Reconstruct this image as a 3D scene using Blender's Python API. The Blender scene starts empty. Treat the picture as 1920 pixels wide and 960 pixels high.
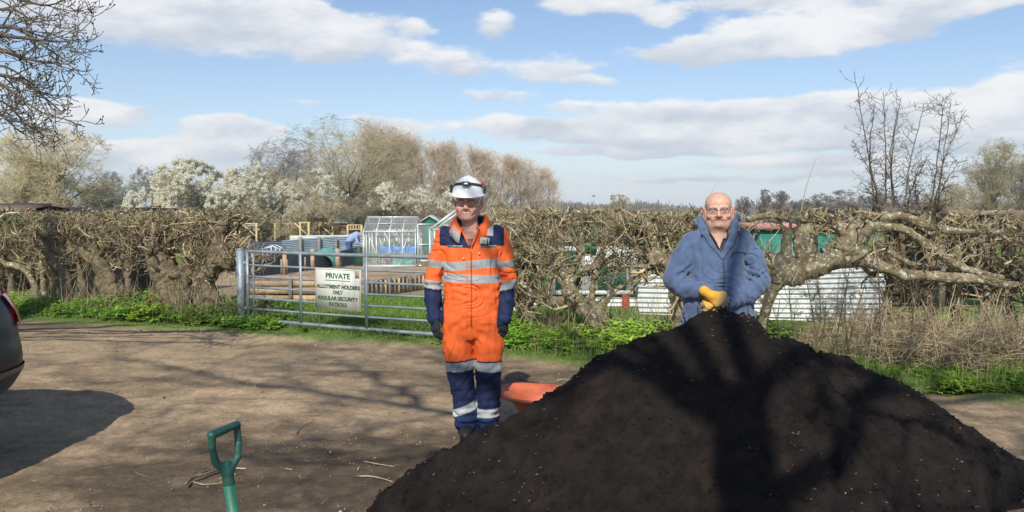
import bpy, math, random
import numpy as np
from mathutils import Vector, Matrix
rnd = np.random.default_rng(7)
random.seed(7)
R = math.radians
C = bpy.context.scene.collection
# ------------------------------------------------------------------ camera
CAMZ = 1.62
FPX = 1500.0            # focal length in pixels of the 1920 px wide photograph
TILT = math.atan(92.0 / FPX)
cam_data = bpy.data.cameras.new("camera")
cam = bpy.data.objects.new("camera", cam_data)
C.objects.link(cam)
cam.location = (0, 0, CAMZ)
cam.rotation_euler = (R(90) - TILT, 0, 0)
cam_data.sensor_width = 36
cam_data.lens = FPX / 1920 * 36
cam_data.clip_start = 0.05
cam_data.clip_end = 5000
bpy.context.scene.camera = cam

# ------------------------------------------------------------------ sun, sky and clouds
SUN_D = Vector((-0.17, -1.0, 0.84)).normalized()        # towards the sun: behind the viewer, a little left
SUN_EL = math.asin(SUN_D.z)
SUN_AZ = math.atan2(SUN_D.x, SUN_D.y)
sl = bpy.data.lights.new("sun", 'SUN')
sl.energy = 4.7
sl.angle = R(0.53)
sl.color = (1.0, 0.955, 0.88)
sun = bpy.data.objects.new("sun", sl)
C.objects.link(sun)
sun.rotation_euler = (-SUN_D).to_track_quat('-Z', 'Y').to_euler()

world = bpy.data.worlds.new("World")
bpy.context.scene.world = world
world.use_nodes = True

def build_world():
    nt = world.node_tree
    nt.nodes.clear()
    N, L = nt.nodes.new, nt.links.new
    out = N('ShaderNodeOutputWorld'); bg = N('ShaderNodeBackground')
    bg.inputs['Strength'].default_value = 0.1
    L(bg.outputs[0], out.inputs['Surface'])
    sky = N('ShaderNodeTexSky'); sky.sky_type = 'NISHITA'; sky.sun_disc = False
    sky.sun_elevation = SUN_EL
    sky.sun_rotation = SUN_AZ
    sky.air_density = 1.0; sky.dust_density = 0.3; sky.ozone_density = 3.5
    geo = N('ShaderNodeTexCoord')
    sep = N('ShaderNodeSeparateXYZ'); L(geo.outputs['Generated'], sep.inputs[0])
    def M(op, a, b=None, c=None, clamp=False):
        m = N('ShaderNodeMath'); m.operation = op; m.use_clamp = clamp
        for i, v in enumerate((a, b, c)):
            if v is None: continue
            if isinstance(v, (int, float)): m.inputs[i].default_value = v
            else: L(v, m.inputs[i])
        return m.outputs[0]
    az = M('ARCTAN2', sep.outputs[0], sep.outputs[1])
    el = M('ARCSINE', sep.outputs[2])
    # warp the positions so the cloud edges turn ragged
    mp = N('ShaderNodeMapping'); mp.inputs['Scale'].default_value = (1.0, 1.0, 2.6)
    L(geo.outputs['Generated'], mp.inputs[0])
    nz = N('ShaderNodeTexNoise'); nz.inputs['Scale'].default_value = 9.0
    nz.inputs['Detail'].default_value = 5.0; nz.inputs['Roughness'].default_value = 0.5
    L(mp.outputs[0], nz.inputs['Vector'])
    nsep = N('ShaderNodeSeparateColor'); L(nz.outputs['Color'], nsep.inputs[0])
    azw = M('MULTIPLY_ADD', M('SUBTRACT', nsep.outputs[0], 0.5), 0.065, az)
    elw = M('MULTIPLY_ADD', M('SUBTRACT', nsep.outputs[1], 0.5), 0.036, el)
    cmb = N('ShaderNodeCombineXYZ'); L(azw, cmb.inputs[0]); L(elw, cmb.inputs[1])
    blobs = [(330,40,250,58,1.3),(150,20,120,50,1.0),(640,78,165,58,1.25),(555,30,90,40,.8),(920,48,52,26,1.0),(1110,18,130,32,1.2),
             (1300,98,170,26,1.1),(1480,72,210,42,1.25),(1640,58,120,26,1.1),(1450,10,230,20,1.0),(1780,5,190,22,1.1),
             (850,118,90,34,1.0),(1030,128,110,26,1.15),(1100,158,90,14,.9),(930,186,80,18,.95),
             (205,212,92,22,1.25),(120,235,60,30,.6),(440,240,100,24,1.25),(730,240,100,22,1.1),
             (1000,236,160,22,1.25),(1280,208,190,26,1.2),(1500,215,200,38,1.3),(1750,225,260,48,1.35),(1930,200,160,50,1.2),
             (1200,255,300,24,1.1),(1600,262,420,28,1.1),(330,290,330,38,1.15),(900,300,300,20,.55),(1500,320,600,18,.5),
             (180,270,140,16,.9),(690,296,180,11,.75),(1180,286,230,10,.7),(1480,304,260,12,.75),(1750,318,200,10,.7),(250,330,200,12,.7),(1300,335,300,9,.6),(560,200,60,8,.6),(1060,205,60,8,.6),(790,60,40,14,.7),(1240,40,50,16,.7),(2300,120,300,70,1.2),(-300,150,280,60,1.2),(2500,300,400,40,1.),(-500,330,400,40,1.)]
    tot = None; low = None
    for (px, py, rx, ry, w) in blobs:
        u = (px - 960) / FPX; v = (388 - py) / FPX
        a = math.atan(u); e = math.atan2(v, math.hypot(1, u))
        s = N('ShaderNodeVectorMath'); s.operation = 'SUBTRACT'
        L(cmb.outputs[0], s.inputs[0]); s.inputs[1].default_value = (a, e, 0)
        m = N('ShaderNodeVectorMath'); m.operation = 'MULTIPLY'
        L(s.outputs[0], m.inputs[0]); m.inputs[1].default_value = (FPX / rx, FPX / ry, 0)
        d = N('ShaderNodeVectorMath'); d.operation = 'DOT_PRODUCT'
        L(m.outputs[0], d.inputs[0]); L(m.outputs[0], d.inputs[1])
        g = M('POWER', 0.26, M('POWER', d.outputs['Value'], 1.35))
        tot = M('MULTIPLY_ADD', g, w, tot if tot is not None else 0.0)
        ss = N('ShaderNodeSeparateXYZ'); L(m.outputs[0], ss.inputs[0])
        low = M('MULTIPLY_ADD', M('MULTIPLY', g, w), ss.outputs[1], low if low is not None else 0.0)
    # elsewhere in the sky (above and behind): broken cumulus from noise on a flat cloud layer
    zc = M('MAXIMUM', sep.outputs[2], 0.06)
    cx = M('DIVIDE', sep.outputs[0], zc); cy = M('DIVIDE', sep.outputs[1], zc)
    cm2 = N('ShaderNodeCombineXYZ'); L(cx, cm2.inputs[0]); L(cy, cm2.inputs[1])
    n2 = N('ShaderNodeTexNoise'); n2.inputs['Scale'].default_value = 1.1; n2.inputs['Detail'].default_value = 6
    L(cm2.outputs[0], n2.inputs['Vector'])
    n3 = N('ShaderNodeTexNoise'); n3.inputs['Scale'].default_value = 17.0; n3.inputs['Detail'].default_value = 10
    n3.inputs['Roughness'].default_value = 0.60
    L(mp.outputs[0], n3.inputs['Vector'])
    high = M('MULTIPLY', M('SUBTRACT', el, 0.30), 6.0, clamp=True)
    extra = M('MULTIPLY', M('MULTIPLY', M('SUBTRACT', n2.outputs[0], 0.50), 5.0, clamp=True), high)
    cov = M('ADD', tot, extra)
    cov = M('MULTIPLY_ADD', M('SUBTRACT', n3.outputs[0], 0.5), 1.7, cov)
    sm = N('ShaderNodeMapRange'); sm.interpolation_type = 'SMOOTHSTEP'
    sm.inputs['From Min'].default_value = 0.38; sm.inputs['From Max'].default_value = 0.98
    L(cov, sm.inputs['Value'])
    rel = M('DIVIDE', low, M('MAXIMUM', tot, 0.05))
    rel = M('MULTIPLY_ADD', M('SUBTRACT', n3.outputs[0], 0.5), 2.6, rel)
    rel = M('MULTIPLY_ADD', M('SUBTRACT', nsep.outputs[2], 0.5), 3.2, rel)
    sh = N('ShaderNodeMapRange'); sh.interpolation_type = 'SMOOTHSTEP'
    sh.inputs['From Min'].default_value = -0.95; sh.inputs['From Max'].default_value = 0.95
    L(rel, sh.inputs['Value'])
    cc = N('ShaderNodeMix'); cc.data_type = 'RGBA'
    cc.inputs[6].default_value = (6.1, 6.7, 7.6, 1); cc.inputs[7].default_value = (9.6, 9.65, 9.7, 1)
    L(sh.outputs[0], cc.inputs[0])
    # pale haze low over the horizon
    hz = M('POWER', 0.45, M('MULTIPLY', M('MAXIMUM', el, 0.0), 12.0))
    hm = N('ShaderNodeMix'); hm.data_type = 'RGBA'
    tint = N('ShaderNodeVectorMath'); tint.operation = 'MULTIPLY'; L(sky.outputs[0], tint.inputs[0]); tint.inputs[1].default_value = (1.30, 1.28, 1.30)
    L(M('MULTIPLY', hz, 0.85), hm.inputs[0]); L(tint.outputs[0], hm.inputs[6]); hm.inputs[7].default_value = (7.0, 8.0, 9.2, 1)
    fm = N('ShaderNodeMix'); fm.data_type = 'RGBA'
    L(M('MULTIPLY', sm.outputs[0], 0.93), fm.inputs[0]); L(hm.outputs[2], fm.inputs[6]); L(cc.outputs[2], fm.inputs[7])
    L(fm.outputs[2], bg.inputs['Color'])
build_world()
vs = bpy.context.scene.view_settings
vs.view_transform = 'Standard'; vs.look = 'None'; vs.exposure = 0.0; vs.gamma = 1.0
vs.use_curve_mapping = False
cy = bpy.context.scene.cycles
cy.max_bounces = 6; cy.diffuse_bounces = 3; cy.glossy_bounces = 3; cy.transmission_bounces = 4; cy.transparent_max_bounces = 16

# ------------------------------------------------------------------ helpers
def P(px, py, Y):
    """point of the photograph at depth Y (metres north of the viewer)"""
    ct, st = math.cos(TILT), math.sin(TILT)
    r, u = (px - 960) / FPX, (480 - py) / FPX
    dy = ct + u * st; dz = -st + u * ct
    s = Y / dy
    return np.array([r * s, Y, CAMZ + dz * s])
def PL(pts, Y):
    Ys = Y if isinstance(Y, (list, tuple)) else [Y] * len(pts)
    return np.array([P(a, b, y) for (a, b), y in zip(pts, Ys)])

_lat = {}
def vn(p, scale, seed=0):
    """smooth value noise in -1..1 at points p (...,3)"""
    if seed not in _lat: _lat[seed] = np.random.default_rng(1000 + seed).uniform(-1, 1, (32, 32, 32))
    A = _lat[seed]
    q = np.asarray(p) * scale
    i = np.floor(q).astype(int); f = q - i; f = f * f * (3 - 2 * f)
    i0 = i & 31; i1 = (i + 1) & 31
    x0, y0, z0 = i0[..., 0], i0[..., 1], i0[..., 2]; x1, y1, z1 = i1[..., 0], i1[..., 1], i1[..., 2]
    fx, fy, fz = f[..., 0], f[..., 1], f[..., 2]
    def l(a, b, t): return a + (b - a) * t
    return l(l(l(A[x0, y0, z0], A[x1, y0, z0], fx), l(A[x0, y1, z0], A[x1, y1, z0], fx), fy),
             l(l(A[x0, y0, z1], A[x1, y0, z1], fx), l(A[x0, y1, z1], A[x1, y1, z1], fx), fy), fz)
def fbm(p, scale, seed=0, oct=4, gain=.5):
    s = 0; a = 1
    for o in range(oct):
        s = s + a * vn(p, scale * 2 ** o, seed + o); a *= gain
    return s

def G(x, y):
    """height of the ground: level track, falling gently through the allotments beyond the gate"""
    x = np.asarray(x, float); y = np.asarray(y, float)
    d = np.clip(y - 11.0, 0, 22.0)
    return -0.036 * d * np.clip(d / 3, 0, 1)
def VE(x):      # near edge of the grass verge
    return np.interp(x, [-30, -7.1, -1.6, .75, 4.1, 12], [21, 11.5, 9.45, 8.0, 6.6, 3.5])
def HY(x):      # line of the hedge
    return np.interp(x, [-30, -8, -3.6, -.6, 1.07, 4.4, 12], [22, 13.0, 11.1, 9.9, 9.5, 8.5, 6.6])

def mk(name, V, faces, mat=None, parent=None, smooth=True, col=None, midx=None, mats=None):
    V = np.ascontiguousarray(np.asarray(V, np.float32).reshape(-1, 3))
    if not isinstance(faces, list): faces = [faces]
    faces = [np.asarray(f, np.int32) for f in faces if len(f)]
    me = bpy.data.meshes.new(name)
    me.vertices.add(len(V)); me.vertices.foreach_set('co', V.ravel())
    tot = np.concatenate([np.full(len(f), f.shape[1], np.int32) for f in faces])
    idx = np.concatenate([f.ravel() for f in faces])
    me.loops.add(len(idx)); me.loops.foreach_set('vertex_index', idx)
    me.polygons.add(len(tot))
    st = np.concatenate([[0], np.cumsum(tot)[:-1]]).astype(np.int32)
    me.polygons.foreach_set('loop_start', st)
    if smooth: me.polygons.foreach_set('use_smooth', np.ones(len(tot), bool))
    for m in (mats or ([mat] if mat else [])): me.materials.append(m)
    if midx is not None: me.polygons.foreach_set('material_index', np.asarray(midx, np.int32))
    me.update(calc_edges=True)
    if col is not None:
        a = me.color_attributes.new('Col', 'FLOAT_COLOR', 'POINT')
        c = np.ones((len(V), 4), np.float32); c[:, :3] = col
        a.data.foreach_set('color', c.ravel())
    o = bpy.data.objects.new(name, me); C.objects.link(o)
    if parent is not None: o.parent = parent
    return o
def empty(name, loc=(0, 0, 0), rz=0):
    o = bpy.data.objects.new(name, None); C.objects.link(o)
    o.location = loc; o.rotation_euler = (0, 0, rz); o.empty_display_size = .1
    return o
def tag(o, label, cat, group=None, kind=None):
    o['label'] = label; o['category'] = cat
    if group: o['group'] = group
    if kind: o['kind'] = kind
    return o
def struct(o): o['kind'] = 'structure'; return o
def dup(root, loc, rz=0, sc=1.0, label=None):
    r = root.copy(); C.objects.link(r); r.location = loc; r.rotation_euler = (0, 0, rz)
    r.scale = (sc, sc, sc) if not isinstance(sc, tuple) else sc
    if label: r['label'] = label
    for ch in list(root.children):
        c = ch.copy(); C.objects.link(c); c.parent = r
        for g in list(ch.children):
            d = g.copy(); C.objects.link(d); d.parent = c
    return r

class MB:
    """collects boxes, bars, tubes and sheets and links them as one mesh"""
    def __init__(s): s.V = []; s.F = []; s.n = 0; s.c = []
    def add(s, V, F, c=None):
        V = np.asarray(V, float).reshape(-1, 3)
        for f in (F if isinstance(F, list) else [F]):
            f = np.asarray(f)
            if len(f): s.F.append(f + s.n)
        s.V.append(V); s.n += len(V)
        s.c.append(np.tile(np.array(c if c is not None else (1, 1, 1), float), (len(V), 1)) if np.ndim(c) < 2 else np.asarray(c))
        return s
    def box(s, c, d, rz=0, m=None, c_=None):
        v = np.array([[x, y, z] for x in (-.5, .5) for y in (-.5, .5) for z in (-.5, .5)]) * np.array(d)
        if rz:
            ca, sa = math.cos(rz), math.sin(rz)
            v = np.stack([v[:, 0] * ca - v[:, 1] * sa, v[:, 0] * sa + v[:, 1] * ca, v[:, 2]], 1)
        if m is not None: v = v @ np.asarray(m).T
        f = [[0, 1, 3, 2], [4, 6, 7, 5], [0, 4, 5, 1], [2, 3, 7, 6], [0, 2, 6, 4], [1, 5, 7, 3]]
        return s.add(v + np.array(c), np.array(f), c_)
    def bar(s, a, b, w, h, up=(0, 0, 1), c_=None):
        a = np.array(a, float); b = np.array(b, float); t = b - a; L = np.linalg.norm(t); t /= L
        u = np.cross(t, up); n = np.linalg.norm(u)
        if n < 1e-4: u = np.cross(t, (1, 0, 0)); n = np.linalg.norm(u)
        u /= n; w_ = np.cross(u, t)
        m = np.stack([t, u, w_], 1)
        return s.box((a + b) / 2, (L, w, h), m=m, c_=c_)
    def tube(s, pts, r, k=10, cap=True, closed=False, c_=None, flat=1.0):
        V, F = tube_mesh(np.asarray(pts, float), r, k, cap, closed, flat)
        return s.add(V, F, c_)
    def build(s, name, mat, parent=None, smooth=False, col=False):
        byk = {}
        for f in s.F: byk.setdefault(f.shape[1], []).append(f)
        return mk(name, np.concatenate(s.V), [np.concatenate(v) for v in byk.values()], mat, parent, smooth, col=np.concatenate(s.c) if col else None)

def frames(p, closed=False):
    t = np.gradient(p, axis=0) if not closed else (np.roll(p, -1, 0) - np.roll(p, 1, 0))
    t /= np.linalg.norm(t, axis=1, keepdims=True) + 1e-9
    U = np.zeros_like(p); a = np.eye(3)[np.argmin(np.abs(t[0]))]
    u = np.cross(t[0], a); u /= np.linalg.norm(u); U[0] = u
    for i in range(1, len(p)):
        u = U[i - 1] - t[i] * np.dot(U[i - 1], t[i]); u /= np.linalg.norm(u) + 1e-9; U[i] = u
    return t, U, np.cross(t, U)
def tube_mesh(p, r, k=10, cap=True, closed=False, flat=1.0):
    n = len(p); r = np.broadcast_to(np.asarray(r, float), (n,))
    t, U, W = frames(p, closed)
    a = np.linspace(0, 2 * np.pi, k, endpoint=False)
    V = (p[:, None] + r[:, None, None] * (np.cos(a)[None, :, None] * U[:, None] + flat * np.sin(a)[None, :, None] * W[:, None])).reshape(-1, 3)
    m = n if closed else n - 1
    i = np.arange(m)[:, None]; j = np.arange(k)[None]
    F = np.stack([i * k + j, i * k + (j + 1) % k, ((i + 1) % n) * k + (j + 1) % k, ((i + 1) % n) * k + j], -1).reshape(-1, 4)
    fs = [F]
    if cap and not closed:
        V = np.concatenate([V, p[:1], p[-1:]]); c0, c1 = n * k, n * k + 1
        jj = np.arange(k)
        fs.append(np.stack([np.full(k, c0), (jj + 1) % k, jj], 1))
        fs.append(np.stack([np.full(k, c1), (n - 1) * k + jj, (n - 1) * k + (jj + 1) % k], 1))
    return V, fs

def crom(p, n):
    """smooth resample of a polyline"""
    p = np.asarray(p, float); m = len(p)
    q = np.concatenate([[2 * p[0] - p[1]], p, [2 * p[-1] - p[-2]]])
    out = []
    for s in np.linspace(0, m - 1 - 1e-6, n):
        i = int(s); t = s - i; a, b, c, d = q[i], q[i + 1], q[i + 2], q[i + 3]
        out.append(.5 * ((2 * b) + (-a + c) * t + (2 * a - 5 * b + 4 * c - d) * t * t + (-a + 3 * b - 3 * c + d) * t ** 3))
    return np.array(out)

class Twigs:
    """batches of polylines (B,n,3) with radii (B,n), turned into thin tapered tubes"""
    def __init__(s): s.b = []
    def add(s, Pn, Rn, k=3): s.b.append((Pn, Rn, k))
    def arrays(s):
        Vs, Fs, off = [], [], 0
        for Pn, Rn, k in s.b:
            B, n, _ = Pn.shape
            t = np.gradient(Pn, axis=1); t /= np.linalg.norm(t, axis=2, keepdims=True) + 1e-9
            ax = np.eye(3)[np.argmin(np.abs(t.mean(1)), axis=1)][:, None]
            U = np.cross(t, ax); U /= np.linalg.norm(U, axis=2, keepdims=True) + 1e-9
            W = np.cross(t, U)
            a = np.linspace(0, 2 * np.pi, k, endpoint=False)
            V = Pn[:, :, None] + Rn[:, :, None, None] * (np.cos(a)[None, None, :, None] * U[:, :, None] + np.sin(a)[None, None, :, None] * W[:, :, None])
            b = np.arange(B)[:, None, None]; i = np.arange(n - 1)[None, :, None]; j = np.arange(k)[None, None]
            F = np.stack([b * n * k + i * k + j, b * n * k + i * k + (j + 1) % k, b * n * k + (i + 1) * k + (j + 1) % k, b * n * k + (i + 1) * k + j], -1).reshape(-1, 4)
            Vs.append(V.reshape(-1, 3)); Fs.append(F + off); off += B * n * k
        return np.concatenate(Vs), np.concatenate(Fs)
    def colors(s, pal, g, sd=.12):
        pal = np.array(pal); return np.concatenate([np.repeat(pal[g.integers(0, len(pal), P_.shape[0])] * g.uniform(1 - sd, 1 + sd, (P_.shape[0], 1)), P_.shape[1] * k, 0) for P_, R_, k in s.b])
    def build(s, name, mat, parent=None):
        V, F = s.arrays()
        return mk(name, V, F, mat, parent, True)

def unit(v): return v / (np.linalg.norm(v, axis=-1, keepdims=True) + 1e-9)
def spawn(Pn, Rn, m, n=4, t0=.2, t1=1., ang=(30, 60), length=(.3, .6), wob=.2, trop=(0, 0, 0), rs=.5, rmin=.002, taper=.35, rel=False, rg=None):
    """m children for each polyline of the batch"""
    g = rg or rnd
    B, N, _ = Pn.shape; K = B * m
    par = np.repeat(np.arange(B), m)
    t = g.uniform(t0, t1, K) * (N - 1); i = np.minimum(t.astype(int), N - 2); f = (t - i)[:, None]
    p0 = Pn[par, i] * (1 - f) + Pn[par, i + 1] * f
    r0 = Rn[par, i] * (1 - f[:, 0]) + Rn[par, i + 1] * f[:, 0]
    d = unit(Pn[par, i + 1] - Pn[par, i])
    q = unit(np.cross(d, g.normal(size=(K, 3))))
    a = np.radians(g.uniform(ang[0], ang[1], K))[:, None]
    d = unit(d * np.cos(a) + q * np.sin(a))
    L = g.uniform(length[0], length[1], K)
    if rel: L = L * np.linalg.norm(Pn[par, -1] - Pn[par, 0], axis=1)
    out = np.zeros((K, n, 3)); out[:, 0] = p0
    st = (L / (n - 1))[:, None]; tr = np.array(trop, float)
    for s in range(1, n):
        d = unit(d + wob * g.normal(size=(K, 3)) + tr)
        out[:, s] = out[:, s - 1] + d * st
    rr = np.maximum(r0 * rs, rmin)
    rad = rr[:, None] * np.linspace(1, taper, n)[None]
    return out, np.maximum(rad, rmin * .6)
def toplimit(Pn, top):
    z0 = Pn[:, :1, 2]; zm = Pn[:, :, 2].max(1, keepdims=True)
    tp = top + rnd.normal(-.01, .03, (len(Pn), 1)) + .05 * vn(Pn[:, 0] * [1, 1, 0], 1.7, 260)[:, None] + (rnd.random((len(Pn), 1)) < .012) * .10
    s = np.where(zm > tp, np.clip((tp - z0) / np.maximum(zm - z0, 1e-3), 0, 1), 1)
    s = np.maximum(s, .12)[..., None]; Q = Pn[:, :1] + (Pn - Pn[:, :1]) * s
    Q[:, :, 2] = np.minimum(Q[:, :, 2], np.maximum(tp, top - .03) + .03)
    return Q

# ------------------------------------------------------------------ materials
def mat(name, base, rough=.8, metal=0., var=None, bump=None, attr=False, spec=None, trans=None, alpha=None, col2=None, coat=None, trl=None, sheen=None):
    m = bpy.data.materials.new(name); m.use_nodes = True
    nt = m.node_tree; N, L = nt.nodes.new, nt.links.new
    b = nt.nodes['Principled BSDF']
    b.inputs['Roughness'].default_value = rough; b.inputs['Metallic'].default_value = metal
    if spec is not None: b.inputs['Specular IOR Level'].default_value = spec
    if trans is not None: b.inputs['Transmission Weight'].default_value = trans
    if coat is not None: b.inputs['Coat Weight'].default_value = coat; b.inputs['Coat Roughness'].default_value = .05
    if sheen is not None: b.inputs['Sheen Weight'].default_value = sheen
    tc = N('ShaderNodeTexCoord')
    src = None
    if attr:
        a = N('ShaderNodeAttribute'); a.attribute_name = 'Col'; src = a.outputs['Color']
    if var:
        nz = N('ShaderNodeTexNoise'); nz.inputs['Scale'].default_value = var[0]; nz.inputs['Detail'].default_value = 6
        nz.inputs['Roughness'].default_value = .62
        L(tc.outputs['Object'], nz.inputs['Vector'])
        mr = N('ShaderNodeMapRange'); mr.inputs['From Min'].default_value = .34; mr.inputs['From Max'].default_value = .66
        L(nz.outputs[0], mr.inputs['Value'])
        mx = N('ShaderNodeMix'); mx.data_type = 'RGBA'
        L(mr.outputs[0], mx.inputs[0])
        if attr:
            mx.inputs[6].default_value = (1 - var[1],) * 3 + (1,); mx.inputs[7].default_value = (1 + var[1],) * 3 + (1,)
            mm = N('ShaderNodeMix'); mm.data_type = 'RGBA'; mm.blend_type = 'MULTIPLY'; mm.inputs[0].default_value = 1
            L(src, mm.inputs[6]); L(mx.outputs[2], mm.inputs[7]); src = mm.outputs[2]
        else:
            c2 = col2 or tuple(min(1, c * (1 + var[1])) for c in base)
            c1 = tuple(c * (1 - var[1]) for c in base) if not col2 else base
            mx.inputs[6].default_value = (*c1, 1); mx.inputs[7].default_value = (*c2, 1); src = mx.outputs[2]
    if src is not None: L(src, b.inputs['Base Color'])
    else: b.inputs['Base Color'].default_value = (*base, 1)
    if bump:
        nb = N('ShaderNodeTexNoise'); nb.inputs['Scale'].default_value = bump[0]; nb.inputs['Detail'].default_value = 8
        nb.inputs['Roughness'].default_value = .65
        L(tc.outputs['Object'], nb.inputs['Vector'])
        bp = N('ShaderNodeBump'); bp.inputs['Strength'].default_value = bump[1]; bp.inputs['Distance'].default_value = bump[2] if len(bump) > 2 else .02
        L(nb.outputs[0], bp.inputs['Height']); L(bp.outputs[0], b.inputs['Normal'])
    if trl:
        t = N('ShaderNodeBsdfTranslucent'); ms = N('ShaderNodeMixShader'); ms.inputs[0].default_value = trl
        if src is not None: L(src, t.inputs[0])
        else: t.inputs[0].default_value = (*base, 1)
        L(b.outputs[0], ms.inputs[1]); L(t.outputs[0], ms.inputs[2]); L(ms.outputs[0], nt.nodes['Material Output'].inputs['Surface'])
    if alpha is not None:
        b.inputs['Alpha'].default_value = alpha
    return m
# ------------------------------------------------------------------ ground
def ground_material():
    m = mat('soil_and_grass', (1, 1, 1), rough=.95, spec=.15, attr=True)
    nt = m.node_tree; N, L = nt.nodes.new, nt.links.new
    b = nt.nodes['Principled BSDF']
    at = [n for n in nt.nodes if n.type == 'ATTRIBUTE'][0]
    tc = [n for n in nt.nodes if n.type == 'TEX_COORD'][0]
    def noise(s, d=6, r=.6):
        n = N('ShaderNodeTexNoise'); n.inputs['Scale'].default_value = s; n.inputs['Detail'].default_value = d
        n.inputs['Roughness'].default_value = r; L(tc.outputs['Object'], n.inputs['Vector']); return n.outputs[0]
    def ramp(v, a, b_, lo, hi):
        r = N('ShaderNodeMapRange'); r.inputs['From Min'].default_value = a; r.inputs['From Max'].default_value = b_
        r.inputs['To Min'].default_value = lo; r.inputs['To Max'].default_value = hi; L(v, r.inputs['Value']); return r.outputs[0]
    def mul(x, y):
        q = N('ShaderNodeMath'); q.operation = 'MULTIPLY'; L(x, q.inputs[0]); L(y, q.inputs[1]); return q.outputs[0]
    f = mul(mul(ramp(noise(22, 8, .7), .3, .7, .72, 1.28), ramp(noise(3.1, 5), .3, .7, .82, 1.18)), ramp(noise(140, 3), .3, .7, .75, 1.25))
    vor = N('ShaderNodeTexVoronoi'); vor.inputs['Scale'].default_value = 38; vor.inputs['Randomness'].default_value = 1
    L(tc.outputs['Object'], vor.inputs['Vector'])
    peb = ramp(vor.outputs['Distance'], .10, .16, 1.75, 1.0)
    sepc = N('ShaderNodeSeparateColor'); L(vor.outputs['Color'], sepc.inputs[0])
    pick = ramp(sepc.outputs[0], .80, .82, 0, 1)
    mm = N('ShaderNodeMix'); mm.data_type = 'FLOAT'; L(pick, mm.inputs[0]); mm.inputs[2].default_value = 1; L(peb, mm.inputs[3])
    f = mul(f, mm.outputs[0])
    vm = N('ShaderNodeVectorMath'); vm.operation = 'SCALE'; L(at.outputs['Color'], vm.inputs[0]); L(f, vm.inputs['Scale'])
    L(vm.outputs[0], b.inputs['Base Color'])
    bp = N('ShaderNodeBump'); bp.inputs['Strength'].default_value = .7; bp.inputs['Distance'].default_value = .02
    ad = N('ShaderNodeMath'); ad.operation = 'ADD'; L(noise(30, 9, .7), ad.inputs[0]); L(mul(ramp(vor.outputs['Distance'], .05, .2, .5, 0), pick), ad.inputs[1])
    L(ad.outputs[0], bp.inputs['Height']); L(bp.outputs[0], b.inputs['Normal'])
    return m

def grass_amount(x, y):
    p = np.stack([x, y, 0 * x], -1)
    e = VE(x) + .16 * fbm(p, 1.3, 11, 3) + .05 * vn(p, 6, 14)
    return np.clip((y - e) / .22 + .5, 0, 1)
def build_ground():
    xs = np.concatenate([np.array([-330, -260, -200, -110, -70, -45, -30, -20, -14, -10]), np.arange(-8, -5, .08), np.arange(-5, 5, .028), np.arange(5, 8, .08), np.array([8, 10, 14, 20, 30, 45, 70, 110, 200, 260, 330])])
    ys = np.concatenate([np.array([-60, -40, -20, -8, -3, 0, 1.5, 2.5]), np.arange(3.2, 7.5, .028), np.arange(7.5, 12, .06), np.arange(12, 34, .5), np.array([36, 40, 50, 70, 100, 150, 250, 320, 400])])
    X, Y = np.meshgrid(xs, ys, indexing='ij')
    p = np.stack([X, Y, 0 * X], -1)
    near = np.clip((12 - Y) / 2, 0, 1) * (np.abs(X) < 9)
    Z = G(X, Y) + near * (.035 * vn(p, .55, 3) + .016 * fbm(p * [.6, 1.6, 1], 2.6, 4, 3) + .008 * fbm(p, 14, 8, 3))
    g = grass_amount(X, Y)
    Z = Z + .04 * g * near
    dry = np.array([.395, .288, .175]); dark = np.array([.118, .087, .057])
    f = np.clip(.5 + .50 * fbm(p * [1, 2.0, 1], .55, 21, 4) + .34 * fbm(p * [1, 1.6, 1], 3.2, 25, 4, .6), 0, 1)
    # darker crumbs of compost spread round the heap, paler wheel lanes
    dd = np.exp(-((X - 1.2) / 2.6) ** 2 - ((Y - 4.4) / 1.3) ** 2)
    f = np.clip(f - .8 * dd + .10, 0, 1)
    dirt = dark + (dry - dark) * f[..., None]
    gr = np.array([.11, .19, .035]); gr2 = np.array([.19, .22, .06])
    gm = np.clip(.5 + .6 * fbm(p, .9, 31, 3), 0, 1)[..., None]
    grass = gr + (gr2 - gr) * gm
    col = dirt + (grass - dirt) * g[..., None]
    soil = np.array([.46, .34, .21])
    # cultivated plot beyond the gate
    s = ((Y > 15.8) & (Y < 34) & (X < -1.2) & (X > -13)).astype(float)
    col = col + (soil * (.85 + .25 * fbm(p, 1.4, 41, 3)[..., None]) - col) * s[..., None]
    far = np.clip((Y - 60) / 60, 0, 1)[..., None]
    col = col + (np.array([.15, .17, .07]) - col) * far
    nx, ny = X.shape
    i = np.arange(nx - 1)[:, None]; j = np.arange(ny - 1)[None]
    F = np.stack([i * ny + j, (i + 1) * ny + j, (i + 1) * ny + j + 1, i * ny + j + 1], -1).reshape(-1, 4)
    o = mk('ground', np.stack([X, Y, Z], -1), F, ground_material(), col=col.reshape(-1, 3).clip(0, 1))
    struct(o)
def gz(x, y):
    """height of the built ground in the track"""
    x = np.asarray(x, float); y = np.asarray(y, float)
    p = np.stack([x, y, 0 * x], -1)
    return G(x, y) + .035 * vn(p, .55, 3) + .012 * fbm(p, 2.6, 4, 3) + .04 * grass_amount(x, y)
build_ground()

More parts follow.
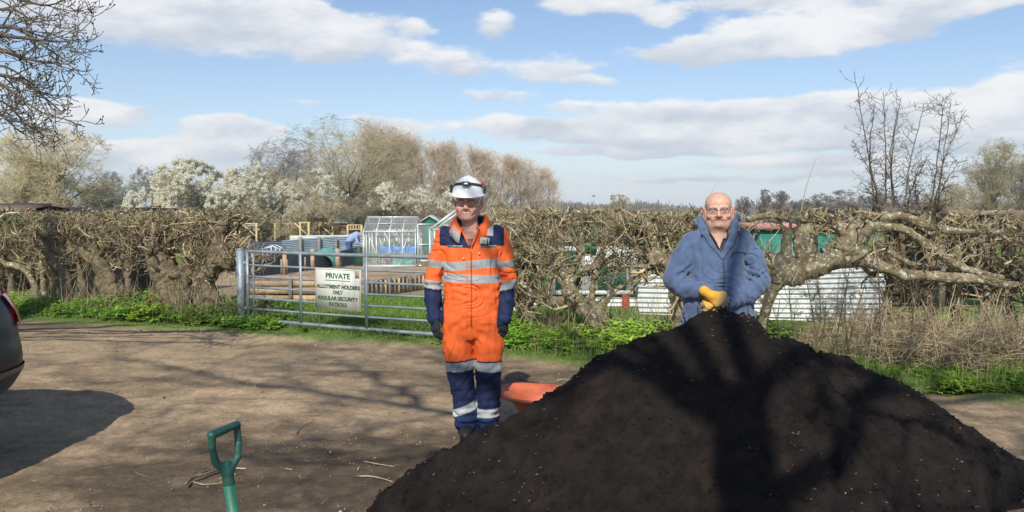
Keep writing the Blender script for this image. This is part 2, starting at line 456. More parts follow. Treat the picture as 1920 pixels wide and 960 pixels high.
# ------------------------------------------------------------------ compost heap
HS = [(600,1010),(660,985),(700,950),(760,897),(820,852),(880,817),(940,780),(1000,746),(1060,716),(1100,686),(1150,656),(1200,635),(1250,617),(1280,604),(1305,595),(1340,590),(1390,590),(1415,600),(1432,620),(1450,640),(1480,636),(1500,638),(1530,654),(1560,664),(1600,678),(1640,702),(1700,727),(1740,752),(1790,788),(1850,820),(1920,866),(2000,905),(2100,960)]
def heap_profile():
    hx, hz, hy = [], [], []
    for (a, b) in HS:
        Y = np.interp(a, [600, 1370, 2100], [4.2, 4.65, 4.9])
        q = P(a, b, Y); hx.append(q[0]); hz.append(q[2]); hy.append(Y)
    return np.array(hx), np.array(hz), np.array(hy)
hx_, hz_, hy_ = heap_profile()
def heap_h(X, Y):
    H = np.interp(X, hx_, hz_, left=-.3, right=-.3); Yr = np.interp(X, hx_, hy_)
    p = np.stack([X, Y, 0 * X], -1)
    Yw = Y + .10 * vn(p, 1.6, 52)
    d = Yw - Yr
    fr = np.where(d < 0, .60, .80)
    t = np.abs(d)
    z = H - fr * (np.sqrt(t * t + .10 ** 2) - .10)
    rough = .060 * vn(p, 2.2, 54) + .042 * fbm(p, 5, 55, 2) + .020 * fbm(p, 15, 57, 4, .6)
    ridge = np.exp(-(d / .18) ** 2)
    z = z + rough * (1 - .75 * ridge) + ridge * (.014 * fbm(p, 26, 61, 2) + .006 * fbm(p, 6, 64, 2))
    # slipped steps on the right shoulder
    return z
def build_heap():
    xs = np.arange(-1.35, 4.6, .014); ys = np.arange(2.4, 6.4, .014)
    X, Y = np.meshgrid(xs, ys, indexing='ij')
    Z = heap_h(X, Y)
    Z = np.maximum(Z, -.03)
    nx, ny = X.shape
    i = np.arange(nx - 1)[:, None]; j = np.arange(ny - 1)[None]
    F = np.stack([i * ny + j, (i + 1) * ny + j, (i + 1) * ny + j + 1, i * ny + j + 1], -1).reshape(-1, 4)
    zz = Z.ravel()[F].max(1); F = F[zz > -.02]
    used = np.unique(F); mp = np.zeros(nx * ny, int); mp[used] = np.arange(len(used))
    V = np.stack([X, Y, Z], -1).reshape(-1, 3)[used]; F = mp[F]
    m = mat('compost', (.0095, .0070, .0056), rough=.95, spec=.2, var=(9, .5), bump=(55, .9, .03), col2=(.029, .0205, .0155))
    root = empty('compost_heap', (1.3, 4.6, 0))
    tag(root, 'tall dark brown compost heap dumped on the track with the tree shadow across it', 'heap')
    off = np.array([1.3, 4.6, 0])
    mk('heaped_compost', V - off, F, m, root)
    # clods lying on the slope
    n = 12000
    x = rnd.uniform(-1.1, 4.2, n); y = rnd.uniform(2.9, 5.9, n)
    r = np.abs(rnd.normal(0, .0045, n)) + .0025
    h = heap_h(x, y); k = h > -.01; x, y, r, h = x[k], y[k], r[k], h[k]
    h = np.maximum(h, 0)
    V, F = rocks(np.stack([x, y, h + r * .3], 1), r, 3)
    o = mk('clod', V - off, F, m, root); o['kind'] = 'stuff'
    # pale flecks of straw and wood
    n = 1500
    x = rnd.uniform(-1.0, 4.1, n); y = rnd.uniform(3.0, 5.0, n); h = heap_h(x, y); k = (h > .02) & (fbm(np.stack([x, y, 0 * x], 1), 2.2, 66, 3) > rnd.uniform(-.3, .5, n)); x, y, h = x[k], y[k], h[k]
    o = mk('straw_fleck', *flecks(x - off[0], y - off[1], h + .008, (.002, .010), (.0006, .0016)), mat('straw_on_compost', (.42, .33, .22), var=(3, .5)), root); o['kind'] = 'stuff'
    tmap = 0
def rocks(c, r, seed=0):
    g = np.random.default_rng(seed)
    ico = np.array([[0, 0, 1], [.89, 0, .45], [.28, .85, .45], [-.72, .53, .45], [-.72, -.53, .45], [.28, -.85, .45], [.72, .53, -.45], [-.28, .85, -.45], [-.89, 0, -.45], [-.28, -.85, -.45], [.72, -.53, -.45], [0, 0, -1]])
    f = np.array([[0,1,2],[0,2,3],[0,3,4],[0,4,5],[0,5,1],[1,6,2],[2,7,3],[3,8,4],[4,9,5],[5,10,1],[1,10,6],[2,6,7],[3,7,8],[4,8,9],[5,9,10],[11,7,6],[11,8,7],[11,9,8],[11,10,9],[11,6,10]])
    n = len(c)
    s = g.uniform(.6, 1.3, (n, 1, 3)); j = g.uniform(.75, 1.2, (n, 12, 1))
    V = ico[None] * s * j * r[:, None, None] + c[:, None]
    return V.reshape(-1, 3), (f[None] + 12 * np.arange(n)[:, None, None]).reshape(-1, 3)
def flecks(x, y, z, ln, wd):
    n = len(x); a = rnd.uniform(0, np.pi, n); L = rnd.uniform(*ln, n); w = rnd.uniform(*wd, n)
    d = np.stack([np.cos(a), np.sin(a), rnd.normal(0, .25, n)], 1); s = np.stack([-np.sin(a), np.cos(a), 0 * a], 1)
    c = np.stack([x, y, z], 1); u = np.array([0, 0, .0015])
    V = np.stack([c - d * L[:, None] - s * w[:, None], c + d * L[:, None] - s * w[:, None] + u, c + d * L[:, None] + s * w[:, None], c - d * L[:, None] + s * w[:, None] + u,
                  c + u * 1.6], 1)
    b = 5 * np.arange(n)[:, None]
    F = np.concatenate([b + np.array([[0, 1, 4]]), b + np.array([[1, 2, 4]]), b + np.array([[2, 3, 4]]), b + np.array([[3, 0, 4]])])
    return V.reshape(-1, 3), F
build_heap()

def scatter_track():
    # stones and crumbs on the track
    n = 17000
    x = rnd.uniform(-6.5, 6, n); y = 3.9 + 6.5 * rnd.random(n) ** 1.2
    cl = fbm(np.stack([x, y, 0 * x], 1), .8, 77, 3)
    k = (y < VE(x) + .1) & (rnd.random(n) < np.clip(.45 + .5 * cl, .1, 1)); x, y = x[k], y[k]
    r = np.abs(rnd.normal(0, .0026, len(x))) + .002; r *= 1 + (rnd.random(len(x)) < .03) * 1.2
    V, F = rocks(np.stack([x, y, gz(x, y) + r * .2], 1), r, 9)
    tone = rnd.random(len(x))[:, None] ** 2
    c = np.array([.16, .12, .09]) * (1 - tone) + np.array([.50, .42, .32]) * tone
    o = mk('gravel', V, F, mat('gravel', (1, 1, 1), attr=True, rough=.9), smooth=False, col=np.repeat(c, 12, 0))
    tag(o, 'pale stones and crumbs scattered over the dirt track', 'gravel', kind='stuff')
    n = 1100
    x = rnd.uniform(-6.5, 6, n); y = rnd.uniform(4, 9.5, n); k = y < VE(x); x, y = x[k], y[k]
    V, F = flecks(x, y, gz(x, y) + .006, (.01, .045), (.0012, .003))
    tag(mk('leaf_litter', V, F, mat('dry_litter', (.33, .24, .15), var=(2, .6))), 'dry stalks and leaf litter on the dirt track', 'litter', kind='stuff')
    bark = mat('fallen_twig_bark', (.16, .11, .075), var=(8, .4))
    bl = mat('pale_dry_stalk', (.50, .39, .24), var=(8, .3))
    def twig(pts, r, name, label, m, sub=()):
        p = []
        for (a, b) in pts:
            t = 1.62 / ((b - 480) / FPX + math.tan(TILT))      # meets the ground
            ct, st = math.cos(TILT), math.sin(TILT); u = (480 - b) / FPX
            s = -CAMZ / (-st + u * ct); q = np.array([(a - 960) / FPX * s, s * (ct + u * st), 0]); q[2] = float(gz(q[0], q[1])) + r * 1.2 + .003
            p.append(q)
        mb = MB(); pp = crom(p, 24); mb.tube(pp, np.linspace(r, r * .5, 24) * (1 + .2 * rnd.normal(size=24).clip(-1, 1)), 7)
        for t, dx, dy in sub:
            q = pp[int(t * 23)]; mb.tube(np.array([q, q + [dx * .5, dy * .5, .012], q + [dx, dy, .006]]), [r * .5, r * .4, r * .25], 6)
        tag(mb.build(name, m, smooth=True), label, 'twig')
    twig([(348,914),(362,903),(385,896),(410,888),(440,884)], .012, 'fallen_branch', 'thick brown fallen branch lying just behind the green spade handle', bark, [(.3, .05, .09), (.7, .1, -.03)])
    twig([(440,882),(480,880),(520,878),(548,882)], .004, 'dry_stalk', 'thin pale stalk lying level to the right of the green spade handle', bl)
    twig([(362,908),(385,912),(425,908)], .003, 'dry_stalk', 'short thin pale stalk crossing behind the green spade shaft', bl)
    twig([(655,895),(690,892),(720,895),(745,903)], .005, 'dry_stalk', 'curved pale stalk on the ground beside the left toe of the compost heap', bl)
    twig([(683,868),(715,872),(740,875)], .004, 'dry_stalk', 'straight pale stalk on the ground just beyond the left toe of the heap', bl)
    twig([(1046,710),(1058,708),(1070,709)], .004, 'dry_stalk', 'pale straw lying on the track beyond the orange tub', bl)
    twig([(555,816),(572,800),(590,792)], .004, 'fallen_twig', 'small dark twig on the track between the spade handle and the man in orange', bark, [(.5, .06, .02)])
scatter_track()

# ------------------------------------------------------------------ grass and leafy ground cover
GREEN = mat('grass_blade', (1, 1, 1), attr=True, rough=.7, trl=.3, spec=.3)
def blades(x, y, z, h, w, lean, col):
    """curved three-point blades"""
    n = len(x); a = rnd.uniform(0, 2 * np.pi, n); d = np.stack([np.cos(a), np.sin(a), 0 * a], 1); s = np.stack([-np.sin(a), np.cos(a), 0 * a], 1)
    b = np.stack([x, y, z], 1); h = h[:, None]; w = w[:, None]; lean = lean[:, None]; up = np.array([0, 0, 1.])
    V = np.stack([b - s * w, b + s * w, b + up * h * .6 + d * h * lean * .35 + s * w * .75, b + up * h * .6 + d * h * lean * .35 - s * w * .75, b + up * h * np.sqrt(np.clip(1 - lean ** 2 * .6, .1, 1)) + d * h * lean], 1)
    i = 5 * np.arange(n)[:, None]
    return V.reshape(-1, 3), [i + np.array([[0, 1, 2, 3]]), i + np.array([[3, 2, 4]])], np.repeat(col, 5, 0)
def gcol(n, lo=(.10, .19, .03), hi=(.24, .35, .07), dry=.12):
    t = rnd.random((n, 1)); c = np.array(lo) * (1 - t) + np.array(hi) * t
    d = rnd.random(n) < dry; c[d] = np.array([.38, .31, .17]) * rnd.uniform(.7, 1.1, (d.sum(), 1)); return c
def build_grass():
    n = 52000
    x = rnd.uniform(-8, 7.5, n); y = VE(x) - .12 + rnd.random(n) ** .8 * 2.6
    g = grass_amount(x, y); k = (rnd.random(n) < g) & (y < HY(x) + .8); x, y = x[k], y[k]
    n = len(x); edge = np.clip((y - VE(x)) / .5, .35, 1)
    V, F, c = blades(x, y, gz(x, y) - .005, rnd.uniform(.03, .10, n) * edge * 1.1, rnd.uniform(.002, .0045, n), rnd.uniform(.2, .9, n), gcol(n))
    tag(mk('grass', V, F, GREEN, col=c, smooth=False), 'short green grass of the verge between the track and the hedge', 'grass', kind='stuff')
    n = 15000
    x = np.concatenate([rnd.uniform(-8, -3.2, n // 2), rnd.uniform(-.3, 6.5, n - n // 2)]); y = VE(x) + rnd.uniform(.3, 2.2, n)
    k = (y < HY(x) + .6) & (fbm(np.stack([x, y, 0 * x], 1), 1.9, 158, 2) > .05); x, y = x[k], y[k]; n = len(x)
    V, F, c = blades(x, y, gz(x, y), rnd.uniform(.10, .30, n), rnd.uniform(.002, .004, n), rnd.uniform(.1, .8, n), gcol(n, dry=.25))
    tag(mk('grass', V, F, GREEN, col=c, smooth=False), 'longer rank grass growing in tufts among the hedge-bottom weeds', 'grass', kind='stuff')
    n = 110000
    y = 10 + 9 * rnd.random(n) ** 1.3; x = rnd.uniform(-.5, .16, n) * y
    k = (y > HY(x) - .2) & ~((y > 15.8) & (x < -1.2)) ; x, y = x[k], y[k]; n = len(x)
    V, F, c = blades(x, y, G(x, y) + .03, rnd.uniform(.03, .09, n), rnd.uniform(.003, .006, n), rnd.uniform(.2, .9, n), gcol(n, (.11, .22, .03), (.24, .38, .06), .05))
    tag(mk('grass', V, F, GREEN, col=c, smooth=False), 'green grass path seen through the bars of the gate', 'grass', kind='stuff')
build_grass()
def leafy(x, y, z, size, col, nl=9, seed=0):
    """tufts of divided leaves: each leaf a stem of leaflets in pairs, arching outwards"""
    n = len(x); K = n * nl
    par = np.repeat(np.arange(n), nl)
    a = rnd.uniform(0, 2 * np.pi, K); out = np.stack([np.cos(a), np.sin(a), 0 * a], 1); sd = np.stack([-np.sin(a), np.cos(a), 0 * a], 1)
    e = rnd.uniform(.35, 1.35, K)[:, None]; L = (size[par] * rnd.uniform(.6, 1.15, K))[:, None]
    base = np.stack([x, y, z], 1)[par]; up = np.array([0, 0, 1.])
    Vs = []; cs = []
    for s_i, t in enumerate((.45, .62, .78, .92)):
        p = base + out * L * t * np.cos(e) * (1 + .2 * t) + up * L * (t * np.sin(e) - .38 * t * t * np.cos(e))
        w = L * (.20, .24, .20, .13)[s_i]
        for sg in (-1, 1):
            tip = p + sd * sg * w * 1.2 + out * w * .9 + up * rnd.normal(0, .25, (K, 1)) * w
            m1 = p + sd * sg * w * .9 - out * w * .25 + up * rnd.normal(.1, .25, (K, 1)) * w
            m2 = p + sd * sg * w * .25 + out * w * 1.1
            Vs.append(np.stack([p, m1, tip, m2], 1))
            cs.append(col[par])
    V = np.stack(Vs, 1).reshape(-1, 3)
    F = np.arange(len(V)).reshape(-1, 4)
    c = np.repeat(np.stack(cs, 1).reshape(-1, 3), 4, 0) * rnd.uniform(.8, 1.2, (len(F), 1)).repeat(4, 0)
    return V, F, c
def cover(name, label, x, y, size, lo, hi, extra=.0, nl=9):
    n = len(x); t = rnd.random((n, 1)); col = np.array(lo) * (1 - t) + np.array(hi) * t
    q = np.stack([x, y, 0 * x], 1); col = col * (1 + .38 * fbm(q, 1.6, 151, 3)[:, None]) + np.clip(vn(q, 2.3, 155), 0, 1)[:, None] * np.array([.09, .03, 0]); size = size * (1 + .45 * vn(q, 2.6, 156))
    V, F, c = leafy(x, y, gz(x, y) + extra, size, col.clip(.01, .9), nl)
    tag(mk(name, V, F, GREEN, col=c, smooth=False), label, 'ground cover', kind='stuff')
def build_cover():
    def band(x0, x1, d0, d1, n, thr=-.2, seed=91):
        x = rnd.uniform(x0, x1, n); y = VE(x) + rnd.uniform(d0, d1, n)
        k = fbm(np.stack([x, y, 0 * x], 1), 1.1, seed, 3) > thr; return x[k], y[k]
    x, y = band(-8.5, -3.3, .35, 1.7, 1500, -.35)
    x2 = rnd.uniform(-4.6, -3.1, 260); y2 = VE(x2) + rnd.uniform(.25, 1.0, 260)
    x = np.concatenate([x, x2]); y = np.concatenate([y, y2])
    cover('cow_parsley', 'leafy green weeds growing under the left hedge up to the gate post', x, y, .10 + .16 * np.clip((y - VE(x)) / .9, 0, 1) * rnd.uniform(.6, 1.1, len(x)), (.14, .31, .03), (.33, .52, .07))
    x, y = band(-.15, 2.4, .55, 2.1, 1500, -.25, 93)
    k = ~((x < .1) & (y < VE(x) + .5)); x, y = x[k], y[k]
    cover('cow_parsley', 'leafy green weeds under the pollarded hedge between the two men', x, y, .10 + .15 * np.clip((y - VE(x)) / .9, 0, 1) * rnd.uniform(.6, 1.1, len(x)), (.15, .32, .03), (.34, .52, .07))
    x, y = band(2.0, 6.5, .12, 1.1, 1300, -.3, 95)
    cover('cow_parsley', 'low green weeds in front of the dead brambles on the right', x, y, rnd.uniform(.06, .15, len(x)), (.14, .29, .03), (.32, .49, .065))
    x, y = band(-3.2, -.2, .25, 1.4, 260, -.1, 97)
    cover('clover', 'small low weeds scattered in the grass before the gate', x, y, rnd.uniform(.04, .09, len(x)), (.09, .2, .03), (.2, .33, .05))
    x, y = band(2.0, 2.9, 1.2, 2.8, 330, -.5, 99)
    cover('nettle_patch', 'taller green nettles beside the corrugated sheet right of the man in blue', x, y, rnd.uniform(.18, .32, len(x)), (.09, .2, .03), (.2, .34, .05))
build_cover()
def build_dead():
    # dead brambles and reeds heaped under the hedge on the right
    col = np.array([[.46, .35, .19], [.60, .49, .29], [.28, .20, .12], [.38, .27, .155], [.68, .57, .36]])
    Tm = Twigs()
    n = 5200
    x = rnd.uniform(2.5, 6.6, n); y = VE(x) + rnd.uniform(1.0, 2.3, n)
    fade = np.clip((x - 2.9) / .9, .16, 1)
    ln = rnd.uniform(.15, .62, n) * fade; y -= 0 * y
    d = unit(np.stack([rnd.normal(0, .8, n), rnd.normal(-.2, .6, n), np.abs(rnd.normal(.5, .5, n))], 1))
    p = np.zeros((n, 5, 3)); p[:, 0] = np.stack([x, y, rnd.uniform(0, .38, n) * fade], 1)
    for s in range(1, 5):
        d = unit(d + rnd.normal(0, .12, (n, 3)) + np.array([0, 0, -.18])); p[:, s] = p[:, s - 1] + d * (ln / 4)[:, None]
    p[:, :, 2] = np.maximum(p[:, :, 2], .02)
    r = rnd.uniform(.0018, .0045, n)[:, None] * np.linspace(1, .5, 5)
    Tm.add(p, r, 3)
    V, F = Tm.arrays(); ci = rnd.integers(0, 5, n); c = np.repeat(col[ci] * rnd.uniform(.8, 1.1, (n, 1)), 15, 0)
    dm = mat('dead_stalk', (1, 1, 1), attr=True, rough=.85)
    tag(mk('dead_brambles', V, F, dm, col=c), 'tangled pale dead stalks and brambles heaped under the hedge at the right', 'brambles', kind='stuff')
    # standing reeds
    Tm = Twigs(); n = 560
    x = np.concatenate([rnd.uniform(3.2, 6.3, n - 60), rnd.uniform(1.2, 2.6, 60)]); y = VE(x) + rnd.uniform(1.1, 2.4, n)
    ln = rnd.uniform(.30, .60, n) + .09 * np.clip(x - 3, 0, 3); ln[-60:] *= .5
    d = unit(np.stack([rnd.normal(0, .22, n), rnd.normal(0, .2, n), np.ones(n)], 1))
    p = np.zeros((n, 5, 3)); p[:, 0] = np.stack([x, y, 0 * x], 1)
    for s in range(1, 5):
        d = unit(d + rnd.normal(0, .07, (n, 3))); p[:, s] = p[:, s - 1] + d * (ln / 4)[:, None]
    Tm.add(p, rnd.uniform(.002, .005, n)[:, None] * np.linspace(1, .4, 5), 3)
    V, F = Tm.arrays(); c = np.repeat(col[rnd.integers(0, 5, n)], 15, 0)
    tag(mk('dead_stalks', V, F, dm, col=c), 'upright dry hogweed stalks standing among the brambles under the hedge', 'dry stalks', kind='stuff')
    # leaf litter and dry stems under the left hedge and between the men
    Tm = Twigs(); n = 1500
    x = np.concatenate([rnd.uniform(-8, -3.5, 1000), rnd.uniform(.3, 2.2, 500)]); y = HY(x) + rnd.uniform(-.5, .6, n); ln = rnd.uniform(.2, .7, n)
    d = unit(np.stack([rnd.normal(0, .5, n), rnd.normal(0, .4, n), np.abs(rnd.normal(1, .4, n))], 1))
    p = np.zeros((n, 5, 3)); p[:, 0] = np.stack([x, y, 0 * x + .02], 1)
    for s in range(1, 5):
        d = unit(d + rnd.normal(0, .14, (n, 3))); p[:, s] = p[:, s - 1] + d * (ln / 4)[:, None]
    Tm.add(p, rnd.uniform(.002, .005, n)[:, None] * np.linspace(1, .4, 5), 3)
    V, F = Tm.arrays(); c = np.repeat(col[rnd.integers(0, 5, n)] * .8, 15, 0)
    tag(mk('dry_stems', V, F, dm, col=c), 'thin dry stems growing up through the foot of the hedges', 'dry stems', kind='stuff')
build_dead()
# ------------------------------------------------------------------ bark, hedges
def bark_mat(name, a, b, lichen=None, scale=14):
    m = mat(name, a, rough=.9, spec=.2, var=(scale, .5), col2=b, bump=(34, 1., .045))
    if lichen:
        nt = m.node_tree; N, L = nt.nodes.new, nt.links.new
        pb = nt.nodes['Principled BSDF']; src = pb.inputs['Base Color'].links[0].from_socket
        tc = [n for n in nt.nodes if n.type == 'TEX_COORD'][0]
        nz = N('ShaderNodeTexNoise'); nz.inputs['Scale'].default_value = 22; nz.inputs['Detail'].default_value = 5; L(tc.outputs['Object'], nz.inputs['Vector'])
        mr = N('ShaderNodeMapRange'); mr.inputs['From Min'].default_value = .56; mr.inputs['From Max'].default_value = .62; L(nz.outputs[0], mr.inputs['Value'])
        mx = N('ShaderNodeMix'); mx.data_type = 'RGBA'; L(mr.outputs[0], mx.inputs[0]); L(src, mx.inputs[6]); mx.inputs[7].default_value = (*lichen, 1)
        L(mx.outputs[2], pb.inputs['Base Color'])
    return m
BARK = bark_mat('gnarled_bark', (.11, .084, .052), (.33, .265, .165))
BARKL = bark_mat('mossy_bark', (.17, .13, .075), (.42, .345, .205), (.60, .58, .45))
TWIGM = bark_mat('hedge_twig', (.24, .185, .105), (.52, .43, .265), None, 5)
TWIGD = bark_mat('dark_twig', (.11, .085, .055), (.28, .22, .14), None, 5)

TWIGC = mat('hedge_twigs', (1, 1, 1), rough=.9, spec=.15, attr=True, var=(7, .22))
HPAL = [(.54, .44, .26), (.45, .37, .20), (.35, .30, .14), (.30, .22, .13), (.18, .13, .08), (.62, .54, .36), (.10, .072, .045), (.44, .36, .21), (.14, .10, .06)]
IVY = mat('ivy_leaf', (.03, .075, .018), rough=.35, var=(3, .5), spec=.5)
def gnarl(pts, rad, n=40, k=16, seed=0, amp=.22):
    """a lumpy tapering limb"""
    p = crom(pts, n); r = np.interp(np.linspace(0, 1, n), np.linspace(0, 1, len(rad)), rad)
    V, F = tube_mesh(p, r, k, True)
    nv = n * k
    ctr = np.repeat(p, k, 0); d = V[:nv] - ctr; rr = np.repeat(r, k)[:, None]
    nz = fbm(ctr * .6 + d * 2.2, 6.5, 100 + seed, 2)[:, None] * amp * 1.3 + fbm(V[:nv] * [1.6, 1.6, .7], 17, 105 + seed, 3)[:, None] * amp * .75
    V[:nv] = ctr + d * (1 + nz.clip(-.5, .9))
    V[:nv] += (vn(V[:nv], 3.0, 108)[:, None] * .25 * rr * np.array([[1, .5, .3]]))
    return V, F, p, r

def shrub(name, label, base, limbs, hbox, dens=1., crown_m=None, trunk_m=None, group=None, seed=1, top=1.575, fill=1., cat='hedge tree', low=.5, ivy=0):
    """one pollarded hedge tree: thick gnarled trunk and limbs, then cut branches and a mass of clipped twigs"""
    global rnd
    keep = rnd; rnd = np.random.default_rng(500 + seed)
    root = empty(name, base); tag(root, label, cat, group)
    b = np.array(base); mb = MB(); par = []
    for i, (pts, rad) in enumerate(limbs):
        V, F, p, r = gnarl(pts, rad, 20 + 12 * len(pts), 20, seed * 7 + i)
        mb.add(V - b, F); par.append((p, r))
    x0, x1, y0, y1 = hbox
    T = Twigs(); TC = Twigs()
    S = np.array([crom(p, 12) for p, r in par]); SR = np.array([np.interp(np.linspace(0, 1, 12), np.linspace(0, 1, len(r)), r) for p, r in par])
    # stubs: thick cut branches
    m1 = max(1, int(round(36 * dens / len(par))))
    A, AR = spawn(S, SR, m1, 6, .35, 1., (25, 75), (.22, .55), .28, (0, 0, .22), .42, .012, .55)
    AR = np.minimum(AR, .038); A = toplimit(A, top); A[:, :, 1] = np.clip(A[:, :, 1], y0 - .1, y1 + .1)
    TC.add(A, AR, 7)
    B_, BR = spawn(A, AR, 4, 5, .25, 1., (25, 80), (.14, .42), .33, (0, 0, .12), .55, .006, .6)
    B_ = toplimit(B_, top); T.add(B_, BR, 5)
    D, DR = spawn(B_, BR, 4, 4, .2, 1., (25, 85), (.06, .24), .35, (0, 0, .08), .55, .0035, .55)
    D = toplimit(D, top); T.add(D, DR, 3)
    E, ER = spawn(D, DR, 2, 3, .3, 1., (25, 80), (.04, .12), .3, (0, 0, 0), .6, .0028, .6)
    T.add(toplimit(E, top), ER, 3)
    # dense clipped growth filling the box of the hedge
    W = (x1 - x0); n = int(150 * W * fill)
    sx = rnd.uniform(x0, x1, n); sy = rnd.uniform(y0, y1, n); sz = low + (top - low) * rnd.random(n) ** .5
    o_, r_ = np.zeros((n, 5, 3)), None
    d = unit(np.stack([rnd.normal(0, .6, n), rnd.normal(0, .5, n), rnd.normal(.45, .6, n)], 1)); ln = rnd.uniform(.14, .5, n)
    o_[:, 0] = np.stack([sx, sy, sz], 1)
    for s in range(1, 5):
        d = unit(d + rnd.normal(0, .38, (n, 3))); o_[:, s] = o_[:, s - 1] + d * (ln / 4)[:, None]
    o_ = toplimit(o_, top); r_ = rnd.uniform(.0045, .014, n)[:, None] * np.linspace(1, .55, 5)
    T.add(o_, r_, 4)
    D, DR = spawn(o_, r_, 3, 4, .1, 1., (30, 85), (.06, .2), .35, (0, 0, .05), .55, .003, .55)
    T.add(toplimit(D, top), DR, 3)
    V, F = TC.arrays(); mb.add(V - b, F)
    mb.build('trunk', trunk_m or BARK, root, smooth=True)
    V, F = T.arrays(); mk('crown', V - b, F, crown_m or TWIGC, root, col=T.colors(HPAL, rnd, .2))
    if ivy:
        q = np.stack([rnd.uniform(x0, x1, ivy), rnd.uniform(y0 - .18, y0 + .2, ivy), rnd.uniform(.55, top, ivy)], 1); q = q[fbm(q, 2.4, 270, 2) > .18]
        u = unit(rnd.normal(size=q.shape) * [1, .5, 1]); v = unit(np.cross(u, rnd.normal(size=q.shape))); s_ = rnd.uniform(.014, .03, (len(q), 1))
        mk('ivy', np.stack([q - u * s_, q + v * s_ * .8, q + u * s_, q - v * s_ * .8], 1).reshape(-1, 3) - b, np.arange(4 * len(q)).reshape(-1, 4), IVY, root, smooth=False)
    rnd = keep
    return root

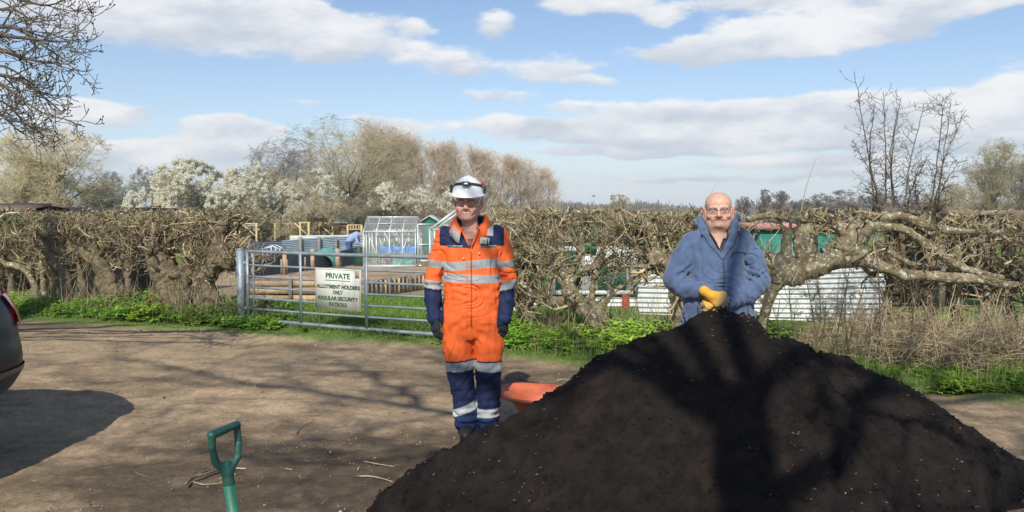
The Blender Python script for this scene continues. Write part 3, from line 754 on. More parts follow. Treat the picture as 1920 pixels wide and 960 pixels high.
def px_limb(pts, Y, rad): return (PL(pts, Y), rad)
def hy(px):
    # depth of the hedge line on the sight line through column px
    k = (px - 960) / FPX; y = 10.
    for _ in range(12): y = float(HY(k * y))
    return y
HG = 'pollarded trees of the roadside hedge'
def hedge():
    def lim(spec, Y0=None, dy=0):
        out = []
        for pts, rad in spec:
            Y = (Y0 or hy(pts[0][0])) + dy
            out.append((PL(pts, Y), rad))
        return out
    def box(pa, pb, d=.38):
        Y = hy((pa + pb) / 2); a = (pa - 960) / FPX * Y; b = (pb - 960) / FPX * Y
        return (a, b, Y - .12, Y + .62)
    def S(label, spec, pa, pb, seed, **k):
        L = lim(spec, k.pop('Y0', None)); base = (float(L[0][0][0][0]), float(L[0][0][0][1]), 0)
        bx = box(pa, pb)
        y_ = float(L[0][0][0][1]); bx = (bx[0], bx[1], y_ - .05, y_ + .65)
        return shrub('hedge_tree', label, base, L, bx, seed=seed, group=HG, **k)
    S('hedge tree with a deeply split, knobbly double trunk right beside the gate post',
      [([(398,600),(392,560),(386,530),(398,505),(412,480),(408,450),(402,415)], [.17,.14,.11,.12,.15,.11,.07]),
       ([(378,600),(376,560),(382,530),(398,500)], [.09,.08,.075,.07]),
       ([(410,480),(430,497),(447,503)], [.12,.09,.06]), ([(404,440),(425,420),(432,405)], [.07,.05,.03]), ([(390,520),(375,500),(372,480)], [.05,.04,.02])], 352, 440, 1, low=.95, fill=.85)
    S('broad hedge tree with a thick pale trunk leaning left, second from the gate post',
      [([(342,605),(336,565),(322,530),(305,500),(292,470),(286,445)], [.25,.21,.20,.18,.13,.08]),
       ([(330,560),(346,525),(356,490),(372,455),(378,430)], [.14,.12,.10,.08,.05]),
       ([(300,490),(285,470),(262,452),(240,440)], [.07,.05,.035,.02]), ([(312,510),(318,470),(322,430)], [.10,.07,.04])], 270, 365, 2, low=.9)
    S('hedge tree whose stout trunk forks into a wide U behind the tallest weeds',
      [([(225,605),(218,560),(200,525),(185,495),(178,470),(166,440)], [.17,.15,.14,.11,.07,.04]),
       ([(200,520),(188,490),(190,455),(189,425)], [.11,.08,.06,.04]), ([(245,600),(243,555),(240,515),(236,480)], [.06,.055,.05,.04]),
       ([(222,500),(238,480),(262,455),(275,440)], [.05,.04,.03,.02]), ([(185,492),(160,478),(146,462),(143,432)], [.06,.05,.045,.03])], 190, 285, 3, low=.7)
    S('thin many-stemmed hedge tree with dull upright stems left of the forked trunk',
      [([(142,600),(128,560),(120,510),(95,475),(86,445)], [.09,.085,.08,.07,.04]), ([(160,600),(158,550),(150,500),(146,450)], [.045,.04,.035,.025]),
       ([(125,590),(128,540),(132,490),(120,440)], [.04,.035,.03,.02]), ([(105,600),(100,550),(97,500),(92,440)], [.045,.04,.03,.02])], 105, 200, 4, trunk_m=TWIGD, low=.35)
    S('hedge tree with a pale crooked branch arching low near the car',
      [([(72,600),(66,545),(50,508),(28,498),(12,494),(-10,478)], [.06,.05,.045,.04,.035,.03]), ([(88,600),(84,550),(78,490),(70,440)], [.045,.04,.03,.02]),
       ([(55,600),(60,550),(74,500),(78,450)], [.04,.035,.03,.02]), ([(30,490),(44,465),(60,450)], [.025,.02,.012]), ([(20,496),(10,470),(-4,455)], [.025,.02,.015])], 20, 115, 5, trunk_m=BARKL, low=.35, ivy=700)
    S('shadowy ivy-darkened hedge tree above the parked car',
      [([(-5,600),(-8,540),(0,490),(10,440)], [.10,.09,.07,.05]), ([(25,600),(20,540),(30,480),(34,440)], [.05,.045,.04,.03])], -60, 35, 6, trunk_m=TWIGD, low=.3, fill=1.2, ivy=2600)
    S('bushy hedge tree with crossing stems at the far left edge of the hedge',
      [([(-95,600),(-90,520),(-80,450)], [.10,.08,.05]), ([(-120,600),(-125,520),(-130,450)], [.07,.06,.04])], -160, -50, 7, trunk_m=TWIGD, low=.3, dens=.7, fill=.7, ivy=1500)
    # right of the gate
    S('hedge tree with a slim upright trunk right behind the shoulder of the man in orange',
      [([(986,640),(984,600),(978,560),(972,520),(965,480),(958,440)], [.12,.10,.09,.08,.06,.04]), ([(1000,640),(996,600),(992,560),(1000,500),(1010,450)], [.06,.05,.05,.04,.03]),
       ([(972,520),(950,490),(935,455)], [.05,.04,.025])], 900, 1010, 8, low=.62, fill=.9, Y0=9.9)
    S('wide-armed old hedge tree with a sharply leaning trunk in the open between the two men',
      [([(1131,655),(1127,632),(1120,598),(1103,580),(1082,570),(1070,545),(1062,522)], [.13,.12,.125,.115,.105,.085,.06]),
       ([(1082,572),(1058,569),(1033,566),(1008,560),(994,547),(975,530)], [.06,.065,.06,.05,.035,.02]),
       ([(1060,525),(1050,500),(1042,468),(1026,434),(1018,410)], [.05,.045,.045,.035,.025]),
       ([(1064,535),(1085,510),(1117,498),(1140,488),(1157,475)], [.045,.04,.035,.035,.03]),
       ([(1115,590),(1131,572),(1150,548),(1175,530),(1199,516)], [.04,.032,.025,.02,.015]),
       ([(1033,566),(1032,540),(1033,515),(1022,490)], [.035,.03,.025,.02]), ([(1117,592),(1112,565),(1110,535),(1122,508)], [.04,.035,.03,.02]),
       ([(1062,522),(1082,488),(1090,450),(1084,415)], [.045,.04,.035,.025]), ([(1070,545),(1045,520),(1028,505),(1005,480),(990,450)], [.04,.035,.03,.025,.015]),
       ([(1117,498),(1130,465),(1128,430),(1135,405)], [.035,.03,.025,.02])], 985, 1165, 9, trunk_m=BARKL, low=1.0, dens=1.7, fill=.75, Y0=9.5)
    S('hedge tree with a big knot of cut stubs beside the man in blue',
      [([(1283,650),(1279,605),(1274,565),(1266,530),(1258,505),(1240,488),(1215,486)], [.12,.11,.10,.10,.10,.11,.10]),
       ([(1240,488),(1232,460),(1218,430),(1205,405)], [.08,.07,.06,.04]), ([(1258,500),(1275,470),(1290,440),(1302,405)], [.07,.06,.045,.03]),
       ([(1215,486),(1195,470),(1182,440)], [.06,.045,.03])], 1165, 1310, 10, trunk_m=BARKL, low=1.02, dens=1.5, fill=.75, Y0=9.2)
    S('hedge tree standing straight behind the man in blue, mostly hidden by him',
      [([(1348,660),(1350,600),(1352,540),(1350,490),(1345,440)], [.10,.09,.08,.07,.05])], 1310, 1400, 11, trunk_m=BARKL, low=.9, Y0=9.1)
    S('huge laid hedge tree, its thick trunk bent level to the right above the corrugated sheet',
      [([(1422,660),(1428,610),(1438,570),(1448,545),(1458,525)], [.055,.05,.05,.06,.09]),
       ([(1385,505),(1440,503),(1480,507),(1520,500),(1560,487),(1598,482),(1640,494),(1700,515),(1760,518),(1830,524),(1900,535),(1975,540)], [.13,.145,.15,.125,.105,.085,.062,.058,.05,.05,.045,.04]),
       ([(1600,484),(1588,462),(1602,438),(1628,418)], [.13,.12,.11,.08]),
       ([(1625,424),(1650,425),(1690,428),(1720,446),(1750,468),(1790,495),(1840,512),(1880,520)], [.04,.045,.045,.045,.045,.042,.038,.03]),
       ([(1650,412),(1690,406),(1730,420),(1780,432),(1830,434),(1880,434)], [.05,.05,.045,.038,.032,.025]),
       ([(1515,500),(1510,470),(1512,440),(1520,415)], [.12,.11,.11,.06]), ([(1478,492),(1476,462),(1480,430)], [.06,.055,.05]),
       ([(1400,412),(1425,406),(1452,404),(1485,414),(1512,422)], [.03,.032,.032,.03,.03]), ([(1540,470),(1575,450),(1605,440),(1632,420)], [.03,.028,.028,.025]),
       ([(1665,470),(1700,490),(1730,500),(1750,492)], [.03,.03,.03,.02])], 1400, 1600, 12, trunk_m=BARKL, low=1.38, dens=.75, fill=.25, Y0=8.45)
    S('hedge tree with stubby cut tops behind the two long bare limbs at the right',
      [([(1660,700),(1668,640),(1662,580),(1670,520),(1665,440)], [.05,.05,.05,.04,.04]), ([(1740,700),(1745,620),(1738,540),(1742,470),(1745,420)], [.06,.055,.05,.05,.04]),
       ([(1700,690),(1706,600),(1698,520),(1690,430)], [.03,.03,.03,.03])], 1620, 1770, 13, trunk_m=BARK, low=.75, dens=.55, fill=.35, Y0=9.3)
    S('hedge tree with dark crossed stems at the right edge of the photo',
      [([(1850,720),(1845,640),(1850,560),(1838,500),(1822,440)], [.09,.08,.075,.07,.05]), ([(1790,700),(1796,620),(1790,540),(1797,470),(1810,425)], [.06,.06,.06,.055,.05]),
       ([(1905,720),(1898,620),(1885,540),(1890,470),(1905,420)], [.08,.07,.07,.06,.05]), ([(1845,530),(1870,560),(1900,540),(1925,500)], [.05,.05,.045,.04])], 1770, 1925, 14, trunk_m=BARKL, low=.65, dens=.8, fill=.45, Y0=9.1)
    S('hedge tree just past the right edge of the photo, its twigs reaching in',
      [([(1975,720),(1980,620),(1970,520),(1975,440)], [.10,.09,.07,.05])], 1925, 2050, 15, low=.4, dens=.8, fill=.7, Y0=8.5)
hedge()

# ---- tall spiky hawthorn shoots above the laid hedge
def shoots():
    global rnd
    keep = rnd; rnd = np.random.default_rng(77)
    for nm, lab, base, tops in (('hawthorn_shoots', 'tall spiky bare shoots rising from the cut stump above the long white limbs', (1665,400),
                            [(1638,(1600,262)),(1650,(1602,136)),(1656,(1640,190)),(1662,(1656,172)),(1675,(1690,182)),(1682,(1684,200)),(1690,(1732,196)),(1700,(1742,290))]),
                           ('hawthorn_shoots', 'shorter group of spiky bare shoots right of the tallest shoots', (1755,400), [(1740,(1768,182)),(1748,(1782,190)),(1756,(1812,206)),(1762,(1800,300)),(1735,(1725,300))])):
        Y = 8.9; b = P(base[0], base[1], Y); root = empty(nm, tuple(b)); tag(root, lab, 'shoots')
        L, LR = [], []
        for x0, (tx, ty) in tops:
            a = P(x0, 408, Y + rnd.uniform(-.2, .2)); t = P(tx, ty, Y + rnd.uniform(-.35, .35)); mid = a + (t - a) * .5 + np.array([rnd.normal(0, .05) - .04, 0, 0])
            L.append(crom(np.array([a, mid, t]), 16) + rnd.normal(0, .006, (16, 3))); LR.append(np.linspace(.010, .003, 16))
        L = np.array(L); LR = np.array(LR)
        MBk = MB(); T = Twigs(); T.add(L, LR, 6)
        V, F = T.arrays(); MBk.add(V - b, F)
        MBk.add(*[q for q in (lambda g: (g[0] - b, g[1]))(gnarl(np.array([b + [-.12, 0, -.12], b, b + [.1, 0, .02]]), [.09, .11, .05], 20, 12, 33)[:2])])
        MBk.build('shoot_stem', bark_mat('shoot_bark', (.12, .10, .08), (.24, .21, .15)), root, smooth=True)
        T = Twigs()
        A, AR = spawn(L, LR, 38, 4, .03, .97, (55, 95), (.05, .28), .20, (0, 0, .12), .4, .0024, .7); T.add(A, AR, 3)
        B_, BR = spawn(A, AR, 4, 3, .15, 1., (50, 95), (.015, .07), .2, (0, 0, .05), .8, .0022, .9); T.add(B_, BR, 3)
        V, F = T.arrays(); mk('spur_twig', V - b, F, TWIGD, root)
    rnd = keep
shoots()
def bush_stems():
    global rnd
    keep = rnd; rnd = np.random.default_rng(99); b = P(1560, 640, 7.9); b[2] = 0; root = empty('thorn_sapling', tuple(b)); tag(root, 'thin dark branching sapling stems in front of the large corrugated sheet', 'sapling')
    L = []
    for a0, a1, t in ((1500, 1478, 520), (1512, 1530, 500), (1530, 1548, 560), (1540, 1500, 470), (1560, 1600, 470), (1585, 1640, 480), (1600, 1590, 520), (1620, 1668, 540), (1480, 1462, 560), (1650, 1640, 430), (1700, 1690, 470)):
        p0 = P(a0, 660, 7.9); p0[2] = 0; p1 = P(a1, t, 8.0 + rnd.uniform(-.2, .2)); L.append(crom(np.array([p0, p0 + (p1 - p0) * .5 + rnd.normal(0, .05, 3), p1]), 10))
    L = np.array(L); LR = np.tile(np.linspace(.010, .003, 10), (len(L), 1)); T = Twigs(); T.add(L, LR, 6); A, AR = spawn(L, LR, 7, 5, .25, .95, (25, 60), (.12, .40), .18, (0, 0, .1), .5, .0028, .6); T.add(A, AR, 4); B_, BR = spawn(A, AR, 3, 4, .2, 1, (30, 70), (.05, .16), .2, (0, 0, .05), .7, .0022, .7); T.add(B_, BR, 3)
    V, F = T.arrays(); mk('stems', V - b, F, TWIGD, root); rnd = keep
bush_stems()
def canes():
    # single long pale canes standing out of the hedge
    for pts, r, lab in (([(1500,405),(1512,350),(1531,296)], .006, 'single pale cane leaning out of the hedge right of the man in blue'),
                        ([(1310,405),(1322,384),(1345,340)], .0035, 'long thin bramble arching behind the bald head of the man in blue'),
                        ([(1285,400),(1262,388),(1240,392)], .003, 'thin bramble bent left over the hedge top beside the man in blue')):
        mb = MB(); mb.tube(crom(PL(pts, 8.9), 14), np.linspace(r, r * .5, 14), 6)
        tag(mb.build('bramble_cane', mat('pale_cane', (.45, .38, .25)), smooth=True), lab, 'cane')
canes()
# ------------------------------------------------------------------ trees beyond the allotments
BK = {}
def tbark(key, a, b):
    if key not in BK: BK[key] = mat('tree_bark_' + key, a, rough=.9, spec=.1, var=(1.5, .4), col2=b)
    return BK[key]
def crown_tree(name, label, loc, H, W, seed, kind='round', tw=('olive', (.20, .16, .10), (.34, .27, .17)), tr=('grey', (.16, .13, .10), (.26, .22, .16)), rmin=.012, blossom=0, dens=1., cat='tree', group=None, petal=.05):
    """trunk + crown (twigs) + optional blossom; H height, W crown width"""
    global rnd
    keep = rnd; rnd = np.random.default_rng(9000 + seed); rmin = rmin * .70
    root = empty(name, loc); tag(root, label, cat, group)
    mb = Twigs(); T = Twigs()
    if kind == 'poplar':
        tp = crom(np.array([[0, 0, -.2], [.02 * H * rnd.normal(), 0, H * .35], [.02 * H * rnd.normal(), 0, H * .7], [.03 * H * rnd.normal(), 0, H * .97]]), 10)[None]
        tr_ = np.linspace(H * .016, rmin, 10)[None]
        mb.add(tp, tr_, 8)
        a, ar = spawn(tp, tr_, int(40 * dens), 5, .08, .95, (14, 34), (.20 * H, .42 * H), .05, (0, 0, .20), .45, rmin * 1.2, .4)
        sc = np.clip(1.25 - a[:, :1, 2] / H, .35, 1)[..., None]; a = a[:, :1] + (a - a[:, :1]) * sc
        mb.add(a, ar, 5)
        b, br = spawn(a, ar, 8, 4, .1, 1., (15, 40), (.06 * H, .15 * H), .10, (0, 0, .16), .5, rmin, .5); T.add(b, br, 3)
        c, cr = spawn(b, br, 5, 3, .1, 1., (15, 45), (.025 * H, .07 * H), .12, (0, 0, .12), .6, rmin * .8, .6); T.add(c, cr, 3)
        last = c
    else:
        ns = {'round': 3, 'bush': 7}[kind]
        L, LR = [], []
        for i in range(ns):
            an = rnd.uniform(0, 2 * np.pi); sp = (.30 if kind == 'round' else .62) * W * .5
            fork = np.array([0, 0, H * (.16 if kind == 'round' else .02)])
            e = np.array([math.cos(an) * sp, math.sin(an) * sp, H * rnd.uniform(.6, .8)])
            L.append(crom(np.array([[0, 0, -.3], fork, fork + (e - fork) * [.35, .35, .45], e]) + np.array([[0, 0, 0], [0, 0, 0], rnd.normal(0, .03 * H, 3), [0, 0, 0]]), 9))
            LR.append(np.linspace(H * .022 if kind == 'round' else H * .012, rmin * 1.5, 9))
        L = np.array(L); LR = np.array(LR); mb.add(L, LR, 8)
        a, ar = spawn(L, LR, int(9 * dens) if kind == 'round' else int(6 * dens), 6, .28, 1., (25, 62), (.22 * H, .42 * H), .14, (0, 0, .10), .5, rmin * 1.3, .4)
        mb.add(a, ar, 5)
        b, br = spawn(a, ar, 8, 5, .2, 1., (25, 60), (.10 * H, .22 * H), .22, (0, 0, .05), .5, rmin, .5); T.add(b, br, 3)
        c, cr = spawn(b, br, 6, 4, .15, 1., (25, 60), (.04 * H, .10 * H), .26, (0, 0, .03), .6, rmin * .85, .6); T.add(c, cr, 3)
        d, dr = spawn(c, cr, 5, 3, .2, 1., (25, 60), (.02 * H, .05 * H), .28, (0, 0, .03), .8, rmin * .7, .7); T.add(d, dr, 3)
        last = c
        ex = np.array([W * .5, W * .5, H])
    # fit to the wanted height and width
    allp = np.concatenate([last.reshape(-1, 3)])
    sx = (W * .5) / np.percentile(np.abs(allp[:, 0]), 98); sz = H / np.percentile(allp[:, 2], 98.2)
    def fit(Tw):
        Tw.b = [(p * np.array([sx, sx, sz]), r, k) for p, r, k in Tw.b]
    fit(mb); fit(T); last = last * np.array([sx, sx, sz])
    if kind != 'poplar':        # round the outline off to an uneven dome
        zc = H * (.50 if kind == 'bush' else .56); ax = np.array([W * .52, W * .52, H - zc])
        def rnd_off(p):
            q = (p - [0, 0, zc]) / ax; q = np.where((q[..., 2:] < 0) & (np.arange(3) == 2), q * .55, q)
            rho = np.linalg.norm(q, axis=-1); lim = 1 + .10 * fbm(q, 2.2, 300 + seed % 40, 2)
            s_ = np.where(rho > lim, (lim + .22 * np.tanh((rho - lim) / .6)) / np.maximum(rho, 1e-6), 1)[..., None]
            return np.array([0, 0, zc]) + (p - [0, 0, zc]) * s_
        T.b = [(rnd_off(p), r, k) for p, r, k in T.b]; last = rnd_off(last)
    mb.build('trunk', tbark(*tr), root); T.build('crown', tbark(*tw), root)
    if blossom:
        blossom = int(blossom * 5.5); q = last[:, -2:].reshape(-1, 3); q = q[fbm(q, .8, 240, 2) > -.22]; q = q[rnd.integers(0, len(q), blossom)] + rnd.normal(0, petal * .8, (blossom, 3))
        q = q[q[:, 2] > H * .10]
        n = len(q); u = unit(rnd.normal(size=(n, 3))); v = unit(np.cross(u, rnd.normal(size=(n, 3)))); s = rnd.uniform(.5, 1.2, (n, 1)) * petal * .85
        V = np.stack([q - u * s, q + v * s * .7, q + u * s, q - v * s * .7], 1).reshape(-1, 3)
        mk('blossom', V, np.arange(4 * n).reshape(-1, 4), BLOS, root, smooth=False)
    rnd = keep
    return root
BLOS = mat('white_blossom', (.90, .87, .74), rough=.8, var=(.8, .10), trl=.5)
FZ = -.82
def gx(px, Y): return (px - 960) / FPX * Y
def th(py, Y): return CAMZ + (388 - py) / FPX * Y - FZ       # height of a tree whose top shows at row py
OL = ('olive', (.36, .30, .18), (.58, .50, .31)); PK = ('pinkish', (.60, .45, .31), (.80, .65, .48)); GY = ('grey', (.28, .24, .18), (.46, .40, .30)); YL = ('yellowish', (.52, .43, .24), (.74, .64, .40))
DKG = ('dark', (.17, .15, .10), (.30, .26, .17))
def trees():
    def t(name, label, px, Y, top, wpx, seed, **k):
        return crown_tree(name, label, (gx(px, Y), Y, FZ), th(top, Y), wpx / FPX * Y, seed, **k)
    t('willow', 'yellow-twigged bare tree rising over the left hedge, tallest at the left', 105, 46, 240, 210, 1, tw=YL, dens=1.9, rmin=.014)
    t('willow', 'low yellowish bare bush cut by the left edge of the photo behind the hedge', 25, 44, 285, 180, 2, tw=YL, kind='bush', dens=1.7, rmin=.014)
    t('blackthorn', 'small pale blossoming bush between the yellow tree and the big white one', 222, 50, 338, 130, 3, kind='bush', blossom=5000, tw=OL, petal=.05)
    t('distant_tree', 'small grey bare tree on the skyline left of the big white blossom', 290, 90, 316, 80, 4, tw=GY, tr=GY, rmin=.02, dens=.8)
    t('distant_tree', 'small dark bare tree just right of the yellow-twigged tree on the skyline', 215, 95, 322, 60, 5, tw=GY, tr=GY, rmin=.02, dens=.7)
    t('blackthorn', 'biggest white blossoming tree, standing over the hedge left of the gate', 392, 44, 300, 225, 6, kind='bush', blossom=30000, tw=OL, petal=.055, dens=1.3)
    t('blackthorn', 'white blossoming bush at the left foot of the big white blossoming tree', 318, 42, 345, 140, 7, kind='bush', blossom=14000, tw=OL, petal=.05)
    t('ash_tree', 'large bare round-headed tree with dark forking limbs behind the allotment', 640, 58, 228, 270, 8, tw=OL, tr=('darkgrey', (.07, .058, .042), (.14, .115, .08)), dens=2.0, rmin=.014)
    t('ash_tree', 'bare grey tree leaning out at the left side of the large round-headed tree', 545, 62, 262, 170, 9, tw=GY, dens=1.4, rmin=.014)
    t('ash_tree', 'lower bare bush between the big white blossom and the leaning grey tree', 497, 52, 315, 110, 10, kind='bush', tw=OL, dens=1.2, rmin=.014)
    t('blackthorn', 'tall blossoming tree flowering in front of the large bare round-headed tree', 585, 50, 322, 150, 11, kind='bush', blossom=7500, tw=OL, petal=.05, dens=1.1)
    t('blackthorn', 'small blossoming bush above the light corrugated fence left of the little shed', 530, 46, 372, 90, 12, kind='bush', blossom=3000, tw=OL, petal=.05)
    t('thorn_bush', 'dull grey-brown thicket right above the little brown shed', 700, 47, 352, 120, 13, kind='bush', tw=DKG, dens=1.4, rmin=.014)
    t('thorn_bush', 'olive thicket of bare twigs left of the little brown shed', 608, 45, 368, 100, 14, kind='bush', tw=OL, dens=1.2, rmin=.014)
    t('blackthorn', 'long white blossoming bush right above the greenhouse roof', 758, 47, 342, 130, 15, kind='bush', blossom=9000, tw=OL, petal=.052, dens=1.2)
    t('blackthorn', 'white blossoming bush at the left cheek of the man in orange', 822, 46, 352, 100, 16, kind='bush', blossom=7500, tw=OL, petal=.052, dens=1.1)
    t('thorn_bush', 'brownish thicket over the green shed behind the greenhouse', 792, 44, 378, 100, 17, kind='bush', tw=('brown', (.24, .18, .12), (.38, .29, .19)), dens=1.3, rmin=.014)
    t('thorn_bush', 'pale tangled scrub bush over the wooden pergola frames', 470, 45, 378, 120, 18, kind='bush', tw=OL, dens=1.3, rmin=.014)
    t('thorn_bush', 'tangled low scrub bush behind the wooden frame left of the brown shed', 560, 44, 382, 110, 19, kind='bush', tw=OL, dens=1.3, rmin=.014)
    t('thorn_bush', 'dark scrub bush right behind the little brown shed', 660, 43, 388, 80, 20, kind='bush', tw=DKG, dens=1.3, rmin=.014)
    t('thorn_bush', 'olive scrub bush filling the gap beyond the man in orange', 905, 50, 372, 120, 21, kind='bush', tw=OL, dens=1.4, rmin=.014)
    # the line of poplars
    V = [t('poplar', 'x', 700, 96, 246, 95, 31 + i, kind='poplar', tw=PK, tr=GY, rmin=.021, dens=1.0, group='bare poplars in the long row beyond the allotments') for i in range(4)]
    ref = th(246, 96)
    row = [(690, 238), (708, 240), (724, 246), (742, 252), (758, 250), (776, 262), (794, 266), (812, 268), (830, 268), (848, 270), (868, 270), (886, 274), (904, 282), (922, 290), (940, 288), (958, 292), (976, 296), (994, 302), (1010, 312), (1026, 318), (1036, 338),
           (735, 262), (785, 276), (840, 280), (895, 288), (950, 300), (1000, 318)]
    for i, (px, top) in enumerate(row):
        Y = 96 + (px - 690) * .03 + (5 if i > 20 else 0)
        o = V[i] if i < 4 else dup(V[i % 4], (0, 0, 0))
        s = th(top, Y) / ref
        o.location = (gx(px, Y), Y, FZ); o.scale = (s * .95, s * .95, s); o.rotation_euler = (0, 0, rnd.uniform(0, 6.28))
        o['label'] = 'bare pinkish-brown poplar, one of the long close row beyond the allotments'
        if i == 20: o['label'] = 'last and lowest poplar at the right end of the long row'
        if i == 0: o['label'] = 'poplar at the left end of the row, rising against the large round-headed tree'
    # right-hand skyline
    t('distant_tree', 'small round bare tree alone on the skyline between the two men', 1155, 120, 364, 48, 51, tw=OL, tr=GY, rmin=.03, dens=1)
    t('willow', 'yellow-green bare tree at the right edge beyond the spiky shoots', 1858, 62, 266, 110, 52, tw=('greenish', (.30, .25, .13), (.46, .40, .22)), dens=1.4, rmin=.014)
    t('ash_tree', 'grey bare tree cut by the right edge of the photo', 1912, 66, 282, 90, 53, tw=GY, dens=1.2, rmin=.015)
    t('ash_tree', 'low spreading bare tree just left of the yellow-green tree at the right', 1788, 58, 345, 100, 54, tw=OL, dens=1., rmin=.014)
    for i, (px, top, w) in enumerate([(1428, 356, 36), (1458, 358, 40), (1392, 370, 40), (1500, 372, 40), (1540, 364, 60), (1590, 356, 80), (1650, 362, 80), (1720, 366, 70)]):
        lab = ['slim bare tree on the skyline, left of a pair right of the man in blue', 'bare tree on the skyline, right of a pair right of the man in blue', 'low bare tree on the skyline at the shoulder of the man in blue', 'low bare tree on the skyline behind the leaning pale cane',
               'rounded bare tree on the skyline between the pale cane and the spiky shoots', 'wide bare tree on the skyline left behind the spiky shoots', 'bare tree on the skyline behind the tallest spiky shoots', 'bare tree on the skyline behind the shorter spiky shoots'][i]
        t('distant_tree', lab, px, 130, top, w, 60 + i, tw=GY, tr=GY, rmin=.028, dens=.8)
trees()
def far_wood():
    T = Twigs(); n = 20000
    x = rnd.uniform(-170, 260, n); y = rnd.uniform(225, 300, n)
    h = 3.2 + 1.8 * fbm(np.stack([x, y * 0, 0 * x], 1), .05, 131, 3) + rnd.normal(0, .5, n)
    h = np.maximum(h, 1.4)
    d = unit(np.stack([rnd.normal(0, .5, n), rnd.normal(0, .3, n), np.ones(n)], 1))
    p = np.zeros((n, 4, 3)); p[:, 0] = np.stack([x, y, FZ + 0 * x], 1)
    for s in range(1, 4):
        d = unit(d + rnd.normal(0, .2, (n, 3))); p[:, s] = p[:, s - 1] + d * (h / 3)[:, None]
    T.add(p, np.linspace(.30, .05, 4)[None] * rnd.uniform(.6, 1.2, (n, 1)), 4)
    o = T.build('far_woodland', tbark('far', (.17, .15, .12), (.28, .24, .19)))
    tag(o, 'low dull line of far woods and hedges along the horizon', 'woodland', kind='stuff')
far_wood()

# ---- ash tree at the left whose hanging twigs reach into the sky, and the tree behind the viewer
BUDB = bark_mat('ash_bark', (.11, .09, .065), (.27, .22, .145), None, 5)
def ash_left():
    global rnd
    keep = rnd; rnd = np.random.default_rng(4321)
    root = empty('ash_tree', (-8.2, 7.2, 0)); tag(root, 'near ash tree whose budded twigs hang into the sky at the top left', 'tree')
    b = np.array([-8.2, 7.2, 0.])
    mb = MB()
    tr, F, p, r = gnarl(np.array([[-8.2, 7.2, -.1], [-8.1, 7.2, 2.0], [-8.0, 7.3, 4.2], [-8.1, 7.2, 6.5]]), [.34, .27, .24, .16], 40, 18, 3, .12)
    mb.add(tr - b, F)
    Ls, Rs = [], []
    spec = [([(-260, 20), (-120, 30), (-20, 62), (52, 72), (110, 78), (150, 74)], 6.6, .034), ([(-260, 90), (-100, 60), (-10, 50), (40, 56), (90, 92), (140, 122)], 7.2, .045),
            ([(-260, 130), (-100, 105), (0, 95), (50, 110), (95, 118), (130, 120)], 6.9, .036), ([(-240, 120), (-90, 140), (-5, 140), (40, 152), (80, 180), (118, 212)], 7.0, .032),
            ([(-240, 200), (-100, 160), (-20, 150), (20, 170), (60, 200), (100, 222)], 6.5, .028), ([(-240, 230), (-110, 195), (-30, 200), (10, 222), (35, 245), (58, 258)], 7.1, .026),
            ([(-260, -60), (-120, -40), (-20, -20), (40, 0), (90, 10), (130, -5)], 7.0, .032), ([(-260, -30), (-120, -10), (-30, 15), (30, 20), (62, 40), (92, 38)], 7.4, .028),
            ([(-240, 170), (-120, 175), (-40, 185), (5, 190), (40, 225), (48, 250)], 6.8, .022), ([(-260, 60), (-120, 100), (-50, 120), (10, 125), (50, 150), (75, 172)], 7.3, .026)]
    for pts, Y, rr in spec:
        q = PL(pts, Y); q[0] = np.array([-8.05, 7.2, q[0][2] * .75 + .3])
        c = crom(q, 16); Ls.append(c); Rs.append(np.linspace(rr * .75, .0045, 16))
    L = np.array(Ls); LR = np.array(Rs)
    T = Twigs(); T.add(L, LR, 8)
    V, F = T.arrays(); mb.add(V - b, F); mb.build('trunk', BUDB, root, smooth=True)
    T = Twigs()
    A, AR = spawn(L, LR, 9, 6, .34, 1., (25, 55), (.14, .50), .15, (.0, 0, -.02), .45, .0042, .6); T.add(A, AR, 5)
    B_, BR = spawn(A, AR, 4, 5, .25, 1., (30, 65), (.08, .24), .16, (0, 0, .14), .6, .0030, .8); T.add(B_, BR, 4)
    Cc, CR = spawn(B_, BR, 2, 4, .3, 1., (35, 70), (.03, .11), .16, (0, 0, .22), .8, .0028, 1.25); T.add(Cc, CR, 3)
    # upturned buds and dark clusters at the tips
    V, F = T.arrays(); mk('crown', V - b, F, BUDB, root)
    tips = np.concatenate([Cc[:, -1], B_[:, -1]]); tips = tips[rnd.random(len(tips)) < .8]
    V, F = rocks(tips, rnd.uniform(.004, .009, len(tips)), 5); mk('bud', V - b, F, mat('bud', (.055, .045, .035)), root)['kind'] = 'stuff'
    rnd = keep
ash_left()
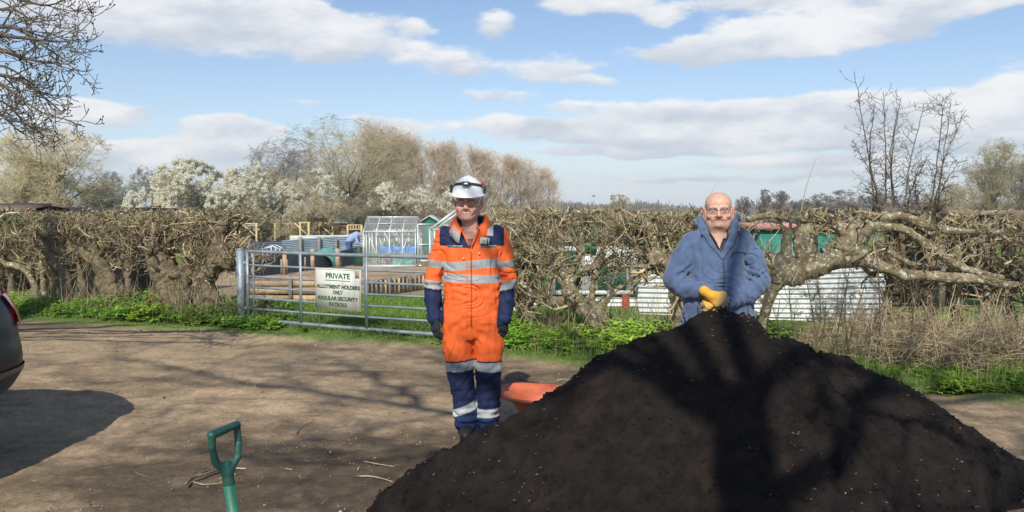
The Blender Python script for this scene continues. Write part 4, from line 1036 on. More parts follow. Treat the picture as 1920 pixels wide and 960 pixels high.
def shade_tree():
    """the bare tree behind the viewer: its trunk and limbs throw the shadows over heap and track"""
    global rnd
    keep = rnd; rnd = np.random.default_rng(88)
    b = np.array([.05, -2.6, 0.]); root = empty('shade_tree', tuple(b)); tag(root, 'bare tree behind the viewer that throws its trunk shadow over the heap', 'tree')
    mb = MB()
    V, F, p, r = gnarl(np.array([[0, 0, -.1], [.04, 0, 2], [.0, 0, 4.4], [-.03, 0, 6.1]]), [.31, .24, .185, .13], 40, 20, 3, .10); mb.add(V, F)
    f = np.array([-.03, 0, 6.0])
    spec = [([f, [-.9, .1, 6.7], [-2.2, .2, 7.3], [-4.2, .3, 8.1], [-6.2, .4, 9.0]], .075), ([f - [0, 0, .2], [-.8, -.1, 7.2], [-1.9, -.2, 8.6], [-3.4, -.1, 10.0]], .055), ([[-1.3, .1, 6.95], [-2.4, -.2, 6.5], [-4.0, -.1, 6.7], [-5.4, .0, 7.0]], .03),
            ([f, [.7, .1, 7.0], [1.6, .0, 7.6], [2.7, -.1, 8.0], [4.0, -.2, 8.8]], .07), ([f - [0, 0, .9], [.6, .2, 5.9], [1.2, .3, 7.0], [1.9, .3, 8.2], [2.6, .2, 9.6]], .075), ([[.7, .2, 6.1], [1.5, .3, 6.0], [2.3, .3, 6.4], [3.4, .2, 6.9]], .030),
            ([f, [.1, .3, 7.5], [.6, .4, 9.0], [1.2, .5, 10.5]], .07), ([f, [-.4, .1, 7.4], [-.9, 0, 9.0], [-1.8, .1, 10.8]], .07),
            ([f - [0, 0, 1.3], [.5, -.1, 4.9], [1.1, -.1, 5.5], [2.0, 0, 6.3], [2.8, 0, 7.4]], .045), ([f - [0, 0, .2], [-.5, 0, 6.9], [-1.6, .1, 8.3], [-2.9, .1, 9.7], [-4.0, .2, 10.6]], .05),
            ([[-2.2, .2, 7.3], [-3.0, .1, 8.4], [-4.2, 0, 9.6]], .06), ([[1.6, 0, 7.1], [2.0, -.1, 8.2], [2.9, 0, 9.4]], .06)]
    Ls, Rs = [], []
    for pts, rr in spec:
        c = crom(np.array(pts), 14); c[1:] += rnd.normal(0, .03, (13, 3)); Ls.append(c); Rs.append(np.linspace(rr, rr * .28, 14))
    L = np.array(Ls); LR = np.array(Rs); T = Twigs(); T.add(L, LR, 10); V, F = T.arrays(); mb.add(V, F)
    mb.build('trunk', BUDB, root, smooth=True)
    T = Twigs()
    A, AR = spawn(L, LR, 13, 6, .15, 1., (25, 60), (.5, 1.7), .15, (0, 0, .08), .5, .010, .5); T.add(A, AR, 5)
    B_, BR = spawn(A, AR, 6, 5, .2, 1., (30, 65), (.25, .7), .16, (0, 0, .05), .55, .006, .6); T.add(B_, BR, 3)
    Cc, CR = spawn(B_, BR, 3, 4, .3, 1., (35, 70), (.1, .3), .16, (0, 0, .1), .7, .004, 1.); T.add(Cc, CR, 3)
    def clear(q):       # no twig stands between the sun and the two men's upper bodies
        w = q + b; t = 5.65 - w[..., 1]; xx = w[..., 0] + .17 * t; zz = w[..., 2] - .84 * t
        hit = ((np.abs(xx + .30) < .42) | (np.abs(xx - 1.42) < .45)) & (zz > .75) & (zz < 2.0)
        return ~hit.any(1)
    T.b = [(p_[clear(p_)], r_[clear(p_)], k_) for p_, r_, k_ in T.b]
    V, F = T.arrays(); mk('crown', V, F, BUDB, root)
    rnd = keep
shade_tree()
def haze():
    m = bpy.data.materials.new('thin_haze'); m.use_nodes = True; nt = m.node_tree; nt.nodes.clear()
    o = nt.nodes.new('ShaderNodeOutputMaterial'); v = nt.nodes.new('ShaderNodeVolumePrincipled'); v.inputs['Density'].default_value = .0009; v.inputs['Color'].default_value = (.93, .96, 1, 1); v.inputs['Anisotropy'].default_value = .2
    nt.links.new(v.outputs[0], o.inputs['Volume'])
    q = MB(); q.box((0, 165, 7), (700, 500, 18)); h = q.build('haze', m); h['kind'] = 'stuff'; h['label'] = 'thin pale spring haze over the far trees'; h['category'] = 'haze'
haze()
# ------------------------------------------------------------------ gate, sign
GALV = mat('galvanised_steel', (.28, .33, .35), rough=.5, metal=.35, var=(6, .22), bump=(60, .15, .004))
RUST = mat('rusty_iron', (.20, .085, .04), rough=.85, var=(30, .4))
def gate():
    A = np.array([-3.60, 10.78, 0]); D = unit(np.array([2.36, -1.05, 0])); Lg = 3.62
    post = MB(); post.tube(np.array([A + D * -.085 + [0, 0, -.2], A + D * -.085 + [0, 0, 1.045]]), .056, 18); post.tube(np.array([A + D * -.085 + [0, 0, 1.04], A + D * -.085 + [0, 0, 1.06]]), [.058, .05], 18)
    root = empty('gate_post', tuple(A + D * -.085)); tag(root, 'round galvanised steel post carrying the left end of the field gate', 'gate post')
    off = A + D * -.085
    post.V = [v - off for v in post.V]; post.build('post', GALV, root, smooth=True)
    ch = MB()
    for i in range(13):
        z = .70 - i * .026; ch.tube(np.array([[.064 + .014 * math.cos(t), -.03 + .006 * (i % 2), z + .018 * math.sin(t)] if i % 2 else [.066, -.03 + .014 * math.cos(t), z + .018 * math.sin(t)] for t in np.linspace(0, 2 * np.pi, 9)[:-1]]), .0035, 5, False, True)
    ch.build('chain', RUST, root, smooth=True)
    h = MB()
    for z in (.86, .24): h = MB(); h.box((.05, -.01, z), (.07, .03, .05)); h.build('hinge', GALV, root)
    g = empty('field_gate', tuple(A)); tag(g, 'seven-bar galvanised steel field gate closed across the allotment entrance', 'gate')
    g.rotation_euler = (0, 0, math.atan2(D[1], D[0]))
    zs = [.105, .25, .395, .54, .685, .84, 1.025]
    for i, z in enumerate(zs):
        m = MB(); r = .024 if i in (0, 6) else .0145
        x = np.linspace(.04, Lg, 12); sag = -.012 * np.sin(np.linspace(0, np.pi, 12))
        m.tube(np.stack([x, 0 * x, z + sag + (-.018 if i == 0 else 0) * x / Lg], 1), r, 10); m.build('rail', GALV, g, smooth=True)
    for x in (.035, .135):
        m = MB(); m.tube(np.array([[x, 0, .07 if x < .1 else .1], [x, 0, 1.045 if x < .1 else 1.01]]), .022 if x < .1 else .012, 12); m.build('stile', GALV, g, smooth=True)
    for x in (.93, 1.95, 3.2):
        m = MB(); m.box((x, -.016, .56), (.038, .010, .96)); m.build('upright', GALV, g)
    m = MB(); m.tube(np.array([[Lg, 0, .07], [Lg, 0, 1.04]]), .022, 12); m.build('stile', GALV, g, smooth=True)
    m = MB(); m.box((Lg - .02, -.03, .80), (.16, .02, .03)); m.box((Lg - .09, -.045, .82), (.02, .03, .06)); m.build('latch', GALV, g)
    root = empty('gate_post', tuple(A + D * (Lg + .09))); tag(root, 'steel gate post at the latch end, hidden behind the man in orange', 'gate post')
    m = MB(); m.tube(np.array([[0, 0, -.2], [0, 0, 1.06]]), .05, 16); m.build('post', GALV, root, smooth=True)
    # sign
    s = empty('notice_sign', tuple(A + D * 1.53 + np.array([0, 0, .572]))); s.rotation_euler = (0, R(.8), math.atan2(D[1], D[0]))
    tag(s, 'white notice with green lettering fixed to the bars of the field gate', 'sign')
    W, H = .700, .525
    fr = mat('sign_face', (.76, .75, .66), rough=.45, var=(2.5, .10))
    nt = fr.node_tree; N, L = nt.nodes.new, nt.links.new; pb = nt.nodes['Principled BSDF']; src = pb.inputs['Base Color'].links[0].from_socket
    tc = [n for n in nt.nodes if n.type == 'TEX_COORD'][0]
    mp = N('ShaderNodeMapping'); mp.inputs['Scale'].default_value = (22, 1, 3.0); L(tc.outputs['Object'], mp.inputs[0])
    nz = N('ShaderNodeTexNoise'); nz.inputs['Scale'].default_value = 1.0; nz.inputs['Detail'].default_value = 5; L(mp.outputs[0], nz.inputs['Vector'])
    mr = N('ShaderNodeMapRange'); mr.inputs['From Min'].default_value = .55; mr.inputs['From Max'].default_value = .80; mr.inputs['To Max'].default_value = .55; L(nz.outputs[0], mr.inputs['Value'])
    mx = N('ShaderNodeMix'); mx.data_type = 'RGBA'; L(mr.outputs[0], mx.inputs[0]); L(src, mx.inputs[6]); mx.inputs[7].default_value = (.50, .38, .20, 1); L(mx.outputs[2], pb.inputs['Base Color'])
    m = MB(); m.box((0, -.030, 0), (W, .004, H)); m.build('panel', fr, s)
    m = MB(); e = .006
    for c, d in (((0, -.0335, H / 2 - .012), (W - .02, .002, .004)), ((0, -.0335, -H / 2 + .012), (W - .02, .002, .004)), ((W / 2 - .012, -.0335, 0), (.004, .002, H - .03)), ((-W / 2 + .012, -.0335, 0), (.004, .002, H - .03))): m.box(c, d)
    m.build('border', mat('sign_border', (.33, .17, .08)), s)
    m = MB(); m.box((W / 2 - .055, -.0330, H / 2 - .062), (.062, .0012, .085)); m.build('sticker', mat('old_tape', (.42, .35, .20)), s)
    gm = mat('dark_green_lettering', (.015, .15, .055), rough=.5); gm2 = mat('faded_green_lettering', (.045, .10, .045), rough=.5)
    def text(body, size, x, z, mt, width, bold=.0):
        cu = bpy.data.curves.new('lettering', 'FONT'); cu.body = body; cu.size = size; cu.align_x = 'CENTER'; cu.align_y = 'CENTER'; cu.extrude = .0006; cu.offset = bold
        o = bpy.data.objects.new('tmp', cu); C.objects.link(o); bpy.context.view_layer.update()
        me = bpy.data.meshes.new_from_object(o.evaluated_get(bpy.context.evaluated_depsgraph_get())); bpy.data.objects.remove(o)
        co = np.zeros(len(me.vertices) * 3, np.float32); me.vertices.foreach_get('co', co); co = co.reshape(-1, 3)
        k = width / (co[:, 0].max() - co[:, 0].min()); cx = (co[:, 0].max() + co[:, 0].min()) / 2; cz = (co[:, 1].max() + co[:, 1].min()) / 2
        new = np.stack([(co[:, 0] - cx) * k + x, -.0332 - co[:, 2], co[:, 1] - cz + z], 1).astype(np.float32)
        me.vertices.foreach_set('co', new.ravel()); me.materials.clear(); me.materials.append(mt); me.update()
        q = bpy.data.objects.new('lettering', me); C.objects.link(q); q.parent = s
    text('PRIVATE', .094, 0, .172, gm, .375, .0032)
    m = MB(); m.box((0, -.0335, .112), (.388, .0015, .008)); m.build('underline', gm, s)
    text('ALLOTMENT HOLDERS', .066, 0, .032, gm2, .668, .0034)
    text('ONLY', .066, 0, -.040, gm2, .155, .0034)
    text('REGULAR SECURITY', .066, 0, -.118, gm2, .620, .0034)
    text('PATROLS', .066, 0, -.194, gm2, .275, .0034)
gate()

# ------------------------------------------------------------------ allotment plots behind the gate
def corr(a, b, z0a, z1a, z0b, z1b, pitch=.076, amp=.017, nx=2, horizontal=True):
    """corrugated sheet between two ground points, ridges running level"""
    a = np.array(a, float); b = np.array(b, float); d = unit(np.array([b[0] - a[0], b[1] - a[1], 0])); nrm = np.array([d[1], -d[0], 0])
    H = max(z1a - z0a, z1b - z0b); nz = max(8, int(H / pitch * 8)); s = np.linspace(0, 1, nz)
    V = []
    for t in np.linspace(0, 1, nx):
        p = a[:2] + (b[:2] - a[:2]) * t; lo = z0a + (z0b - z0a) * t; hi = z1a + (z1b - z1a) * t
        w = amp * np.sin(s * H / pitch * 2 * np.pi)
        V.append(np.stack([p[0] + nrm[0] * w, p[1] + nrm[1] * w, lo + (hi - lo) * s], 1))
    V = np.array(V); th_ = .002
    i = np.arange(nx - 1)[:, None]; j = np.arange(nz - 1)[None]
    F = np.stack([i * nz + j, (i + 1) * nz + j, (i + 1) * nz + j + 1, i * nz + j + 1], -1).reshape(-1, 4)
    n0 = nx * nz
    V2 = np.concatenate([V.reshape(-1, 3), V.reshape(-1, 3) - nrm * .004]); F2 = np.concatenate([F, F[:, ::-1] + n0])
    return V2, F2
def cmat(name, a, b, r=.6, metal=.3): return mat(name, a, rough=r, metal=metal, var=(2.2, .2), col2=b, bump=(12, .1, .01))
DKC = cmat('weathered_dark_corrugated', (.060, .085, .105), (.13, .165, .19)); LTC = cmat('pale_blue_corrugated', (.24, .31, .36), (.40, .47, .52)); WHC = cmat('white_corrugated', (.60, .62, .60), (.78, .78, .74)); BLC = cmat('bluish_corrugated', (.09, .13, .19), (.20, .26, .33))
WOOD = mat('weathered_wood', (.24, .17, .11), rough=.9, var=(7, .4), col2=(.42, .31, .20)); WOODO = mat('orange_stained_wood', (.40, .18, .07), rough=.85, var=(6, .3)); WOODY = mat('new_pine', (.58, .43, .22), rough=.8, var=(6, .2)); WOODG = mat('grey_wood', (.16, .14, .12), rough=.9, var=(7, .4), col2=(.30, .27, .22))
def gpt(px, py, zoff=0.):
    """where the sight line meets the sloping ground"""
    y = 12.
    for _ in range(60):
        z = float(G(0, y)); y = y * .5 + .5 * ((CAMZ - z) / ((py - 388) / FPX))
    return np.array([gx(px, y), y, float(G(0, y))])
def fence_corr(name, label, segs, m, posts=(), pm=None, ph=.85, cat='fence'):
    root = empty(name, tuple(segs[0][0])); o = np.array(segs[0][0]); tag(root, label, cat)
    for (a, b, ha, hb) in segs:
        V, F = corr(a, b, a[2], a[2] + ha, b[2], b[2] + hb); mk('corrugated_sheet', V - o, F, m, root)
    for (p, h, w) in posts:
        q = MB(); q.box(np.array(p) - o + [0, 0, h / 2], (w, w, h)); q.build('post', pm, root)
    return root
def H_at(p, py): return CAMZ + (388 - py) / FPX * p[1] - p[2]
def allotment():
    a = gpt(440, 523); b = gpt(533, 513); c = gpt(588, 504); d = gpt(633, 500); e = gpt(664, 497)
    back = np.array([0, .10, 0]); pp = [gpt(x, y) - back * 1.3 for x, y in ((476, 520), (535, 514), (587, 507), (634, 502))]
    fence_corr('corrugated_fence', 'dark blue-grey corrugated sheet fence with wooden posts behind the gate', [(a, b, H_at(a, 478), H_at(b, 477)), (b, c, H_at(b, 475), H_at(c, 474)), (c, d, H_at(c, 474), H_at(d, 472)), (d, e, H_at(d, 471), H_at(e, 466))], DKC,
               [(pp[0], H_at(pp[0], 475), .10), (pp[1], H_at(pp[1], 474), .11), (pp[2], H_at(pp[2], 466), .12), (pp[3], H_at(pp[3], 466), .15)], mat('pale_post', (.48, .33, .21), rough=.85, var=(6, .3)))
    def lowpost(px, py, ptop, w, lab):
        p = gpt(px, py) - back * 2; m = MB(); m.box((0, 0, H_at(p, ptop) / 2), (w, w, H_at(p, ptop))); o = m.build('stake', WOOD); o.location = p; tag(o, lab, 'stake')
    lowpost(530, 515, 486, .05, 'thin short stake just left of the second fence post behind the gate'); lowpost(540, 514, 486, .05, 'thin short stake just right of the second fence post behind the gate'); lowpost(574, 508, 482, .05, 'thin leaning stake between the second and third fence posts')
    # pale sheets behind
    z = lambda Y: float(G(0, Y))
    def pt(px, Y): return np.array([gx(px, Y), Y, z(Y)])
    a, b, c, d = pt(528, 33.5), pt(563, 34), pt(630, 35), pt(680, 35.5)
    fence_corr('corrugated_fence', 'pale blue-grey corrugated sheet fence reaching to the bending gardener', [(a, b, H_at(a, 451), H_at(b, 448)), (b, c, H_at(b, 448), H_at(c, 443)), (c, d, H_at(c, 443), H_at(d, 443))], LTC, [(pt(563, 33.9), H_at(pt(563, 33.9), 445), .12), (pt(598, 34.4), H_at(pt(598, 34.4), 444), .12), (pt(630, 34.8), H_at(pt(630, 34.8), 443), .08)], WOODG)
    a, b = pt(418, 31.5), pt(528, 33.3)
    fence_corr('corrugated_fence', 'shiny blue corrugated sheet fence just right of the gate post', [(a, b, H_at(a, 455), H_at(b, 451))], BLC, [(pt(466, 32.2), H_at(pt(466, 32.2), 450), .12)], WOODG)
    a, b = pt(372, 26.5), pt(448, 27.5)
    fence_corr('corrugated_fence', 'weathered corrugated sheets glimpsed between the left hedge trunks', [(a, b, H_at(a, 470), H_at(b, 466))], DKC, [(pt(425, 26.7), H_at(pt(425, 26.7), 462), .1)], WOODG)
    a, b = pt(543, 40), pt(684, 41)
    fence_corr('corrugated_fence', 'white-topped long corrugated sheet fence furthest back, below the brown shed', [(a, b, H_at(a, 441), H_at(b, 440))], WHC)
    # soil plot edging, raised bed of planks and pallets
    root = empty('raised_bed', tuple(gpt(520, 560))); o = np.array(root.location); tag(root, 'low raised bed walled with warm brown planks right behind the gate', 'raised bed')
    A = np.array([gx(456, 14.6), 14.6, z(14.6)]); B = np.array([gx(597, 14.3), 14.3, z(14.3)]); A2 = A + [-.35, 1.2, -.02]; B2 = B + [-.25, 1.2, -.02]
    for k, (zc, h) in enumerate(((.08, .15), (.225, .14), (.355, .12))):
        for s_, e_ in ((0, .62), (.64, 1.0)):
            p, q = A + (B - A) * s_, A + (B - A) * e_; m = MB(); m.bar(p - o + [0, 0, zc + .01 * rnd.normal()], q - o + [0, 0, zc + .01 * rnd.normal()], .03, h * .9); m.build('plank', [WOOD, mat('light_plank', (.47, .32, .18), rough=.85, var=(7, .3))][(k + int(s_ > 0)) % 2], root)
    for t in (.0, .63, 1.0):
        p = A + (B - A) * t - o + [0, -.05, 0]; m = MB(); m.box(p + [0, 0, .22], (.06, .05, .46)); m.build('post', WOODG, root)
    for p, q in ((A, A2), (B, B2), (A2, B2)):
        m = MB(); m.bar(p - o + [0, 0, .21], q - o + [0, 0, .21], .03, .40); m.build('plank', WOOD, root)
    m = MB(); V = np.array([A, B, B2, A2]) - o + [0, 0, .36]; m.add(V, np.array([[0, 1, 2, 3]])); m.build('soil', mat('bed_soil', (.30, .20, .12), var=(6, .4), bump=(20, 1, .05)), root)
    # small A-frame
    def aframe(px0, px1, Y, top, eave, nm, lab, mt, w=.05):
        r_ = empty(nm, (gx((px0 + px1) / 2, Y), Y, z(Y))); tag(r_, lab, 'cold frame')
        hw = (px1 - px0) / 2 / FPX * Y; ze = H_at(np.array([0, Y, z(Y)]), eave); zt = H_at(np.array([0, Y, z(Y)]), top)
        for dy in (0, .5):
            m = MB(); m.bar((-hw, dy, 0), (-hw, dy, ze), w, w, (0, 1, 0)); m.bar((hw, dy, 0), (hw, dy, ze), w, w, (0, 1, 0)); m.bar((-hw, dy, ze), (0, dy, zt), w, w, (0, 1, 0)); m.bar((hw, dy, ze), (0, dy, zt), w, w, (0, 1, 0)); m.bar((0, dy, ze * .6), (0, dy, zt), w, w, (0, 1, 0)); m.build('end_frame', mt, r_)
        m = MB(); m.bar((0, 0, zt), (0, .5, zt), w, w); m.bar((-hw, 0, ze), (-hw, .5, ze), w, w); m.bar((hw, 0, ze), (hw, .5, ze), w, w); m.build('rail', mt, r_)
    WHT = mat('white_frame', (.68, .70, .70), rough=.5)
    aframe(492, 524, 28, 460.5, 467, 'cold_frame', 'small white gabled cold frame peeping over the top rail of the gate', WHT, .03)
    # green humped net
    n = 18; th_ = np.linspace(0, np.pi, n); Y0 = 31.2; c0 = np.array([gx(613, Y0), Y0, z(Y0)]); V = []
    Hh = H_at(c0, 464)
    for s in np.linspace(-1, 1, 9):
        V.append(np.stack([.52 * np.cos(th_) * (1 - .25 * s * s), s * .8 + 0 * th_, Hh * np.sin(th_) ** .7 * (1 - .35 * s * s)], 1))
    V = np.array(V).reshape(-1, 3); i = np.arange(8)[:, None]; j = np.arange(n - 1)[None]; F = np.stack([i * n + j, (i + 1) * n + j, (i + 1) * n + j + 1, i * n + j + 1], -1).reshape(-1, 4)
    o_ = mk('green_cloche', V, F, mat('green_net', (.10, .36, .25), var=(5, .2))); o_.location = c0; tag(o_, 'green netted hump showing in front of the pale corrugated fence', 'cloche')
    # barrel
    p = gpt(674, 499); s_ = .32 / 1.0; hB = H_at(p, 465); r0 = 12.5 / FPX * p[1]
    root = empty('water_butt', tuple(p)); tag(root, 'dark green plastic water butt at the left corner of the greenhouse', 'water butt')
    prof = [(0, 0), (.86, 0), (.93, .03), (.98, .25), (1, .3), (.98, .33), (1.0, .55), (1.02, .6), (.99, .63), (.97, .9), (.93, .97), (.9, 1.0)]
    m = MB(); m.tube(np.array([[0, 0, b_ * hB] for a_, b_ in prof[1:]]), [a_ * r0 for a_, b_ in prof[1:]], 28); m.build('barrel', mat('dark_green_plastic', (.018, .055, .045), rough=.4), root, smooth=True)
    m = MB(); m.tube(np.array([[0, 0, hB], [0, 0, hB + .03], [0, 0, hB + .045]]), [r0 * .97, r0 * .95, r0 * .5], 28); m.build('lid', mat('dark_lid', (.03, .07, .06), rough=.4), root, smooth=True)
    # greenhouse
    gh = gpt(683, 500); Yf = gh[1] - .2; z0 = z(Yf)
    x0, x1 = gx(681, Yf), gx(779, Yf); ze = CAMZ + (388 - 434.5) / FPX * Yf - z0; dep = 2.0
    zr = CAMZ + (388 - 407) / FPX * (Yf + dep / 2) - z0
    root = empty('greenhouse', (x0, Yf, z0)); tag(root, 'aluminium framed glass greenhouse with a ridge roof beyond the gate', 'greenhouse')
    Wd = x1 - x0; AL = mat('aluminium_glazing_bar', (.62, .66, .62), rough=.4, metal=.25); GL = mat('greenhouse_glass', (.80, .86, .86), rough=.08, alpha=.17, spec=.6)
    fr = .045
    base = MB()
    for a_, b_ in (((0, 0, .03), (Wd, 0, .03)), ((0, dep, .03), (Wd, dep, .03)), ((0, 0, .03), (0, dep, .03)), ((Wd, 0, .03), (Wd, dep, .03))): base.bar(a_, b_, .06, .09)
    base.build('base_frame', AL, root)
    for nm, y in (('front_frame', 0), ('back_frame', dep)):
        m = MB()
        for i in range(5): m.bar((Wd * i / 4, y, 0), (Wd * i / 4, y, ze), fr, fr, (0, 1, 0))
        m.bar((0, y, ze), (Wd, y, ze), .06, .06)
        m.bar((Wd * .10, y - .01 if y == 0 else y, ze * .95), (Wd * .32, y, .06), .03, .02, (0, 1, 0)); m.bar((Wd * .86, y, ze * .85), (Wd * .62, y, .06), .03, .02, (0, 1, 0)); m.bar((Wd * .42, y, ze * .95), (Wd * .52, y, ze * .62), .03, .02, (0, 1, 0))
        m.build(nm, AL, root)
    for nm, x in (('gable_frame', 0), ('gable_frame', Wd)):
        m = MB(); m.bar((x, 0, ze), (x, dep / 2, zr), fr, fr, (1, 0, 0)); m.bar((x, dep, ze), (x, dep / 2, zr), fr, fr, (1, 0, 0)); m.bar((x, 0, ze), (x, dep, ze), fr * .8, fr * .8)
        m.bar((x, dep * .33, 0), (x, dep * .33, ze), fr, fr, (1, 0, 0)); m.bar((x, dep * .67, 0), (x, dep * .67, ze), fr, fr, (1, 0, 0)); m.build(nm, AL, root)
    m = MB(); m.bar((0, dep / 2, zr), (Wd, dep / 2, zr), .06, .06)
    for i in range(5):
        x = Wd * i / 4; m.bar((x, 0, ze), (x, dep / 2, zr), fr, fr * .8, (1, 0, 0)); m.bar((x, dep, ze), (x, dep / 2, zr), fr, fr * .8, (1, 0, 0))
    m.bar((0, dep * .27, ze + (zr - ze) * .54), (Wd, dep * .27, ze + (zr - ze) * .54), .015, .015)
    m.build('roof_frame', AL, root)
    m = MB(); t0, t1 = .46, .98; m.bar((Wd * .26, dep / 2 * t0, ze + (zr - ze) * t0 + .05), (Wd * .49, dep / 2 * t0, ze + (zr - ze) * t0 + .05), .05, .035)
    m.bar((Wd * .26, dep / 2 * t0, ze + (zr - ze) * t0 + .05), (Wd * .26, dep / 2 * t1, ze + (zr - ze) * t1 + .04), .04, .03, (1, 0, 0)); m.bar((Wd * .49, dep / 2 * t0, ze + (zr - ze) * t0 + .05), (Wd * .49, dep / 2 * t1, ze + (zr - ze) * t1 + .04), .04, .03, (1, 0, 0)); m.build('roof_vent', mat('vent_frame', (.62, .58, .42), rough=.6), root)
    for nm, q in (('wall_pane', [(0, 0, .05), (Wd, 0, .05), (Wd, 0, ze), (0, 0, ze)]), ('wall_pane', [(0, dep, .05), (Wd, dep, .05), (Wd, dep, ze), (0, dep, ze)]), ('roof_pane', [(0, 0, ze), (Wd, 0, ze), (Wd, dep / 2, zr), (0, dep / 2, zr)]), ('roof_pane', [(0, dep, ze), (Wd, dep, ze), (Wd, dep / 2, zr), (0, dep / 2, zr)]),
                  ('wall_pane', [(0, 0, .05), (0, dep, .05), (0, dep, ze), (0, 0, ze)]), ('wall_pane', [(Wd, 0, .05), (Wd, dep, .05), (Wd, dep, ze), (Wd, 0, ze)])):
        m = MB(); m.add(np.array(q) + [0, .004, 0], np.array([[0, 1, 2, 3]])); m.build(nm, GL, root)
    for x in (0, Wd):
        m = MB(); m.add(np.array([(x, 0, ze), (x, dep, ze), (x, dep / 2, zr)]) + [.004, 0, 0], np.array([[0, 1, 2]])); m.build('gable_pane', GL, root)
    # door standing at the right gable
    m = MB(); X = Wd + .10
    for a_, b_ in (((X, -.05, .02), (X, -.05, zr * .86)), ((X + .62, .35, .02), (X + .62, .35, zr * .86)), ((X, -.05, zr * .86), (X + .62, .35, zr * .86)), ((X, -.05, .05), (X + .62, .35, .05)), ((X, -.05, zr * .45), (X + .62, .35, zr * .45))): m.bar(a_, b_, .05, .04, (0, 1, .1))
    dr = m.build('door', AL, root); m = MB(); m.add(np.array([(X, -.03, .05), (X + .62, .37, .05), (X + .62, .37, zr * .86), (X, -.03, zr * .86)]), np.array([[0, 1, 2, 3]])); m.build('pane', GL, dr)
    # in the greenhouse: staging with blue sheet, green sheet, pots
    def drape(nm, lab, x0_, x1_, ya, yb, zt, zb, mt, sd):
        n1, n2 = 40, 14; u = np.linspace(0, 1, n1)[:, None]; v = np.linspace(0, 1, n2)[None]
        X_ = x0_ + (x1_ - x0_) * u + 0 * v; prof = np.clip(v * 2.2, 0, 1); Y_ = yb + (ya - yb) * prof + 0 * u; Z_ = zt - (zt - zb) * np.clip((v - .45) / .55, 0, 1) + 0 * u
        p_ = np.stack([X_, Y_, Z_], -1); w = vn(p_, 6, 140 + sd); p_[..., 1] += .05 * w; p_[..., 2] += .04 * vn(p_, 5, 150 + sd)
        i = np.arange(n1 - 1)[:, None]; j = np.arange(n2 - 1)[None]; F = np.stack([i * n2 + j, (i + 1) * n2 + j, (i + 1) * n2 + j + 1, i * n2 + j + 1], -1).reshape(-1, 4)
        o = mk(nm, p_ - np.array([0, 0, 0]), F, mt); o.location = (x0, Yf, z0); tag(o, lab, 'tarpaulin')
    zz = lambda py: CAMZ + (388 - py) / FPX * (Yf + .5) - z0
    tb = empty('staging', (x0 + Wd * .62, Yf + .9, z0)); tag(tb, 'slatted staging bench inside the greenhouse under the blue sheet', 'bench')
    m = MB(); m.box((0, 0, zz(467)), (Wd * .70, .8, .04)); m.build('top', WOODG, tb)
    for sx in (-.33, .33):
        for sy in (-.35, .35): m = MB(); m.box((Wd * sx, sy, zz(467) / 2), (.05, .05, zz(467) - .05)); m.build('leg', WOODG, tb)
    drape('blue_tarpaulin', 'bright blue plastic sheet draped over the greenhouse staging', Wd * .27, Wd * .99, .35, 1.2, zz(463), zz(473), mat('blue_sheet', (.03, .20, .62), rough=.4), 1)
    drape('green_tarpaulin', 'turquoise green sheet bunched on the greenhouse floor', Wd * .50, Wd * .92, .25, .8, zz(489) , .04, mat('green_sheet', (.03, .40, .27), rough=.5), 2)
    for px, lab, hh, col in ((728, 'terracotta plant pot on the greenhouse floor left of the green sheet', .32, (.45, .18, .10)), (795, 'small white tub standing outside the right end of the greenhouse', .28, (.7, .68, .6))):
        m = MB(); m.tube(np.array([[0, 0, 0], [0, 0, hh * .85], [0, 0, hh * .86], [0, 0, hh]]), [.10, .14, .16, .165], 16); o = m.build('plant_pot', mat('pot', col), smooth=True); o.location = (gx(px, Yf + (.4 if px < 780 else -.2)), Yf + (.4 if px < 780 else -.2), z0); tag(o, lab, 'pot')
    rr = np.random.default_rng(3)
    for k in range(9):
        m = MB()
        for j in range(7):
            d = unit(np.array([rr.normal(0, .5), rr.normal(0, .5), 1.])); m.tube(np.array([[0, 0, 0], d * .12, d * .24]), [.012, .02, .004], 5)
        o = m.build('seedling', mat('seedling_green', (.07, .16, .05))); o.location = (x0 + Wd * (.34 + .07 * k), Yf + 1.0, z0 + zz(464) + .04); tag(o, 'dark green seedling in the line standing on the blue sheet', 'seedling', 'seedlings lined up on the staging in the greenhouse')
    # little brown shed with grey-green roof
    def shed(name, label, px0, px1, Y, top, eave, bottom, wall, roofm, dep=1.8, gable=False, front=None, opening=None):
        zb = z(Y); Wd_ = gx(px1, Y) - gx(px0, Y); root = empty(name, (gx(px0, Y), Y, zb)); tag(root, label, 'shed')
        E_ = CAMZ + (388 - eave) / FPX * Y - zb; T_ = CAMZ + (388 - top) / FPX * (Y + dep / 2) - zb
        m = MB()
        if opening:
            a_, b_ = opening; m.box((Wd_ * a_ / 2, .02, E_ / 2), (Wd_ * a_, .04, E_)); m.box((Wd_ * (1 + b_) / 2, .02, E_ / 2), (Wd_ * (1 - b_), .04, E_)); m.box((Wd_ * (a_ + b_) / 2, .02, E_ - .12), (Wd_ * (b_ - a_), .04, .24))
        else: m.box((Wd_ / 2, .02, E_ / 2), (Wd_, .04, E_))
        m.box((Wd_ / 2, dep - .02, E_ / 2), (Wd_, .04, E_)); m.box((.02, dep / 2, E_ / 2), (.04, dep - .08, E_)); m.box((Wd_ - .02, dep / 2, E_ / 2), (.04, dep - .08, E_))
        if gable:
            for y in (0, dep): m.add(np.array([(0, y, E_), (Wd_, y, E_), (Wd_ / 2, y, T_)]), np.array([[0, 1, 2]]))
        for i in range(int(Wd_ / .14)): m.box((.07 + i * .14, -.006, E_ / 2), (.012, .012, E_))
        m.build('wall', wall, root)
        m = MB(); o_ = .12
